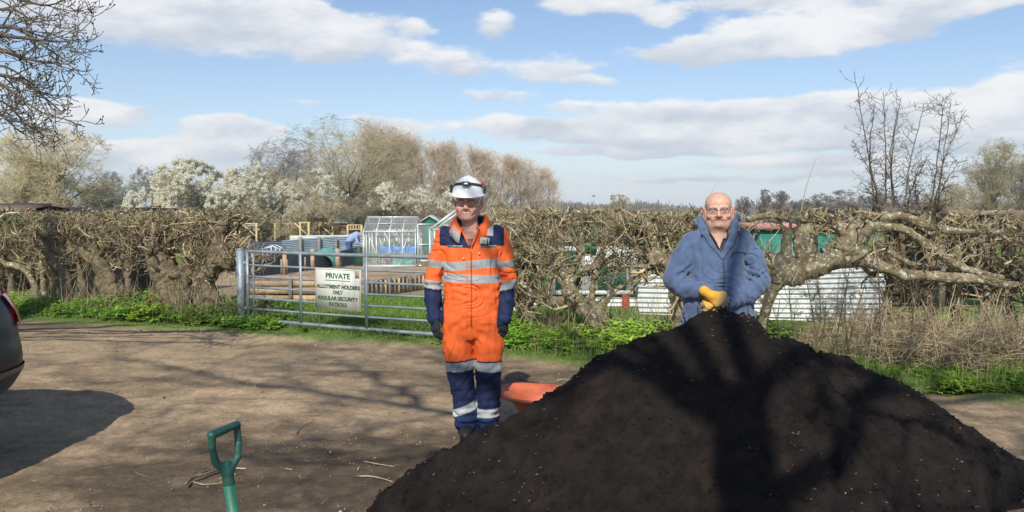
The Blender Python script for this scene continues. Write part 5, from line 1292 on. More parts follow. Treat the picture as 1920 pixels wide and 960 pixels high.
        if gable: q = [[(-o_, -o_, E_ - .05), (Wd_ / 2, -o_, T_), (Wd_ / 2, dep + o_, T_), (-o_, dep + o_, E_ - .05)], [(Wd_ + o_, -o_, E_ - .05), (Wd_ / 2, -o_, T_), (Wd_ / 2, dep + o_, T_), (Wd_ + o_, dep + o_, E_ - .05)]]
        else: q = [[(-o_, -o_, E_), (Wd_ + o_, -o_, E_), (Wd_ + o_, dep / 2, T_), (-o_, dep / 2, T_)], [(-o_, dep + o_, E_), (Wd_ + o_, dep + o_, E_), (Wd_ + o_, dep / 2, T_), (-o_, dep / 2, T_)]]
        for k in q:
            k = np.array(k); m.add(np.concatenate([k, k + [0, 0, .05]]), np.array([[0, 1, 2, 3], [4, 5, 6, 7], [0, 1, 5, 4], [1, 2, 6, 5], [2, 3, 7, 6], [3, 0, 4, 7]]))
        m.build('roof', roofm, root)
        return root, Wd_, E_, T_
    ROOFG = mat('felt_roof', (.15, .17, .13), var=(3, .25)); BRW = mat('brown_boards', (.24, .11, .05), var=(4, .3)); GRB = mat('green_boards', (.012, .12, .07), var=(4, .2)); ROOFS = mat('pale_roof', (.42, .46, .50), rough=.5); BLK = mat('black_boards', (.025, .024, .024), var=(4, .3)); RED = mat('red_paint', (.35, .07, .04), var=(5, .3))
    r_, W_, E_, T_ = shed('garden_shed', 'small open-fronted brown shed with a grey-green felt roof left of the greenhouse', 632, 668, 43, 406.5, 418.5, 450, BRW, ROOFG, opening=(.08, .7))
    m = MB(); m.box((W_ * .45, -.05, .62), (W_ * .5, .04, 1.0)); m.build('half_door', WOODO, r_)
    shed('garden_shed', 'dark green boarded shed with a pale roof behind the greenhouse', 793, 818, 38.5, 405, 414, 450, GRB, ROOFS, dep=2.2, gable=True)
    # orange-yellow trellis next to the brown shed
    Y = 41; c0 = np.array([gx(652, Y), Y, z(Y)]); root = empty('trellis', tuple(c0)); tag(root, 'yellow wooden trellis panel above the bending gardener', 'trellis')
    m = MB(); W_ = gx(678, Y) - gx(652, Y); t_ = H_at(c0, 422); b_ = H_at(c0, 430)
    m.box((W_ / 2, 0, t_), (W_, .05, .06)); m.box((W_ / 2, 0, b_), (W_, .05, .06))
    for i in range(6): m.box((W_ * i / 5, .03, (t_ + b_) / 2), (.06, .04, t_ - b_))
    m.box((0, 0, t_ / 2), (.08, .08, t_)); m.box((W_, 0, t_ / 2), (.10, .10, t_)); m.build('lattice', WOODY, root)
    # pergola frames
    def pergola(pxs, Y, top, braces, lab, thin=.09):
        c0 = np.array([gx(pxs[0], Y), Y, z(Y)]); root = empty('pergola', tuple(c0)); tag(root, lab, 'pergola'); t_ = H_at(c0, top)
        xs_ = [gx(p, Y) - c0[0] for p in pxs]
        for x in xs_: m = MB(); m.box((x, 0, t_ / 2), (thin, thin, t_)); m.build('post', WOODY, root)
        m = MB(); m.box(((xs_[0] + xs_[-1]) / 2, 0, t_ - .04), (xs_[-1] - xs_[0] + .2, .05, .08)); m.build('beam', WOODY, root)
        for (i, sgn) in braces: m = MB(); m.bar((xs_[i] + sgn * .75, 0, t_ - .05), (xs_[i], 0, t_ - .75), .07, .06, (0, 1, 0)); m.build('brace', WOODY, root)
    pergola([449, 481], 43, 418, [(1, -1)], 'pale wooden pergola frame furthest left, above the gate post')
    pergola([516, 548], 44, 418, [(0, 1)], 'wooden pergola frame with one brace, second from the left')
    pergola([563, 579], 42, 416, [(1, -1)], 'bright new wooden pergola frame, third from the left')
    pergola([598, 624], 44, 417, [(1, -1)], 'wooden pergola frame right beside the brown shed')
    # pallet fence right of the sign
    p0 = np.array([gx(687, 15.6), 15.6, z(15.6)]); p1 = np.array([gx(800, 18.2), 18.2, z(18.2)])
    root = empty('pallet_fence', tuple(p0)); tag(root, 'low grey fence of old pallets running back to the right beyond the sign', 'fence')
    d = p1 - p0
    for k in range(3):
        for zc in (.13, .30):
            m = MB(); a_, b_ = d * (k / 3 + .005), d * ((k + 1) / 3 - .01); m.bar(a_ + [0, 0, zc], b_ + [0, 0, zc], .03, .095); m.build('rail', WOODG, root)
    for k in range(14):
        m = MB(); m.bar(d * (k / 14 + .02) + [0, .06, .02], d * (k / 14 + .02) + [0, .06, .33], .03, .14, (1, 0, 0)); m.build('slat', WOOD if k % 3 else WOODY, root)
    for k in range(4): m = MB(); q_ = d * (k / 3); m.box(q_ + [0, -.04, .18], (.09, .09, .40)); m.build('post', WOODG, root)
    # second greenhouse edge by the shoulder of the man in orange
    Y = 27; c0 = np.array([gx(806, Y), Y, z(Y)]); root = empty('greenhouse', tuple(c0)); tag(root, 'second greenhouse with a sloping pale roof edge behind the shoulder of the man in orange', 'greenhouse')
    E_ = H_at(c0, 430); T_ = H_at(c0, 396); X_ = gx(853, Y) - c0[0]
    m = MB(); m.bar((0, 0, 0), (0, 0, E_), .06, .06, (0, 1, 0)); m.bar((0, 0, E_), (X_, 0, T_), .08, .06, (0, 1, 0)); m.bar((X_ * 2, 0, E_), (X_, 0, T_), .08, .06, (0, 1, 0)); m.bar((X_ * 2, 0, 0), (X_ * 2, 0, E_), .06, .06, (0, 1, 0)); m.bar((0, 0, E_), (X_ * 2, 0, E_), .05, .05)
    m.bar((0, 3, 0), (0, 3, E_), .06, .06, (0, 1, 0)); m.bar((0, 0, E_), (0, 3, E_), .06, .06); m.bar((X_, 0, T_), (X_, 3, T_), .06, .06); m.bar((X_ * 2, 0, E_), (X_ * 2, 3, E_), .06, .06); m.bar((X_ * 2, 3, 0), (X_ * 2, 3, E_), .06, .06, (0, 1, 0)); m.bar((0, 3, E_), (X_, 3, T_), .06, .06, (0, 1, 0)); m.bar((X_ * 2, 3, E_), (X_, 3, T_), .06, .06, (0, 1, 0)); m.build('frame', AL, root)
    m = MB(); m.add(np.array([(0, .01, 0), (X_ * 2, .01, 0), (X_ * 2, .01, E_), (X_, .01, T_), (0, .01, E_)]), np.array([[0, 1, 2, 3, 4]])); m.add(np.array([(0, 0, E_), (X_, 0, T_), (X_, 3, T_), (0, 3, E_)]), np.array([[0, 1, 2, 3]])); m.build('glass', GL, root)
    # --- behind the right-hand hedge: white and green shed, corrugated sheets, posts
    Y = 13.2; zb = z(Y); root = empty('site_cabin', (gx(1038, Y), Y, zb)); tag(root, 'white cabin with dark green panels behind the pollarded tree between the men', 'cabin')
    W_ = gx(1197, Y) - gx(1038, Y); T_ = CAMZ + (388 - 452) / FPX * Y - zb; B_ = CAMZ + (388 - 552) / FPX * Y - zb
    WT = mat('white_cabin_paint', (.62, .64, .60), rough=.5, var=(2, .12)); m = MB(); m.box((W_ / 2, .9, (T_ + B_) / 2), (W_, 1.8, T_ - B_)); cab = m.build('wall', WT, root)
    for a_, b_, t_, u_ in ((.02, .30, 470, 545), (.52, .86, 500, 546), (.32, .50, 452, 476)):
        zt = CAMZ + (388 - t_) / FPX * Y - zb; zl = CAMZ + (388 - u_) / FPX * Y - zb; m = MB(); m.box((W_ * (a_ + b_) / 2, -.02, (zt + zl) / 2), (W_ * (b_ - a_), .035, zt - zl)); m.build('panel', GRB, root)
    m = MB(); m.box((W_ - .05, -.03, (T_ + B_) / 2), (.07, .05, T_ - B_ + .02)); m.box((W_ / 2, -.03, B_ + .03), (W_ - .1, .05, .07)); m.build('trim', WT, root)
    for x in (.12, W_ / 2, W_ - .22): m = MB(); m.box((x, .3, B_ / 2), (.12, .12, B_)); m.build('leg', WOODG, root)
    m = MB(); m.box((W_ / 2, .9, T_ + .03), (W_ + .2, 2.0, .06)); m.build('roof', mat('cabin_roof', (.10, .13, .12)), root)
    CW = cmat('galvanised_corrugated', (.46, .49, .48), (.70, .72, .68), .5, .2)
    def sheet(px0, px1, Ya, Yb, t0, t1, b0, b1, lab, tilt=0):
        a_ = np.array([gx(px0, Ya), Ya, 0.]); b_ = np.array([gx(px1, Yb), Yb, 0.]); f = lambda py, Y_: CAMZ + (388 - py) / FPX * Y_
        V, F = corr(a_, b_, f(b0, Ya), f(t0, Ya), f(b1, Yb), f(t1, Yb)); o = mk('corrugated_sheet', V - a_, F, CW); o.location = a_; tag(o, lab, 'corrugated sheet')
    sheet(1197, 1300, 12.2, 11.9, 490, 492, 596, 598, 'grey-white corrugated sheet standing left of the man in blue')
    sheet(1405, 1676, 11.4, 11.0, 505, 492, 604, 612, 'large pale corrugated sheet under the laid trunk right of the man in blue')
    sheet(1000, 1200, 12.9, 12.6, 556, 558, 594, 592, 'low rusty-edged corrugated strip under the white cabin')
    m = MB(); Yp = 12.4; m.box((0, 0, .02), (.10, .10, .52)); o = m.build('red_post', RED); o.location = (gx(1174, Yp), Yp, z(Yp)); tag(o, 'short red painted post beside the corrugated sheet under the cabin', 'post')
    # green-sheeted and dark structures beyond
    root = empty('green_shed', (gx(1425, 14.2), 14.2, z(14.2))); tag(root, 'bright green sheeted shed with a pinkish roof behind the knotted laid tree', 'shed')
    Y = 14.2; W_ = gx(1605, Y) - gx(1425, Y); t_ = CAMZ + (388 - 432) / FPX * Y - z(Y); m = MB(); m.box((W_ / 2, .7, t_ / 2), (W_, 1.4, t_)); m.build('wall', mat('turquoise_sheet', (.03, .19, .14), rough=.5, var=(2, .15)), root)
    m = MB(); m.box((W_ / 2, .7, t_ + .07), (W_ + .15, 1.6, .10)); m.build('roof', mat('pinkish_roof', (.55, .27, .24), var=(3, .2)), root)
    shed('garden_shed', 'grey gabled shed roof peeping over the hedge left of the spiky shoots', 1583, 1612, 19, 397, 408, 450, mat('grey_boards', (.12, .13, .13)), BLK, gable=True)
    Y = 12.2; c0 = np.array([gx(1762, Y), Y, z(Y)]); root = empty('timber_shelter', tuple(c0)); tag(root, 'dark timber shelter with a flat brown roof beam at the right edge', 'shelter')
    W_ = gx(1990, Y) - c0[0]; t_ = H_at(c0, 399)
    m = MB(); m.box((W_ / 2, .9, t_), (W_ + .2, 2.0, .07)); m.build('roof', mat('brown_roof', (.24, .17, .11), var=(3, .3)), root)
    for x in (.05, W_ * .38, W_ * .75, W_): m = MB(); m.box((x, 0, t_ / 2), (.09, .09, t_ - .08)); m.build('post', WOODG, root)
    m = MB(); m.box((W_ / 2, 1.75, t_ / 2), (W_, .05, t_ - .08)); m.build('back_wall', BLK, root)
    m = MB(); m.box((W_ / 2, -.02, t_ - .42), (W_, .05, .08)); m.build('beam', WOODG, root)
    Y = 14.0
    r_, W_, E_, T_ = shed('garden_shed', 'black boarded shed with a dark roof seen through the left hedge', 150, 235, 15, 394, 397, 500, BLK, BLK, dep=2.2)
    m = MB(); m.box((W_ * .45, -.03, E_ - .75), (.34, .03, .5)); m.build('red_shutter', RED, r_)
    shed('garden_shed', 'low shed with a brown roof behind the hedge at the far left edge', -70, 26, 15.5, 386, 396, 500, mat('dark_brown_boards', (.07, .045, .03)), mat('brown_tiles', (.20, .13, .09), var=(4, .3)), dep=2.2)
    m = MB(); o_ = None
    # black netting / fence behind the hedge near the shed
    Y = 13.6; root = empty('dark_fence', (gx(1640, Y), Y, z(Y))); tag(root, 'dark larch-lap fence behind the brambles and the two white limbs', 'fence'); W_ = gx(1790, Y) - gx(1640, Y)
    for i in range(2): m = MB(); m.box((W_ * (i + .5) / 2, 0, .55), (W_ / 2 - .03, .03, 1.1)); m.build('panel', mat('dark_panel', (.07, .055, .045), var=(8, .4)), root)
    for i in range(3): m = MB(); m.box((W_ * i / 2, -.05, .6), (.07, .07, 1.2)); m.build('post', WOODG, root)
allotment()
# ------------------------------------------------------------------ implicit-surface modelling
class Field:
    def __init__(s, xs, ys, zs):
        s.xs, s.ys, s.zs = [np.asarray(a, float) for a in (xs, ys, zs)]
        s.D = np.full((len(xs), len(ys), len(zs)), .25, np.float32)
    def sub(s, lo, hi):
        r = []
        for a, l, h in zip((s.xs, s.ys, s.zs), lo, hi): r.append(slice(max(0, int(np.searchsorted(a, l)) - 1), min(len(a), int(np.searchsorted(a, h)) + 1)))
        return tuple(r)
    def pts(s, r): return np.stack(np.meshgrid(s.xs[r[0]], s.ys[r[1]], s.zs[r[2]], indexing='ij'), -1)
    def put(s, fn, lo, hi, k=.01, op='u', mg=None):
        mg = (k * 2 + .03) if mg is None else mg
        r = s.sub(np.array(lo) - mg, np.array(hi) + mg); p = s.pts(r)
        if p.size == 0: return
        d = fn(p).astype(np.float32); a = s.D[r]
        if op == 'u':
            h = np.clip(.5 + .5 * (a - d) / k, 0, 1); s.D[r] = a + (d - a) * h - k * h * (1 - h)
        elif op == 's':
            h = np.clip(.5 - .5 * (a + d) / k, 0, 1); s.D[r] = a + (-d - a) * h + k * h * (1 - h)
        elif op == 'add': s.D[r] = a + d
    def cone(s, a, b, ra, rb, k=.01, sc=(1, 1, 1), op='u'):
        a = np.array(a, float); b = np.array(b, float); S = np.array(sc, float); m = max(ra, rb) * max(S)
        def f(p):
            q = (p - a) / S; d = (b - a) / S; L2 = d @ d + 1e-12; t = np.clip((q @ d) / L2, 0, 1)
            return (np.linalg.norm(q - t[..., None] * d, axis=-1) - (ra + (rb - ra) * t)) * min(S)
        s.put(f, np.minimum(a, b) - m, np.maximum(a, b) + m, k, op)
    def chain(s, pts, rad, k=.01, kk=None, sc=(1, 1, 1)):
        for i in range(len(pts) - 1): s.cone(pts[i], pts[i + 1], rad[i], rad[i + 1], k if i == 0 else (kk or k * .6), sc)
    def ell(s, c, r, k=.01, op='u', rot=None):
        c = np.array(c, float); r = np.array(r, float); m = r.max()
        def f(p):
            q = p - c
            if rot is not None: q = q @ rot
            n = np.linalg.norm(q / r, axis=-1); g = np.linalg.norm(q / r ** 2, axis=-1)
            return n * (n - 1) / (g + 1e-6)
        s.put(f, c - m, c + m, k, op)
    def loft(s, z, cx, cy_, rx, ry, pw=2.3, k=.02):
        z, cx, cy_, rx, ry = [np.broadcast_to(np.array(v, float), (len(z),)) for v in (z, cx, cy_, rx, ry)]
        def it(v, q): return np.interp(q, z, v)
        def f(p):
            Z = p[..., 2]; a = it(rx, Z); b = it(ry, Z)
            n = ((np.abs(p[..., 0] - it(cx, Z)) / a) ** pw + (np.abs(p[..., 1] - it(cy_, Z)) / b) ** pw) ** (1 / pw)
            d = (n - 1) * np.minimum(a, b)
            return np.maximum(d, np.maximum(z[0] - Z, Z - z[-1]))
        s.put(f, (min(cx) - max(rx), min(cy_) - max(ry), z[0]), (max(cx) + max(rx), max(cy_) + max(ry), z[-1]), k)
    def mesh(s):
        D = s.D; I = (D < 0); nx, ny, nz = D.shape
        cnt = np.zeros((nx - 1, ny - 1, nz - 1), np.int8)
        for a in (0, 1):
            for b in (0, 1):
                for c in (0, 1): cnt += I[a:nx - 1 + a, b:ny - 1 + b, c:nz - 1 + c]
        cell = np.argwhere((cnt > 0) & (cnt < 8)); idx = np.full(cnt.shape, -1, np.int64); idx[tuple(cell.T)] = np.arange(len(cell))
        acc = np.zeros((len(cell), 3)); num = np.zeros(len(cell))
        X = (s.xs, s.ys, s.zs)
        for ax in range(3):
            o = [b for b in range(3) if b != ax]
            for u in (0, 1):
                for v in (0, 1):
                    c0 = cell.copy(); c0[:, o[0]] += u; c0[:, o[1]] += v; c1 = c0.copy(); c1[:, ax] += 1
                    d0 = D[tuple(c0.T)]; d1 = D[tuple(c1.T)]; m = (d0 < 0) != (d1 < 0); t = np.where(m, d0 / np.where(m, d0 - d1, 1), 0)
                    p0 = np.stack([X[i][c0[:, i]] for i in range(3)], 1); p1 = np.stack([X[i][c1[:, i]] for i in range(3)], 1)
                    acc += np.where(m[:, None], p0 + (p1 - p0) * t[:, None], 0); num += m
        V = acc / num[:, None]
        Fs = []
        for ax in range(3):
            o = [b for b in range(3) if b != ax]
            sl0 = [slice(None)] * 3; sl1 = [slice(None)] * 3; sl0[ax] = slice(0, -1); sl1[ax] = slice(1, None)
            A = I[tuple(sl0)]; B = I[tuple(sl1)]; e = np.argwhere(A != B)
            ok = (e[:, o[0]] > 0) & (e[:, o[1]] > 0) & (e[:, o[0]] < cnt.shape[o[0]]) & (e[:, o[1]] < cnt.shape[o[1]]); e = e[ok]
            q = []
            for (u, v) in ((-1, -1), (0, -1), (0, 0), (-1, 0)):
                c = e.copy(); c[:, o[0]] += u; c[:, o[1]] += v; q.append(idx[tuple(c.T)])
            q = np.stack(q, 1); fl = A[tuple(e.T)]
            if ax == 1: fl = ~fl
            q[~fl] = q[~fl][:, ::-1]; Fs.append(q)
        return V, np.concatenate(Fs)
def relax(V, F, it=1, lam=.5):
    for _ in range(it):
        acc = np.zeros_like(V); n = np.zeros(len(V))
        for a, b in ((0, 1), (1, 2), (2, 3), (3, 0)):
            for i, j in ((a, b), (b, a)): np.add.at(acc, F[:, i], V[F[:, j]]); np.add.at(n, F[:, i], 1)
        V = V + lam * (acc / n[:, None] - V)
    return V
def grid(lo, hi, st): return np.arange(lo, hi + st, st)
def dens(*seg):
    """non-uniform axis from (lo, hi, step) pieces"""
    return np.concatenate([np.arange(a, b - 1e-9, c) for a, b, c in seg])

# ------------------------------------------------------------------ green spade handle in the foreground
SPG = mat('green_moulded_plastic', (.008, .055, .048), rough=.5, var=(22, .5), col2=(.022, .095, .068), bump=(160, .12, .002)); SPS = mat('green_coated_shaft', (.016, .10, .055), rough=.5, var=(16, .45), col2=(.035, .21, .12), bump=(90, .2, .002))
STEEL = mat('worn_blade_steel', (.20, .20, .20), rough=.5, metal=.7, var=(9, .3))
def spade1():
    Ya, Yb = 2.60, 2.73; Y = 2.66
    L = P(397, 816, Ya); Rr = P(444, 796, Yb); J = P(426, 884, Y); Jb = P(429, 905, Y)
    base = P(443, 1000, Y); dirn = unit(base - Jb); foot = Jb + dirn * (Jb[2] / -dirn[2])
    F = Field(*[np.arange(min(L[i], Rr[i], Jb[i]) - .04, max(L[i], Rr[i], J[i]) + .04, .002) for i in range(3)])
    F.cone(L, Rr, .0150, .0135, .002)
    F.chain([L + [.002, 0, -.004], P(397, 838, Ya), P(404, 866, (Ya + Y) / 2), J + [-.006, 0, 0]], [.0125, .012, .0125, .015], .004, .004)
    F.chain([Rr + [-.001, 0, -.004], P(447, 830, Yb), P(446, 856, (Yb + Y) / 2), J + [.006, 0, 0]], [.0125, .0115, .012, .015], .004, .004)
    F.cone(P(424, 872, Y), Jb, .016, .0205, .010)
    V, Fc = F.mesh(); root = empty('spade', tuple(foot)); tag(root, 'green D-handled spade standing in the ground at the lower left, only its grip in view', 'spade')
    mk('grip', relax(V, Fc, 1) - foot, Fc, SPG, root)
    m = MB(); m.tube(np.array([Jb - foot, (Jb - foot) * .4 + [0, 0, .0], np.array([0, 0, .10])]), [.0195, .019, .018], 20); m.build('shaft', SPS, root, smooth=True)
    m = MB(); n = 9
    for s_ in (0, 1):
        pass
    u = np.linspace(-1, 1, n)[:, None]; v = np.linspace(0, 1, 8)[None]; w = .09 * (1 - .25 * np.clip(v - .6, 0, 1) * 2)
    g = np.stack([u * w, .012 * u * u + 0 * v, .12 - .28 * v + 0 * u], -1); g2 = g + [0, .003, 0]
    i = np.arange(n - 1)[:, None]; j = np.arange(7)[None]; Fq = np.stack([i * 8 + j, (i + 1) * 8 + j, (i + 1) * 8 + j + 1, i * 8 + j + 1], -1).reshape(-1, 4)
    m.add(g.reshape(-1, 3), Fq); m.add(g2.reshape(-1, 3), Fq[:, ::-1]); m.tube(np.array([[0, .008, .16], [0, .006, .02]]), [.02, .008], 12); m.build('blade', STEEL, root, smooth=True)
spade1()

# ------------------------------------------------------------------ orange tub beside the heap
def tub():
    m_ = mat('faded_orange_plastic', (.58, .105, .040), rough=.55, var=(5, .22), col2=(.72, .19, .085), bump=(40, .1, .004))
    nt = m_.node_tree; N, L = nt.nodes.new, nt.links.new; pb = nt.nodes['Principled BSDF']; src = pb.inputs['Base Color'].links[0].from_socket
    tc = [n for n in nt.nodes if n.type == 'TEX_COORD'][0]; nz = N('ShaderNodeTexNoise'); nz.inputs['Scale'].default_value = 7; nz.inputs['Detail'].default_value = 8; nz.inputs['Roughness'].default_value = .7; L(tc.outputs['Object'], nz.inputs['Vector'])
    mr = N('ShaderNodeMapRange'); mr.inputs['From Min'].default_value = .50; mr.inputs['From Max'].default_value = .68; mr.inputs['To Max'].default_value = .75; L(nz.outputs[0], mr.inputs['Value'])
    mx = N('ShaderNodeMix'); mx.data_type = 'RGBA'; L(mr.outputs[0], mx.inputs[0]); L(src, mx.inputs[6]); mx.inputs[7].default_value = (.26, .15, .095, 1); L(mx.outputs[2], pb.inputs['Base Color'])
    c = P(1024, 745, 5.72); c[2] = 0; root = empty('plastic_tub', tuple(c), R(-6)); tag(root, 'faded orange plastic tub with a wide flared rim, half hidden by the heap', 'tub')
    # profile (scale, height) outside then inside, on a rounded rectangle of half sizes a, b
    a, b = .345, .29
    prof = [(.30, .0), (.36, .005), (.50, .12), (.62, .20), (.66, .235), (.70, .262), (.92, .292), (.985, .305), (1.0, .318), (.995, .330), (.975, .333), (.90, .318), (.72, .272), (.60, .20), (.46, .10), (.34, .03), (.05, .025)]
    K = 64; t = np.linspace(0, 2 * np.pi, K, endpoint=False); pw = 2 / 2.9
    ux = np.sign(np.cos(t)) * np.abs(np.cos(t)) ** pw; uy = np.sign(np.sin(t)) * np.abs(np.sin(t)) ** pw
    V = np.concatenate([np.stack([ux * a * s, uy * b * s, 0 * t + h * .80 + (.035 * (1 - ux) * .5 * (s > .6) - .02 * (ux > 2)) * s], 1) for s, h in prof])
    n = len(prof); i = np.arange(n - 1)[:, None]; j = np.arange(K)[None]
    F = np.stack([i * K + j, i * K + (j + 1) % K, (i + 1) * K + (j + 1) % K, (i + 1) * K + j], -1).reshape(-1, 4)
    V[:, 2] += .006 * vn(V, 4, 170)
    mk('tub_shell', V, F, m_, root)
    V2 = np.concatenate([V[:K] * [1, 1, 0] + [0, 0, .002], [[0, 0, .002]]]); mk('base', V2, np.stack([np.arange(K), (np.arange(K) + 1) % K, np.full(K, K)], 1), m_, root)
tub()

# ------------------------------------------------------------------ parked car at the left edge
def car():
    YA, YB = 3.70, 5.52; yc = (YA + YB) / 2; hw = (YB - YA) / 2
    zk = np.array([.22, .30, .37, .45, .57, .65, .71, .78, .86, .93, .97, 1.03, 1.11, 1.22, 1.32, 1.40, 1.455, 1.48])
    xr = np.array([-3.80, -3.62, -3.50, -3.40, -3.315, -3.305, -3.31, -3.325, -3.335, -3.350, -3.370, -3.405, -3.47, -3.58, -3.70, -3.82, -3.96, -4.25])
    q_ = .0
    xf = np.array([-7.35, -7.50, -7.56, -7.60, -7.62, -7.60, -7.56, -7.46, -7.30, -6.95, -6.60, -6.35, -6.20, -6.0, -5.8, -5.62, -5.45, -5.2])
    w = np.array([.86, .90, .915, .92, .92, .92, .915, .91, .905, .895, .885, .865, .835, .79, .745, .70, .64, .50])
    def outline(z, t, off=0.):
        a = np.interp(z, zk, xr); b = np.interp(z, zk, xf); ww = np.interp(z, zk, w) * hw / .92
        c = (a + b) / 2; L = (a - b) / 2
        e = 5.0; cx = np.sign(np.cos(t)) * np.abs(np.cos(t)) ** (2 / e); cy_ = np.sign(np.sin(t)) * np.abs(np.sin(t)) ** (2 / e)
        # tight corners of fixed size
        rr = .30; ex = np.clip(np.abs(cy_) , 0, 1)
        x = c + L * cx - (np.abs(cy_) ** 3) * .06 * np.sign(cx) * (np.abs(cx) > .9)
        d = off
        nx = np.sign(cx) * np.abs(cx) ** 4 / L; ny = np.sign(cy_) * np.abs(cy_) ** 4 / ww; nn = np.hypot(nx, ny) + 1e-9
        return np.stack([x + d * nx / nn, yc + ww * cy_ + d * ny / nn, z + 0 * t], -1)
    g = outline(np.full(400, .68), np.linspace(0, 1.57, 400)); sx = (34 - 960) / FPX; xr += (sx * g[:, 1] - g[:, 0]).min(); xf += .12
    root = empty('parked_car', (-5.4, yc, 0)); o = np.array([-5.4, yc, 0]); tag(root, 'dark grey hatchback at the left edge, only its rounded tail and red lamp in view', 'car')
    tt = np.linspace(0, 2 * np.pi, 161)[:-1]; tt = tt + .12 * np.sin(4 * tt)   # more points at the corners
    zs = np.interp(np.linspace(0, 1, 60), np.linspace(0, 1, len(zk)), zk)
    paint = mat('dark_grey_car_paint', (.016, .018, .021), rough=.42, metal=.0, coat=.12, spec=.3, bump=(3, .03, .01)); glass = mat('dark_car_glass', (.012, .016, .022), rough=.04, spec=.9, coat=1.); lampm = mat('red_lamp', (.85, .04, .05), rough=.15, coat=.6, spec=.6); blk = mat('black_trim', (.012, .012, .013), rough=.6); tyre = mat('tyre', (.018, .018, .018), rough=.9); rim = mat('alloy', (.45, .46, .47), rough=.3, metal=.9)
    V = np.stack([outline(z, tt) for z in zs]); K = len(tt); n = len(zs)
    i = np.arange(n - 1)[:, None]; j = np.arange(K)[None]; F = np.stack([i * K + j, i * K + (j + 1) % K, (i + 1) * K + (j + 1) % K, (i + 1) * K + j], -1).reshape(-1, 4)
    Vb = V.reshape(-1, 3); ctr = F.mean(1); Fc = Vb[F].mean(1)
    wheels = [(-4.22, s) for s in (-1, 1)] + [(-6.72, s) for s in (-1, 1)]
    keep = np.ones(len(F), bool)
    for wx, s in wheels: keep &= ~((np.hypot(Fc[:, 0] - wx, Fc[:, 2] - .33) < .37) & (np.sign(Fc[:, 1] - yc) == s) & (np.abs(Fc[:, 1] - yc) > .5))
    capv = np.array([[(xr[-1] + xf[-1]) / 2, yc, zk[-1] + .03], [(xr[0] + xf[0]) / 2, yc, .22]])
    Vb = np.concatenate([Vb, capv]); nb = n * K
    top = np.stack([(n - 1) * K + j[0], (n - 1) * K + (j[0] + 1) % K, np.full(K, nb)], 1); bot = np.stack([(j[0] + 1) % K, j[0], np.full(K, nb + 1)], 1)
    mk('body', Vb - o, [F[keep], top, bot], paint, root)
    def patch(nm, z0, z1, t0, t1, m, off=.006, nz=10, nt_=24, zt=None, par=None):
        zz = np.linspace(z0, z1, nz)[:, None]; t = np.linspace(t0, t1, nt_)[None]
        if zt: zz = zz + 0 * t; zz = z0 + zt(np.linspace(0, 1, nt_))[None] * 0 + (zz - z0)
        g = outline((zz + 0 * t).ravel(), (t + 0 * zz).ravel(), off).reshape(nz, nt_, 3)
        a_ = np.arange(nz - 1)[:, None]; b_ = np.arange(nt_ - 1)[None]
        return mk(nm, g.reshape(-1, 3) - o, np.stack([a_ * nt_ + b_, a_ * nt_ + b_ + 1, (a_ + 1) * nt_ + b_ + 1, (a_ + 1) * nt_ + b_], -1).reshape(-1, 4), m, par or root)
    patch('rear_window', 1.07, 1.38, -.6, .6, glass)
    for s in (-1, 1):
        patch('tail_lamp', .85, 1.06, *sorted((s * .28, s * 1.2)), lampm, .022)
        patch('side_window', 1.03, 1.38, *sorted((s * 1.25, s * 1.62)), glass); patch('side_window', 1.03, 1.38, *sorted((s * 1.65, s * 2.0)), glass)
        patch('headlamp', .62, .74, *sorted((s * 2.35, s * 2.65)), mat('clear_lamp', (.6, .6, .62), rough=.1), .008)
    patch('windscreen', 1.0, 1.40, np.pi - .6, np.pi + .6, glass)
    patch('bumper', .36, .60, -1.0, 1.0, mat('bumper_paint', (.022, .025, .029), rough=.4, coat=.5), .014)
    patch('bumper_trim', .26, .36, -.9, .9, blk, .012)
    patch('number_plate', .74, .85, -.018, .018, mat('yellow_plate', (.70, .50, .06), rough=.4), .012)
    for wx, s in wheels:
        y = yc + s * (hw - .13); m = MB(); prof = [(.20, -.10), (.29, -.105), (.315, -.08), (.32, 0), (.315, .08), (.29, .105), (.20, .10)]
        t = np.linspace(0, 2 * np.pi, 41)[:-1]
        V = np.concatenate([np.stack([wx + r * np.cos(t), y + q + 0 * t, .32 + r * np.sin(t)], 1) for r, q in prof]); ii = np.arange(6)[:, None]; jj = np.arange(40)[None]
        Fw = np.stack([ii * 40 + jj, ii * 40 + (jj + 1) % 40, (ii + 1) * 40 + (jj + 1) % 40, (ii + 1) * 40 + jj], -1).reshape(-1, 4)
        wh = empty('wheel', (wx + 5.4, y - yc, .32)); wh.parent = root; oo = np.array([wx, y, .32])
        mk('tyre', V - oo, Fw, tyre, wh)
        m = MB(); m.tube(np.array([[0, s * .04, 0], [0, s * .055, 0]]), [.20, .20], 32)
        for q in range(5): a_ = q * 2 * np.pi / 5; m.bar((0, s * .075, 0), (.19 * math.cos(a_), s * .065, .19 * math.sin(a_)), .05, .02)
        m.build('rim', rim, wh)
car()
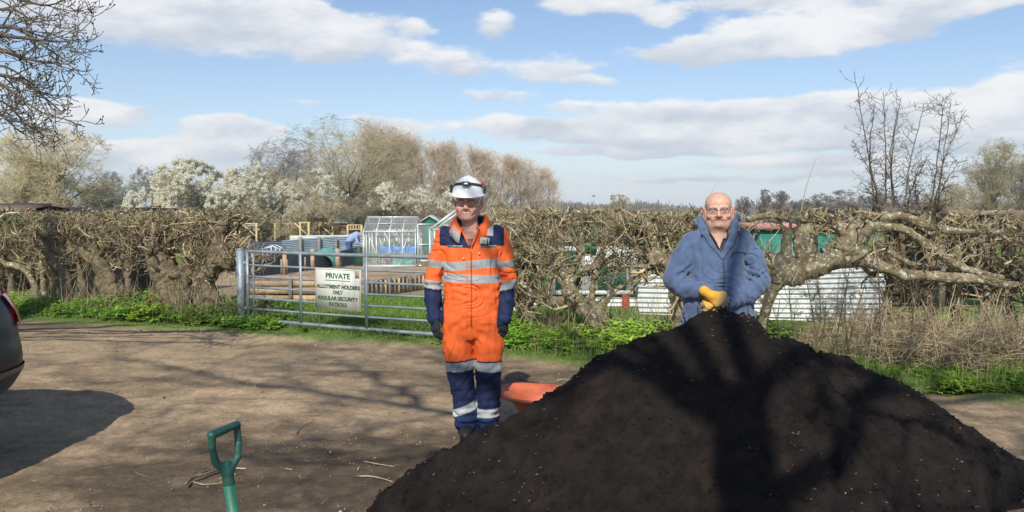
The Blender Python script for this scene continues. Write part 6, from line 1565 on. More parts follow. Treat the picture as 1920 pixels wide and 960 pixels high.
# ------------------------------------------------------------------ people
CLOTH = mat('woven_workwear', (1, 1, 1), rough=.75, attr=True, var=(9, .10), bump=(260, .25, .002), spec=.25)
FLEECE = mat('fleece', (1, 1, 1), rough=.95, attr=True, var=(18, .14), bump=(320, .5, .003), spec=.15, sheen=.3)
SKIN = mat('skin', (1, 1, 1), rough=.48, attr=True, var=(38, .13), bump=(150, .35, .002), spec=.4)
for _n in SKIN.node_tree.nodes:
    if _n.type == 'BSDF_PRINCIPLED': _n.inputs['Subsurface Weight'].default_value = .08; _n.inputs['Subsurface Radius'].default_value = (.01, .004, .002); _n.inputs['Subsurface Scale'].default_value = .5
def rotz(a): return np.array([[math.cos(a), -math.sin(a), 0], [math.sin(a), math.cos(a), 0], [0, 0, 1]])
def rotx(a): return np.array([[1, 0, 0], [0, math.cos(a), -math.sin(a)], [0, math.sin(a), math.cos(a)]])
def roty(a): return np.array([[math.cos(a), 0, math.sin(a)], [0, 1, 0], [-math.sin(a), 0, math.cos(a)]])

def head(F, c, S, M, opt):
    """head sculpted into field F; local axes: -y forward, eyes at z=0; M rotates local to body"""
    S = np.ones(3) * S; Sm = float(S.mean()); c = np.array(c, float); T = lambda p: c + M @ (np.array(p, float) * S)
    E = lambda p, r, k=.012, op='u': F.ell(T(p), np.array(r) * S, k * Sm, op, M)
    Cn = lambda a, b, ra, rb, k=.012, op='u': F.cone(T(a), T(b), ra * Sm, rb * Sm, k * Sm, (1, 1, 1), op)
    fat = opt.get('fat', 0)
    E((0, .020, .042), (.075, .094, .080)); E((0, -.028, .038), (.064, .056, .062), .03)
    E((0, -.018, -.040), (.063 + fat * .5, .070, .074 + fat * .2), .03)
    for s in (-1, 1):
        Cn((s * (.052 + fat), .012, -.055), (s * .020, -.062, -.096), .026 + fat, .020, .03)
        E((s * .040, -.064, -.038), (.024 + fat * .5, .022, .021), .018)          # cheeks
        Cn((s * .012, -.088, .020), (s * .046, -.074, .019), .0085, .008, .012)   # brow
        E((s * .031, -.094, -.001), (.017, .012, .010), .010, 's')                # sockets
        E((s * .031, -.0765, -.002), (.0130, .0120, .0115), .002)                 # eyeballs
        Cn((s * .018, -.0885, .0075), (s * .044, -.0835, .0065), .0030, .0030, .004)  # lids
        Cn((s * .019, -.0870, -.0095), (s * .043, -.0820, -.0095), .0032, .0026, .005)
        E((s * .012, -.100, -.038), (.0088, .0095, .0075), .006)
        Cn((s * .019, -.092, -.040), (s * .034, -.080, -.066), .0052 * opt.get('fold', 1), .0040 * opt.get('fold', 1), .014)  # smile fold
        # ears
        R_ = M @ roty(s * .18) @ rotz(-s * .35)
        F.ell(T((s * .083, .010, -.006)), np.array((.010, .020, .033)) * S, .008 * Sm, 'u', R_)
        F.ell(T((s * .086, .006, -.004)), np.array((.005, .009, .018)) * S, .004 * Sm, 's', R_)
        F.ell(T((s * .077, .006, -.036)), np.array((.007, .009, .009)) * S, .008 * Sm)
    Cn((0, -.084, .012), (0, -.108, -.030), .0075, .0118, .010)
    E((0, -.109, -.033), (.0118, .0105, .0100), .008)
    E((0, -.078, -.100), (.020, .018, .016), .016)                              # chin
    E((0, -.074, -.064), (.034, .021, .026), .02)                              # muzzle
    mw = opt.get('mouth', .026)
    for s in (-1, 1):
        Cn((0, -.0955, -.0555), (s * mw, -.084, -.0535 + opt.get('smile', .002)), .0036, .0020, .004)
        Cn((0, -.0935, -.0725), (s * mw * .95, -.083, -.0585 + opt.get('smile', .002)), .0044, .0022, .004)
        Cn((0, -.097, -.0640), (s * mw * .8, -.090, -.0585 + opt.get('smile', .002)), .0034 if opt.get('teeth') else .0016, .0016, .002, 's')
    if opt.get('double'):
        Cn((-.03, -.034, -.108), (.03, -.034, -.108), .032, .032, .03)
    return T
def head_color(V, c, S, M, opt, base):
    L = ((V - c) @ M) / S; n = len(V); col = np.tile(np.array(base, float), (n, 1)); x, y, z = L.T; ax = np.abs(x)
    def g(cx, cz, rx, rz, front=True): return np.exp(-(((ax if cx >= 0 else x) - abs(cx)) / rx) ** 2 - ((z - cz) / rz) ** 2) * (y < (-.03 if front else 9))
    def mixc(w, c_):
        nonlocal col; w = np.clip(w, 0, 1)[:, None]; col = col * (1 - w) + np.array(c_) * w
    mixc(.65 * g(.040, -.036, .022, .018), (.62, .25, .19)); mixc(.65 * g(0, -.032, .016, .012), (.62, .24, .19))
    mixc(.35 * (ax > .074) * (z > -.06) * (z < .04), (.60, .24, .19))
    mixc(.35 * g(.031, -.004, .021, .013), (.33, .16, .12)); mixc(.22 * g(0, -.085, .05, .028), (.42, .30, .26))  # painted shade darkens the eye sockets; grey stubble tone on the chin
    hair = opt.get('hair', (.30, .28, .26))
    mixc(.85 * ((np.abs(z - .0195 - .10 * (ax - .03) * (ax < .03) + .12 * np.clip(ax - .036, 0, 1)) < .0042) & (ax > .013) & (ax < .050) & (y < -.06)), opt.get('brow', (.16, .13, .11)))
    zc_ = z + .0650 - 9.0 * ax ** 2 * opt.get('curve', 1); mw_ = opt.get('mouth', .026)
    mouth = (np.abs(zc_) < (.0050 if opt.get('teeth') else .0044)) & (ax < mw_ * .97) & (y < -.072); teeth = (np.abs(zc_ - .0008) < .0030) & (ax < mw_ * .66) & (y < -.072)
    lips = (np.abs(zc_) < .0100 - 8 * ax ** 2) & (ax < opt.get('mouth', .026)) & (y < -.076)
    mixc(.5 * lips, (.55, .24, .19)); mixc(mouth * 1., (.15, .05, .04) if opt.get('teeth') else (.22, .08, .06))
    if opt.get('teeth'): mixc(teeth * 1., (.62, .57, .48))
    ex = np.hypot(ax - .031, z + .001)
    eye = (ex < .0115) & (np.abs(z + .0015) < .0036) & (y < -.083); mixc(eye * 1., (.30, .25, .22)); mixc((ex < .0062) & eye, (.06, .05, .045))
    # short grey hair at the sides and back
    if opt.get('side', True):
        hl = ((y > .000 + .25 * np.clip(.02 - z, 0, 1)) & (z > -.055) & (z < opt.get('hairtop', .045) + .35 * (y - .02) * 0) & ((ax > .055) | (y > .06)) & ~((ax > .078) & (y < .04)))
        mixc(hl * opt.get('hairw', .75), hair)
    bald = opt.get('bald')
    if bald: mixc(.25 * np.clip((z - .06) / .06, 0, 1), (.66, .36, .27))
    # stubble / tone variation
    col *= (1 + .05 * vn(L, 60, 180))[:, None]
    return col.clip(0, 1)
def hand(F, wrist, d, n, thumb_side, curl, S=1., spread=.05, curls=None, thumb=None, rr=1.0):
    """gloved hand: d towards the fingers, n back-of-hand normal, thumb on the thumb_side of s = d x n"""
    d = unit(np.array(d, float)); n = unit(np.array(n, float) - d * np.dot(d, n)); s = np.cross(d, n) * thumb_side; w = np.array(wrist, float)
    pt = lambda a, b, c: w + (d * a + s * b + n * c) * S
    kn = []; mc = (.086, .090, .085, .076); off = (.030, .010, -.010, -.029); ln = (.070, .078, .072, .056); rf = (.0105, .0108, .0102, .0092)
    F.cone(pt(-.03, 0, 0), pt(.02, 0, 0), .029 * S, .029 * S, .01, (1, 1, 1))
    for i in range(4):
        k = pt(mc[i], off[i], .002 - .004 * abs(off[i]) / .03); kn.append(k)
        F.cone(pt(.005, off[i] * .55, -.002), k, .0165 * S, .0140 * S * rr, .012)
    F.cone(pt(.02, .008, -.008), pt(.065, .004, -.010), .018 * S, .016 * S, .015)
    for i in range(4):
        c = (curls[i] if curls else curl); dirn = unit(d + s * (off[i] / .03) * spread); p = kn[i]; r = rf[i] * S * rr; a = 0
        for j, (seg, cc) in enumerate(((.48, .9), (.30, 1.15), (.24, .8))):
            a += c * cc; v = dirn * math.cos(a) - n * math.sin(a); q = p + v * ln[i] * seg * S; F.cone(p, q, r, r * .93, .0035); p, r = q, r * .93
    tp = thumb or [(.020, .026, -.006), (.050, .046, -.018), (.078, .050, -.032), (.098, .046, -.046)]
    q = [pt(*t) for t in tp]; F.chain(q, [.0165 * S, .0140 * S, .0125 * S * rr, .0105 * S * rr], .010, .004)
    return pt

def folds(F, seed=0, amp=.006):
    """soft wrinkles carved into cloth"""
    p = F.pts((slice(None),) * 3).astype(np.float32)
    near = np.abs(F.D) < .03; q = p[near]
    w = vn(q * [1, 1, .45] + .35 * vn(q, 3, 190 + seed)[:, None], 13, 191 + seed) + .5 * vn(q * [1.3, 1.3, .8], 27, 192 + seed)
    rd = 1 - np.abs(vn(q * [1, 1, .7] + .5 * vn(q, 4, 196 + seed)[:, None], 8.5, 197 + seed)) * 5
    F.D[near] += (amp * w + amp * 1.3 * np.clip(rd, 0, 1) * np.clip(vn(q, 5, 199 + seed) * 2 + .6, 0, 1)).astype(np.float32)

def glasses(root, c, S, M, m, name='glasses', r=.0016, w=.0235, h=.0165, z=-.001, topbar=None, y=-.098):
    Sv = np.ones(3) * S; S = float(Sv.mean()); T = lambda p: np.array(c) + M @ (np.array(p, float) * Sv)
    mb = MB(); tops = MB(); t = np.linspace(0, 2 * np.pi, 29)[:-1]
    for s in (-1, 1):
        cx = np.sign(np.cos(t)) * np.abs(np.cos(t)) ** .75; cz = np.sign(np.sin(t)) * np.abs(np.sin(t)) ** .75
        pts = np.array([T((s * .031 + w * a, y + .010 * abs(w * a + s * .031 * (1 if s > 0 else 1)) / .05, z + h * b)) for a, b in zip(cx, cz)])
        mb.tube(pts, r * S, 6, False, True)
        mb.tube(np.array([T((s * (.031 + w), y + .010, z + h * .5)), T((s * .076, y + .03, z + h * .4)), T((s * .080, -.02, .006)), T((s * .080, .012, .004))]), r * S * 1.1, 6)
    mb.tube(np.array([T((-.0085, y, z + .003)), T((0, y - .003, z + .006)), T((.0085, y, z + .003))]), r * S, 6)
    o = mb.build(name, m, root, smooth=True)
    lm = MB()
    for s in (-1, 1):
        cx = np.sign(np.cos(t)) * np.abs(np.cos(t)) ** .75; cz = np.sign(np.sin(t)) * np.abs(np.sin(t)) ** .75
        pts = np.array([T((s * .031 + w * .97 * a, y + .001 + .010 * abs(w * a + s * .031) / .05, z + h * .97 * b)) for a, b in zip(cx, cz)])
        lm.add(np.concatenate([pts, [pts.mean(0)]]), np.stack([np.arange(28), (np.arange(28) + 1) % 28, np.full(28, 28)], 1))
    lm.build('lens', LENS, o, smooth=True)
LENS = mat('spectacle_lens', (.75, .78, .8), rough=.03, alpha=.05, spec=.9)

def man1():
    X0, Y0 = (885 - 960) / FPX * 5.6, 5.6
    root = empty('person', (X0, Y0, 0)); tag(root, 'smiling man in orange high-visibility overalls and white helmet, standing left of the heap', 'person')
    SKB = (.66, .36, .26)
    hc = np.array([-.030, .010, 1.648]); S = np.array([1.14, 1.08, 1.06]); M = rotz(-.06) @ roty(.03)
    # body with head, one surface
    F = Field(dens((-.36, -.13, .012), (-.13, .11, .003), (.11, .34, .012)), dens((-.16, -.14, .01), (-.14, .14, .003), (.14, .20, .01)), dens((-.02, 1.36, .014), (1.36, 1.82, .003)))
    opt = dict(teeth=True, smile=.010, mouth=.033, curve=1.25, hairtop=.03, hairw=.7, fat=-.001)
    head(F, hc, S, M, opt)
    F.cone((-.025, .025, 1.56), (-.008, .035, 1.42), .056, .064, .03)
    F.cone((-.15, .03, 1.41), (.14, .03, 1.41), .055, .055, .03)
    F.loft([.80, 1.0, 1.2, 1.36, 1.44], 0, .02, [.14, .15, .16, .16, .10], [.08, .09, .10, .085, .05], 2.2, .03)
    for a, b, c_ in (((-.20, .02, 1.38), (-.285, .03, 1.12), (-.268, -.03, .86)), ((.20, .02, 1.38), (.255, .03, 1.12), (.222, -.03, .86))): F.chain([a, b, c_], [.045, .036, .026], .03, .02)
    for a, b, c_ in (((-.09, .0, .84), (-.085, -.01, .48), (-.035, 0, .08)), ((.10, 0, .84), (.115, -.01, .48), (.108, 0, .08))): F.chain([a, b, c_], [.075, .05, .038], .04, .02)
    V, Fc = F.mesh(); col = head_color(V, hc, S, M, opt, SKB)
    low = V[:, 2] < 1.395 - .35 * np.abs(V[:, 0] + .01); col[V[:, 2] < 1.40] = (.07, .015, .02)
    mk('body', V, Fc, SKIN, root, col=col)
    glasses(root, hc, S, M, mat('dark_spectacle_frame', (.10, .045, .035), rough=.3), r=.0014, z=-.004)
    # overalls
    F = Field(dens((-.40, .40, .0055)), dens((-.21, .24, .006)), dens((.03, 1.56, .0055)))
    F.loft([.70, .76, .84, .92, 1.02, 1.12, 1.24, 1.34, 1.42, 1.47, 1.505], [-.0, 0, 0, 0, 0, 0, 0, -.002, -.004, -.006, -.01], [.02, .015, .01, .005, .005, .005, .01, .015, .02, .025, .03],
           [.165, .190, .208, .212, .204, .198, .200, .205, .196, .158, .085], [.12, .135, .142, .146, .146, .143, .138, .130, .115, .095, .07], 2.35, .02)
    armL = [(-.180, .025, 1.415), (-.245, .035, 1.25), (-.283, .03, 1.10), (-.276, -.005, .97), (-.268, -.035, .845)]; armR = [(.172, .025, 1.415), (.222, .035, 1.25), (.250, .03, 1.10), (.240, -.005, .97), (.226, -.035, .845)]
    ra = [.078, .069, .060, .058, .052]
    F.chain(armL, ra, .035, .02); F.chain(armR, ra, .035, .02)
    legL = [(-.098, .005, .82), (-.102, -.002, .64), (-.088, -.008, .48), (-.062, .004, .30), (-.040, .005, .09)]; legR = [(.103, .005, .82), (.112, -.002, .64), (.114, -.008, .48), (.112, .004, .30), (.108, .005, .09)]
    rl = [.122, .108, .094, .087, .078]
    def leg(pts):
        for i in range(4): F.cone(pts[i], pts[i + 1], rl[i], rl[i + 1], .02 if i == 0 else .012)
    F2 = Field(F.xs, F.ys, F.zs)
    D0 = F.D.copy(); F.D[:] = .25; leg(legL); DL = F.D.copy(); F.D[:] = .25; leg(legR); DR = F.D.copy()
    F.D = np.minimum(D0, np.minimum(DL, DR)); h_ = np.clip(.5 + .5 * (D0 - np.minimum(DL, DR)) / .03, 0, 1); mn = np.minimum(DL, DR); F.D = D0 + (mn - D0) * h_ - .03 * h_ * (1 - h_)
    # trouser bottoms bunch over the boots
    for z_ in (.10, .135, .17):
        F.cone((-.040 - .02, .004, z_), (-.020, .004, z_ + .012), .074, .074, .010); F.cone((.10, .004, z_ + .01), (.118, .004, z_), .074, .074, .010)
    # open V at the neck and cut at the collar, chest pockets
    F.put(lambda p: (np.abs(p[..., 0] + .012) - np.clip((p[..., 2] - 1.335) * .55, -.02, .075)) * .8 + np.clip(p[..., 1] + .035, 0, 1), (-.12, -.2, 1.30), (.10, .02, 1.58), .006, 's')
    F.ell((-.012, .03, 1.53), (.078, .078, .085), .01, 's')
    folds(F, 1, .0085)
    # creases: crook of the elbows, crotch, knees
    def crease(p):
        x, y, z = p[..., 0], p[..., 1], p[..., 2]; w = 0
        for (cx, cz, ax, az, fx, fz, am) in ((-.27, 1.08, .07, .10, 25, 95, .006), (.24, 1.08, .07, .10, -25, 95, .006), (0, .72, .16, .10, 60, 40, .005), (-.08, .47, .09, .10, 20, 80, .004), (.115, .42, .09, .12, -30, 75, .005), (-.04, .12, .08, .09, 10, 130, .006), (.11, .12, .08, .09, -10, 130, .006), (0, 1.03, .2, .05, 8, 120, .003), (-.12, 1.40, .10, .06, 70, 50, .003)):
            w = w + am * np.exp(-((x - cx) / ax) ** 2 - ((z - cz) / az) ** 2) * np.sin(fx * x + fz * z + 4 * vn(p, 9, 205))
        return w
    F.put(crease, (-.42, -.25, 0), (.42, .25, 1.6), .01, 'add')
    V, Fc = F.mesh(); V = relax(V, Fc, 1, .4)
    x, y, z = V.T
    def dseg(pts):
        best = np.full(len(V), 9.); 
        for i in range(len(pts) - 1):
            a, b = np.array(pts[i]), np.array(pts[i + 1]); t = np.clip(((V - a) @ (b - a)) / ((b - a) @ (b - a)), 0, 1); best = np.minimum(best, np.linalg.norm(V - a - t[:, None] * (b - a), axis=1))
        return best
    arm = ((dseg(armL) < .090) | (dseg(armR) < .090)) & (np.abs(x) > np.interp(z, [.8, 1.05, 1.25, 1.36, 1.44, 1.5], [.17, .198, .196, .190, .178, .15]))
    OR = np.array([.80, .135, .028]); NV = np.array([.016, .024, .070]); GR = np.array([.33, .345, .34]); col = np.tile(OR, (len(V), 1))
    body = ~arm; fr = y < .03
    yk = (np.abs(x) < .225) & (z > np.interp(np.abs(x), [0, .2], [1.335, 1.352])) & (z < 1.6); body = body | yk; arm = ~body; col[yk] = NV
    lap = body & fr & (np.abs(x - .028 - (z - 1.34) * .42) < .032) & (z > 1.25)     # orange placket crossing the yoke
    col[lap] = OR
    col[body & (np.abs(z - 1.222 - .10 * (np.abs(x) > .05) * 0 - .012 * np.sin(x * 9)) < .030)] = GR
    col[body & (np.abs(z - 1.128 + .004 * np.sin(x * 11)) < .029)] = GR
    col[body & (np.abs(z - 1.448 + .16 * (np.abs(x) - .1)) < 9) & (np.abs(np.abs(x) - .128) < .022) & (z > 1.42)] = GR * 1.05
    zz = z + .12 * np.abs(np.abs(x) - .25) 
    ar = arm; sl = z - .15 * (np.abs(x) - .26)
    col[ar & (np.abs(sl - 1.222) < .026)] = GR; col[ar & (sl < 1.055)] = NV; col[ar & (np.abs(sl - 1.075) < .028)] = GR
    lg = body & (z < .70); left = x < .035
    tl = np.where(left, z - .10 * (x + .085), z + .02 * x)
    col[lg & (tl < .475) & (y < .045)] = NV
    col[lg & (np.abs(tl - .507) < .032)] = GR * 1.15; col[lg & (np.abs(tl - .545) < .0055)] = NV
    z2 = np.where(left, z - .42 * (x + .04), z - .02 * x); col[lg & (np.abs(z2 - np.where(left, .205, .170)) < .030)] = GR * 1.4
    col[lg & (z2 < np.where(left, .170, .135))] = np.array([.020, .040, .115])
    # seams, fly placket, pocket flaps
    col[body & fr & (np.abs(x - .005) < .0028) & (z > .72) & (z < 1.30)] = OR * .72
    col[body & fr & (np.abs(x + .028) < .0024) & (z > .76) & (z < 1.30)] = OR * .80
    col[body & fr & (np.abs(z - .765) < .004) & (np.abs(x + .011) < .020)] = OR * .6
    col[body & fr & (np.abs(z - .985) < .003)] = OR * .78
    pk = body & fr & (np.abs(z - 1.345 + .0 * x) < .008) & (np.abs(np.abs(x) - .115) < .055); col[pk] = np.array([.10, .11, .13])
    col[body & fr & (np.abs(z - 1.352 - .0 * x) < .0028) & (np.abs(np.abs(x) - .115) < .058)] = np.array([.42, .42, .38])
    # grime
    gr = np.clip(fbm(V, 5, 210, 3) * .5 + .1, 0, .38) * np.clip(1.15 - z, .15, 1); col = col * (1 - gr[:, None] * .55)
    mk('overalls', V, Fc, CLOTH, root, col=col)
    # collar: stands round the neck, folded outwards, open in front
    def collar():
        n = 60; ph = np.linspace(-2.72, 2.60, n)          # 0 = back of the neck
        rows = [(.066, 1.452, 0), (.078, 1.500, 0), (.094, 1.548, 0), (.103, 1.560, 1), (.120, 1.548, 1), (.135, 1.510, 1), (.146, 1.462, 1)]
        V = []; cc = []
        for (r, z_, o_) in rows:
            k = np.clip((np.abs(ph) - 1.5) / 1.1, 0, 1)
            rx = r * (1 + .10 * k); yy = .035 - 0 + r * np.cos(ph) * 1.0; xx = -.012 + rx * np.sin(ph) * (1.0 + .05 * k)
            zz_ = z_ - .085 * k ** 1.3 - .012 * (1 - np.cos(ph)) * 0 + .006 * np.sin(ph * 5) * (r - .06) / .06 ; yy = yy - .022 * k
            V.append(np.stack([xx, yy, zz_], 1)); cc.append(np.tile(OR if o_ else NV, (n, 1)))
        V = np.array(V); cc = np.array(cc); m = len(rows); V[3] = V[3]; cc[3] = OR * .8
        cc[5:, :7] = GR; 
        Vi = V.reshape(-1, 3); i = np.arange(m - 1)[:, None]; j = np.arange(n - 1)[None]; Fq = np.stack([i * n + j, (i + 1) * n + j, (i + 1) * n + j + 1, i * n + j + 1], -1).reshape(-1, 4)
        o = mk('collar', Vi, Fq, CLOTH, root, col=cc.reshape(-1, 3)); s = o.modifiers.new('thickness', 'SOLIDIFY'); s.thickness = .006; s.offset = 0; return o
    collar()
    # orange under-jacket V at the throat: thin placket lapel
    mb = MB(); c_ = []
    P0 = [(-.072, -.070, 1.475), (-.052, -.098, 1.430), (-.030, -.120, 1.385), (-.014, -.131, 1.345)]; P1 = [(.052, -.066, 1.478), (.040, -.095, 1.432), (.020, -.118, 1.388), (.002, -.131, 1.345)]
    mb.tube(np.array(P0), [.012, .013, .012, .006], 10, flat=.5); mb.tube(np.array(P1), [.012, .015, .014, .008], 10, flat=.5)
    mb.build('lapel', mat('orange_facing', (.85, .14, .025), rough=.75, var=(9, .1)), root, smooth=True)
    mb = MB(); mb.tube(np.array([(-.005, -.141, 1.34), (-.003, -.146, 1.28), (0, -.148, 1.1), (0, -.150, .95), (-.002, -.142, .80)]), .0022, 6); mb.build('zip', mat('covered_zip', (.50, .10, .025), rough=.7), root, smooth=True)
    # name badge and pen
    mb = MB(); mb.box((.092, -.118, 1.388), (.066, .004, .046), m=rotx(-.22) @ rotz(.28) @ roty(.10)); mb.build('badge', mat('badge', (.60, .58, .48), var=(30, .12)), root)
    mb = MB(); mb.tube(np.array([(.112, -.113, 1.40), (.109, -.124, 1.355)]), .0035, 8); mb.tube(np.array([(.078, -.1235, 1.395), (.088, -.1255, 1.372), (.098, -.1205, 1.398)]), .0018, 5); mb.build('pen', mat('dark_pen', (.02, .02, .03)), root, smooth=True)
    mb = MB()
    for q in ((-.052, -.139, 1.27), (.055, -.136, 1.305)): mb.tube(np.array([q, (q[0], q[1] - .004, q[2])]), .006, 10)
    mb.build('press_stud', mat('pale_stud', (.6, .5, .4), rough=.4), root, smooth=True)
    # gloves
    GLM = mat('dark_knit_glove', (.016, .018, .030), rough=.9, var=(40, .4), bump=(240, .5, .002))
    for nm, w, d, n_, ts, cu in (('glove', (-.262, -.040, .855), (.06, -.10, -1), (-.80, -.60, 0), 1, .38), ('glove', (.222, -.040, .855), (-.02, -.10, -1), (.75, -.66, 0), -1, .42)):
        F = Field(grid(w[0] - .09, w[0] + .10, .0028), grid(w[1] - .11, w[1] + .09, .0028), grid(w[2] - .20, w[2] + .05, .0028))
        hand(F, w, d, n_, ts, cu, 1.06, .02, None, [(.020, .026, -.006), (.052, .040, -.016), (.082, .040, -.024), (.104, .034, -.030)], 1.12); V, Fc = F.mesh(); mk(nm, relax(V, Fc, 1), Fc, GLM, root)
    # boots
    BT = mat('black_boot', (.018, .018, .020), rough=.6, var=(12, .4))
    for x_ in (-.038, .110):
        F = Field(grid(x_ - .08, x_ + .08, .005), grid(-.24, .13, .005), grid(-.02, .16, .005))
        F.cone((x_, .02, .05), (x_, .0, .13), .050, .055, .02); F.ell((x_ * 1.05, -.09, .045), (.050, .115, .046), .02); F.ell((x_, .03, .035), (.042, .055, .040), .02)
        F.put(lambda p: .004 - p[..., 2], (x_ - .1, -.25, -.02), (x_ + .1, .14, .01), .004, 's', .0); V, Fc = F.mesh(); V[:, 2] = np.maximum(V[:, 2], .003); mk('boot', V, Fc, BT, root)
    # helmet with head torch
    hp = hc + M @ (np.array([0, .006, .052]) * S); F = Field(grid(-.19, .15, .0035), grid(-.20, .19, .0035), grid(1.62, 1.90, .0035))
    Mh = M @ rotx(.10)
    def dome(p):
        q = (p - hp) @ Mh; r = np.array([.112, .138, .132]); n = np.linalg.norm(q / r, axis=-1); return np.maximum((n - 1) * .118, -q[..., 2] + .002)
    F.put(dome, hp - .17, hp + .17, .004)
    T = lambda p: hp + Mh @ np.array(p, float)
    F.ell(T((0, -.008, .004)), (.121, .152, .0085), .010, 'u', Mh); F.ell(T((0, -.086, -.002)), (.094, .104, .0075), .014, 'u', Mh)
    for xx in (-.022, 0, .022):
        th_ = np.linspace(-1.15, .80, 9); pts = [T((xx, -.139 * math.sin(a), .134 * math.cos(a) - (.006 if xx else 0))) for a in th_]; F.chain(pts, [.0065 if xx == 0 else .004] * 9, .006, .004)
    F.put(lambda p: (lambda q: np.maximum((np.linalg.norm(q / np.array([.106, .131, .126]), axis=-1) - 1) * .11, -.02 - q[..., 2]))((p - hp) @ Mh), hp - .17, hp + .17, .003, 's')
    V, Fc = F.mesh(); hm = mk('helmet', relax(V, Fc, 1, .4), Fc, mat('white_helmet_shell', (.80, .81, .79), rough=.28, coat=.3, var=(4, .04)), root)
    n = 64; a = np.linspace(0, 2 * np.pi, n, endpoint=False); V = []
    for dz in (-.009, .009):
        for ro in (1.012, 1.045):
            zt = .066 + dz + .022 * -np.sin(a); k = np.sqrt(np.clip(1 - (zt / .132) ** 2, 0, 1)); V.append(np.array([T((.112 * ro * k_ * math.cos(t), .138 * ro * k_ * math.sin(t), z_)) for t, k_, z_ in zip(a, k, zt)]))
    V = np.array(V)[[0, 1, 3, 2]]; i = np.arange(4)[:, None]; j = np.arange(n)[None]; Fq = np.stack([i * n + j, i * n + (j + 1) % n, ((i + 1) % 4) * n + (j + 1) % n, ((i + 1) % 4) * n + j], -1).reshape(-1, 4)
    mk('torch_strap', V.reshape(-1, 3), Fq, mat('dark_elastic', (.035, .038, .042), rough=.8), hm)
    F = Field(grid(-.08, .04, .002), grid(-.20, -.06, .002), grid(1.72, 1.82, .002)); lc = T((0, -.128, .087)) 
    F.cone(lc + [-.016, 0, .002], lc + [.016, 0, .002], .0155, .0155, .004); F.cone(lc + [-.012, -.006, -.004], lc + [.012, -.006, -.004], .0145, .0145, .004); V, Fc = F.mesh(); tl_ = mk('head_torch', V, Fc, mat('dark_grey_torch', (.05, .055, .06), rough=.4), hm)
    mb = MB(); q = lc + [0, -.021, .001]; mb.tube(np.array([q + [-.007, .0, 0], q + [-.007, -.003, 0]]), [.0085, .0075], 16); mb.tube(np.array([q + [.008, .0, 0], q + [.008, -.003, 0]]), [.0085, .0075], 16); mb.build('torch_lens', mat('bright_reflector', (.8, .82, .84), rough=.15, metal=.3), hm, smooth=True)
    for s in (-1, 1):
        mb = MB(); q = T((s * .116, .0, .040)); mb.box(q, (.016, .040, .050), m=Mh); mb.box(q + np.array([s * .004, 0, .022]), (.016, .028, .014), m=Mh); o = mb.build('side_mount', mat('black_mount', (.02, .021, .023), rough=.5), hm); bv = o.modifiers.new('b', 'BEVEL'); bv.width = .004; bv.segments = 2
    mb = MB(); mb.box(T((.098, .025, .082)), (.02, .04, .018), m=Mh); mb.build('red_tab', mat('red_tab', (.5, .04, .03)), hm)
man1()

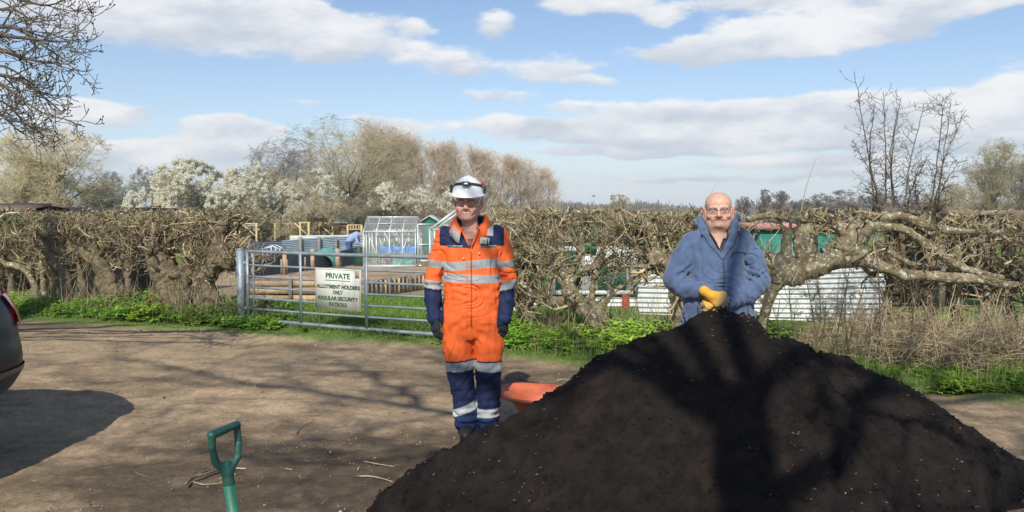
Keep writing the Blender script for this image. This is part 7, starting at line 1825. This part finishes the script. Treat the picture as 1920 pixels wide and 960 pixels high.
def man2():
    Yd = 5.72; X0 = (1343 - 960) / FPX * Yd; Y0 = Yd
    root = empty('person', (X0, Y0, 0)); tag(root, 'bald man in blue fleece and yellow gloves leaning on a spade behind the heap', 'person')
    SKB = (.60, .36, .255); hc = np.array([.010, -.012, 1.600]); S = np.array([1.22, 1.10, 1.02]); M = rotz(-.22) @ rotx(.06) @ roty(-.02)
    F = Field(dens((-.36, -.13, .014), (-.13, .16, .003), (.16, .37, .014)), dens((-.30, -.16, .01), (-.16, .14, .003), (.14, .24, .01)), dens((-.02, 1.34, .016), (1.34, 1.76, .003)))
    opt = dict(teeth=False, smile=-.001, mouth=.030, curve=.12, hairtop=.03, hairw=.8, hair=(.55, .53, .50), fat=.009, bald=True, double=True, fold=.3, brow=(.26, .20, .16))
    head(F, hc, S, M, opt)
    F.cone((.010, .012, 1.52), (.004, .028, 1.34), .080, .088, .03); F.cone((-.15, .03, 1.36), (.16, .03, 1.36), .06, .06, .03)
    F.loft([.72, .9, 1.1, 1.3, 1.40], .01, [.0, -.01, 0, .01, .02], [.17, .18, .18, .17, .11], [.12, .13, .12, .10, .06], 2.2, .03)
    for pts in (((-.20, 0, 1.34), (-.29, -.03, 1.09), (-.11, -.215, 1.03)), ((.23, 0, 1.34), (.29, -.04, 1.08), (.03, -.235, .965))): F.chain(pts, [.05, .040, .028], .03, .02)
    for pts in (((-.10, .0, .80), (-.11, .0, .46), (-.12, .02, .06)), ((.12, 0, .80), (.13, .0, .46), (.14, .02, .06))): F.chain(pts, [.085, .058, .042], .04, .02)
    V, Fc = F.mesh(); col = head_color(V, hc, S, M, opt, SKB)
    dark = (V[:, 2] < 1.40) & ~((V[:, 1] < .0) & (np.abs(V[:, 0] - .003) < (V[:, 2] - 1.325) * .42) & (V[:, 2] > 1.325)); col[dark] = (.020, .024, .032); mk('body', V, Fc, SKIN, root, col=col)
    glasses(root, hc, S, M, mat('brown_spectacle_frame', (.10, .05, .045), rough=.3), r=.0014, w=.0245, h=.0165, z=-.004)
    # fleece
    F = Field(dens((-.42, .44, .0055)), dens((-.34, .24, .006)), dens((.66, 1.62, .0055)))
    F.loft([.68, .74, .82, .95, 1.10, 1.24, 1.34, 1.42, 1.46, 1.49], [.018, .016, .014, .012, .01, .008, .006, .006, .006, .006], [-.005, -.01, -.015, -.02, -.015, 0, .01, .02, .025, .03],
           [.245, .252, .256, .248, .222, .206, .200, .168, .135, .09], [.165, .175, .185, .190, .180, .160, .140, .118, .095, .06], 2.3, .02)
    armL = [(-.160, .015, 1.365), (-.243, .0, 1.235), (-.302, -.02, 1.10), (-.225, -.12, 1.045), (-.115, -.205, 1.035)]; rL = [.084, .080, .076, .066, .050]
    armR = [(.192, .015, 1.370), (.262, -.005, 1.24), (.292, -.04, 1.09), (.180, -.145, 1.01), (.040, -.215, .965)]; rR = [.084, .081, .080, .070, .055]
    F.cone(armL[0], armL[1], rL[0], rL[1], .03); F.cone(armR[0], armR[1], rR[0], rR[1], .03); F.chain(armL[1:], rL[1:], .012, .010); F.chain(armR[1:], rR[1:], .012, .010)
    for k in range(4):      # bunched cloth in the crook of each sleeve
        F.cone((.20 + .018 * k, -.125 - .004 * k, 1.085 + .032 * k), (.285, -.085, 1.055 + .030 * k), .018, .026, .012)
        F.cone((-.225 - .012 * k, -.11, 1.10 + .026 * k), (-.285, -.075, 1.06 + .026 * k), .016, .024, .012)
    # collar and hood
    hood = [(-.092, -.072, 1.405), (-.102, -.030, 1.465), (-.104, .040, 1.505), (-.058, .095, 1.525), (.015, .112, 1.535), (.085, .095, 1.540), (.122, .040, 1.535), (.114, -.030, 1.485), (.098, -.075, 1.412)]
    F.chain(hood, [.026, .032, .042, .052, .056, .054, .048, .036, .027], .02, .02)
    F.cone((-.026, -.122, 1.30), (-.090, -.078, 1.42), .016, .026, .02); F.cone((.032, -.122, 1.30), (.096, -.080, 1.425), .016, .026, .02)
    F.cone((.128, .03, 1.52), (.140, .02, 1.555), .028, .015, .02)
    F.put(lambda p: (np.abs(p[..., 0] - .004) - np.clip((p[..., 2] - 1.262) * .42, -.02, .068)) * .85 + np.clip(p[..., 1] + .03, 0, 1), (-.12, -.2, 1.22), (.12, .02, 1.58), .008, 's'); F.ell((.008, .010, 1.53), (.084, .094, .115), .012, 's')
    folds(F, 5, .0105)
    def crease(p):
        x, y, z = p[..., 0], p[..., 1], p[..., 2]; w = 0
        for (cx, cz, ax, az, fx, fz, am) in ((.24, 1.12, .09, .10, 60, 85, .008), (-.26, 1.12, .08, .09, -60, 85, .007), (.12, .99, .10, .05, 90, 30, .005), (-.17, 1.04, .08, .05, -90, 30, .005), (.17, 1.33, .07, .10, 75, -20, .004), (-.16, 1.33, .07, .10, -75, -20, .004), (.05, .82, .22, .10, 40, 30, .004)):
            w = w + am * np.exp(-((x - cx) / ax) ** 2 - ((z - cz) / az) ** 2) * np.sin(fx * x + fz * z + 4 * vn(p, 8, 215))
        return w
    F.put(crease, (-.45, -.35, .6), (.45, .25, 1.6), .01, 'add')
    V, Fc = F.mesh(); V = relax(V, Fc, 1, .4); x, y, z = V.T
    BL = np.array([.088, .130, .220]); col = np.tile(BL, (len(V), 1)) * (1 + .10 * fbm(V, 6, 220, 3))[:, None]
    fr = y < -.05; col[fr & (np.abs(x - .010) < .0035) & (z < 1.262)] = (.035, .055, .11)
    col[(z < .735)] *= .8; col[fr & (np.abs(np.abs(x - .012) - .175) < .004) & (z > .74) & (z < .93)] = (.02, .03, .06)
    mk('fleece_jacket', V, Fc, FLEECE, root, col=col.clip(0, 1))
    DK = mat('navy_zip', (.012, .018, .035), rough=.5)
    F0 = lambda x_, z_: V[np.argmin((V[:, 0] - x_) ** 2 + (V[:, 2] - z_) ** 2 + (V[:, 1] > -.03) * 9)][1] - .003
    def surf(pts, r, nm, m_, **k):
        mb = MB(); p = crom(np.array([(a, 0, b) for a, b in pts]), 18)
        for q in p: q[1] = F0(q[0], q[2])
        p[1:-1, 1] = (p[:-2, 1] + p[1:-1, 1] + p[2:, 1]) / 3; mb.tube(p, r, 8); return mb.build(nm, m_, root, smooth=True)
    surf([(.008, 1.262), (.009, 1.22), (.010, 1.1), (.010, .98)], .0025, 'zip', DK); surf([(.006, 1.262), (.004, 1.225)], .006, 'zip_pull', mat('grey_blue_tag', (.10, .13, .20)))
    surf([(.075, 1.300), (.13, 1.301), (.185, 1.298)], .0028, 'pocket_zip', DK); surf([(.078, 1.297), (.088, 1.302), (.068, 1.272)], .0055, 'zip_pull', DK)
    surf([(-.004, 1.262), (-.038, 1.31), (-.082, 1.36), (-.108, 1.415)], .0022, 'edge_piping', DK); surf([(.016, 1.262), (.050, 1.31), (.098, 1.36), (.120, 1.42)], .0022, 'edge_piping', DK)
    for q in ((-.122, -.078, 1.425), (.132, -.075, 1.440)): mb = MB(); mb.tube(np.array([q, (q[0] + .006, q[1] - .016, q[2] - .012)]), [.008, .006], 10); mb.build('hood_toggle', DK, root, smooth=True)
    # polo collar
    for s in (-1, 1):
        mb = MB(); mb.tube(np.array([(.006 + s * .070, -.020, 1.445), (.006 + s * .060, -.062, 1.415), (.005 + s * .036, -.094, 1.370), (.004 + s * .008, -.112, 1.318)]), [.012, .018, .017, .006], 12, flat=.35); mb.build('shirt_collar', mat('dark_navy_shirt', (.014, .018, .024), rough=.85), root, smooth=True)
    # gloves (yellow leather), greyer fingers
    def glove(w, d, n_, ts, curls, thumb, S_, tip):
        F = Field(grid(w[0] - .18, w[0] + .16, .0028), grid(w[1] - .14, w[1] + .10, .0028), grid(w[2] - .16, w[2] + .10, .0028))
        pt = hand(F, w, d, n_, ts, .4, S_, .10, curls, thumb, 1.15); F.cone(pt(-.045, 0, 0), pt(-.005, 0, 0), .036, .032, .012); V, Fc = F.mesh(); V = relax(V, Fc, 1)
        dd = unit(np.array(d, float)); t = np.clip(((V - np.array(w)) @ dd - .045) / .05, 0, 1)[:, None] * tip
        col = np.array([.72, .36, .035]) * (1 - t) + np.array([.33, .24, .14]) * t; col = col * (1 + .16 * fbm(V, 30, 225, 2))[:, None]
        mk('glove', V, Fc, mat('yellow_work_glove', (1, 1, 1), attr=True, rough=.8, bump=(120, .4, .003)), root, col=col.clip(0, 1))
    glove((-.105, -.262, 1.018), (.74, -.10, -.52), (-.15, -.96, .12), -1, [.34, .50, .60, .70], [(.020, .026, -.004), (.052, .046, -.008), (.086, .052, -.012), (.112, .052, -.018)], 1.04, 1.)
    glove((-.048, -.225, .985), (-.90, -.22, -.42), (-.1, -.70, .70), -1, [.80, .85, .9, .95], [(.020, .026, -.006), (.046, .040, -.030), (.062, .034, -.054), (.066, .020, -.070)], 1.05, .4)
    # jeans
    F = Field(grid(-.28, .30, .008), grid(-.18, .20, .008), grid(.02, .90, .008))
    F.loft([.66, .74, .82, .86], .012, 0, [.20, .215, .225, .22], [.13, .14, .15, .15], 2.3, .02); D0 = F.D.copy()
    for s_, pts in ((0, ((-.105, .0, .78), (-.112, .0, .46), (-.12, .02, .05))), (1, ((.125, 0, .78), (.132, .0, .46), (.14, .02, .05)))): F.chain(pts, [.118, .090, .080], .02, .012)
    folds(F, 9, .006); V, Fc = F.mesh(); col = np.tile([.10, .15, .26], (len(V), 1)) * (1 + .2 * fbm(V, 5, 230, 3))[:, None]; mk('jeans', V, Fc, CLOTH, root, col=col.clip(0, 1))
    for x_ in (-.12, .14):
        F = Field(grid(x_ - .08, x_ + .08, .006), grid(-.22, .14, .006), grid(-.02, .16, .006)); F.cone((x_, .03, .05), (x_, .02, .12), .045, .05, .02); F.ell((x_, -.07, .045), (.048, .11, .044), .02); F.ell((x_, .04, .035), (.042, .055, .038), .02); V, Fc = F.mesh(); V[:, 2] = np.maximum(V[:, 2], .004); mk('boot', V, Fc, mat('brown_boot', (.05, .03, .02), rough=.7), root)
    # the spade he leans on
    b = np.array([X0, Y0, 0.])
    top = b + np.array([-.100, -.255, .935]); J = P(1309, 596, Yd - .30); L = top + [-.052, 0, .004]; Rr = top + [.052, -.005, .004]; foot = J + (J - top) * 1.2; foot = J + unit(J - top) * .62
    F = Field(grid(L[0] - .03, Rr[0] + .03, .0025), grid(L[1] - .06, L[1] + .06, .0025), grid(J[2] - .07, top[2] + .04, .0025))
    F.cone(L, Rr, .012, .012, .003); Jp = J + [0, 0, -.004]
    F.chain([L, L + [.0, 0, -.035], L * .45 + J * .55 + [-.010, 0, -.004], Jp], [.0058, .0055, .0058, .010], .003, .003); F.chain([Rr, Rr + [.0, 0, -.030], Rr * .45 + J * .55 + [.010, 0, -.004], Jp], [.0058, .0055, .0058, .010], .003, .003); F.cone(Jp, Jp + unit(J - top) * .05, .012, .0155, .008)
    V, Fc = F.mesh(); sp = empty('spade', tuple(foot)); tag(sp, 'thin-sided D-grip spade stuck in the heap under the hands of the man in blue', 'spade')
    mk('grip', V - foot, Fc, mat('grey_green_grip', (.07, .085, .08), rough=.35), sp)
    mb = MB(); mb.tube(np.array([Jp + unit(J - top) * .03 - foot, [0, 0, .02]]), .0155, 16); mb.build('shaft', mat('ash_shaft', (.30, .22, .13), var=(12, .3)), sp, smooth=True)
    mb = MB(); mb.tube(np.array([Jp + unit(J - top) * .012 - foot + [0, -.012, 0], Jp + unit(J - top) * .012 - foot + [0, -.017, 0]]), [.006, .005], 10); mb.build('rivet', mat('bright_rivet', (.7, .7, .7), rough=.2, metal=1), sp, smooth=True)
    m = MB(); n = 9; u = np.linspace(-1, 1, n)[:, None]; v = np.linspace(0, 1, 8)[None]; w = .09 * (1 - .25 * np.clip(v - .6, 0, 1) * 2)
    g = np.stack([u * w, .012 * u * u + 0 * v, .06 - .28 * v + 0 * u], -1); i = np.arange(n - 1)[:, None]; j = np.arange(7)[None]; Fq = np.stack([i * 8 + j, (i + 1) * 8 + j, (i + 1) * 8 + j + 1, i * 8 + j + 1], -1).reshape(-1, 4)
    m.add(g.reshape(-1, 3), Fq); m.add((g + [0, .003, 0]).reshape(-1, 3), Fq[:, ::-1]); m.build('blade', STEEL, sp, smooth=True)
man2()

def gardener():
    Y = 34.6; z0 = float(G(0, Y)); root = empty('person', (gx(659, Y), Y, z0)); tag(root, 'distant gardener in a pale blue top and jeans bending over beside the greenhouse', 'person')
    F = Field(grid(-.5, .75, .02), grid(-.3, .3, .02), grid(-.02, 1.45, .02))
    hip = (-.12, 0, .86); sh = (.22, 0, 1.20)
    F.chain([hip, (.02, 0, 1.08), sh], [.16, .17, .16], .06, .05, (1, 1, 1)); F.chain([sh, (.36, 0, 1.22)], [.07, .06], .03); F.ell((.45, 0, 1.24), (.11, .085, .12), .03)
    for s in (-1, 1): F.chain([hip, (-.06 + .05 * s, .12 * s, .46), (-.10 + .10 * s, .13 * s, .06)], [.12, .085, .06], .05, .03); F.cone((-.10 + .10 * s, .13 * s, .04), (.03 + .10 * s, .13 * s, .04), .05, .04, .02); F.chain([(.20, .16 * s, 1.14), (.30, .20 * s, .90), (.45, .12 * s, .74)], [.075, .055, .042], .04, .03); F.cone((.45, .12 * s, .74), (.50, .11 * s, .66), .04, .025, .02)
    V, Fc = F.mesh(); x, y, z = V.T; col = np.tile([.30, .38, .58], (len(V), 1))
    col[(x < .10) & (z < .93)] = (.06, .10, .22); col[(z < .93) & (x < .2)] = (.06, .10, .22); col[(z < .45) & (x < .25)] = (.30, .36, .46); col[z < .08] = (.05, .04, .03)
    col[(x > .34) & (z > 1.1)] = (.50, .30, .24); col[(x > .38) & (z > 1.28)] = (.25, .23, .22); col[(x > .40) & (z < .80)] = (.5, .3, .22)
    mk('body', V, Fc, CLOTH, root, col=col)
gardener()
def gulls():
    for px, py, Y, lab, c_ in ((1112, 368, 60, 'tiny dark bird over the hedge between the two men', (.04, .04, .04)), (1236, 376, 60, 'tiny pale gull over the hedge left of the man in blue', (.7, .7, .7))):
        p = P(px, py, Y); F = Field(grid(-.35, .35, .012), grid(-.2, .2, .012), grid(-.1, .25, .012)); F.cone((0, -.14, 0), (0, .12, 0), .035, .015, .02)
        for s in (-1, 1): F.cone((0, -.02, .01), (s * .16, -.03, .10), .020, .012, .02, (1, 1.6, .6)); F.cone((s * .16, -.03, .10), (s * .30, .03, .06), .012, .006, .01, (1, 1.6, .6))
        F.ell((0, -.16, .01), (.03, .04, .03), .02); V, Fc = F.mesh(); o = mk('bird', V, Fc, mat('plumage', c_)); o.location = p; o.rotation_euler = (0, 0, .6); tag(o, lab, 'bird')
gulls()
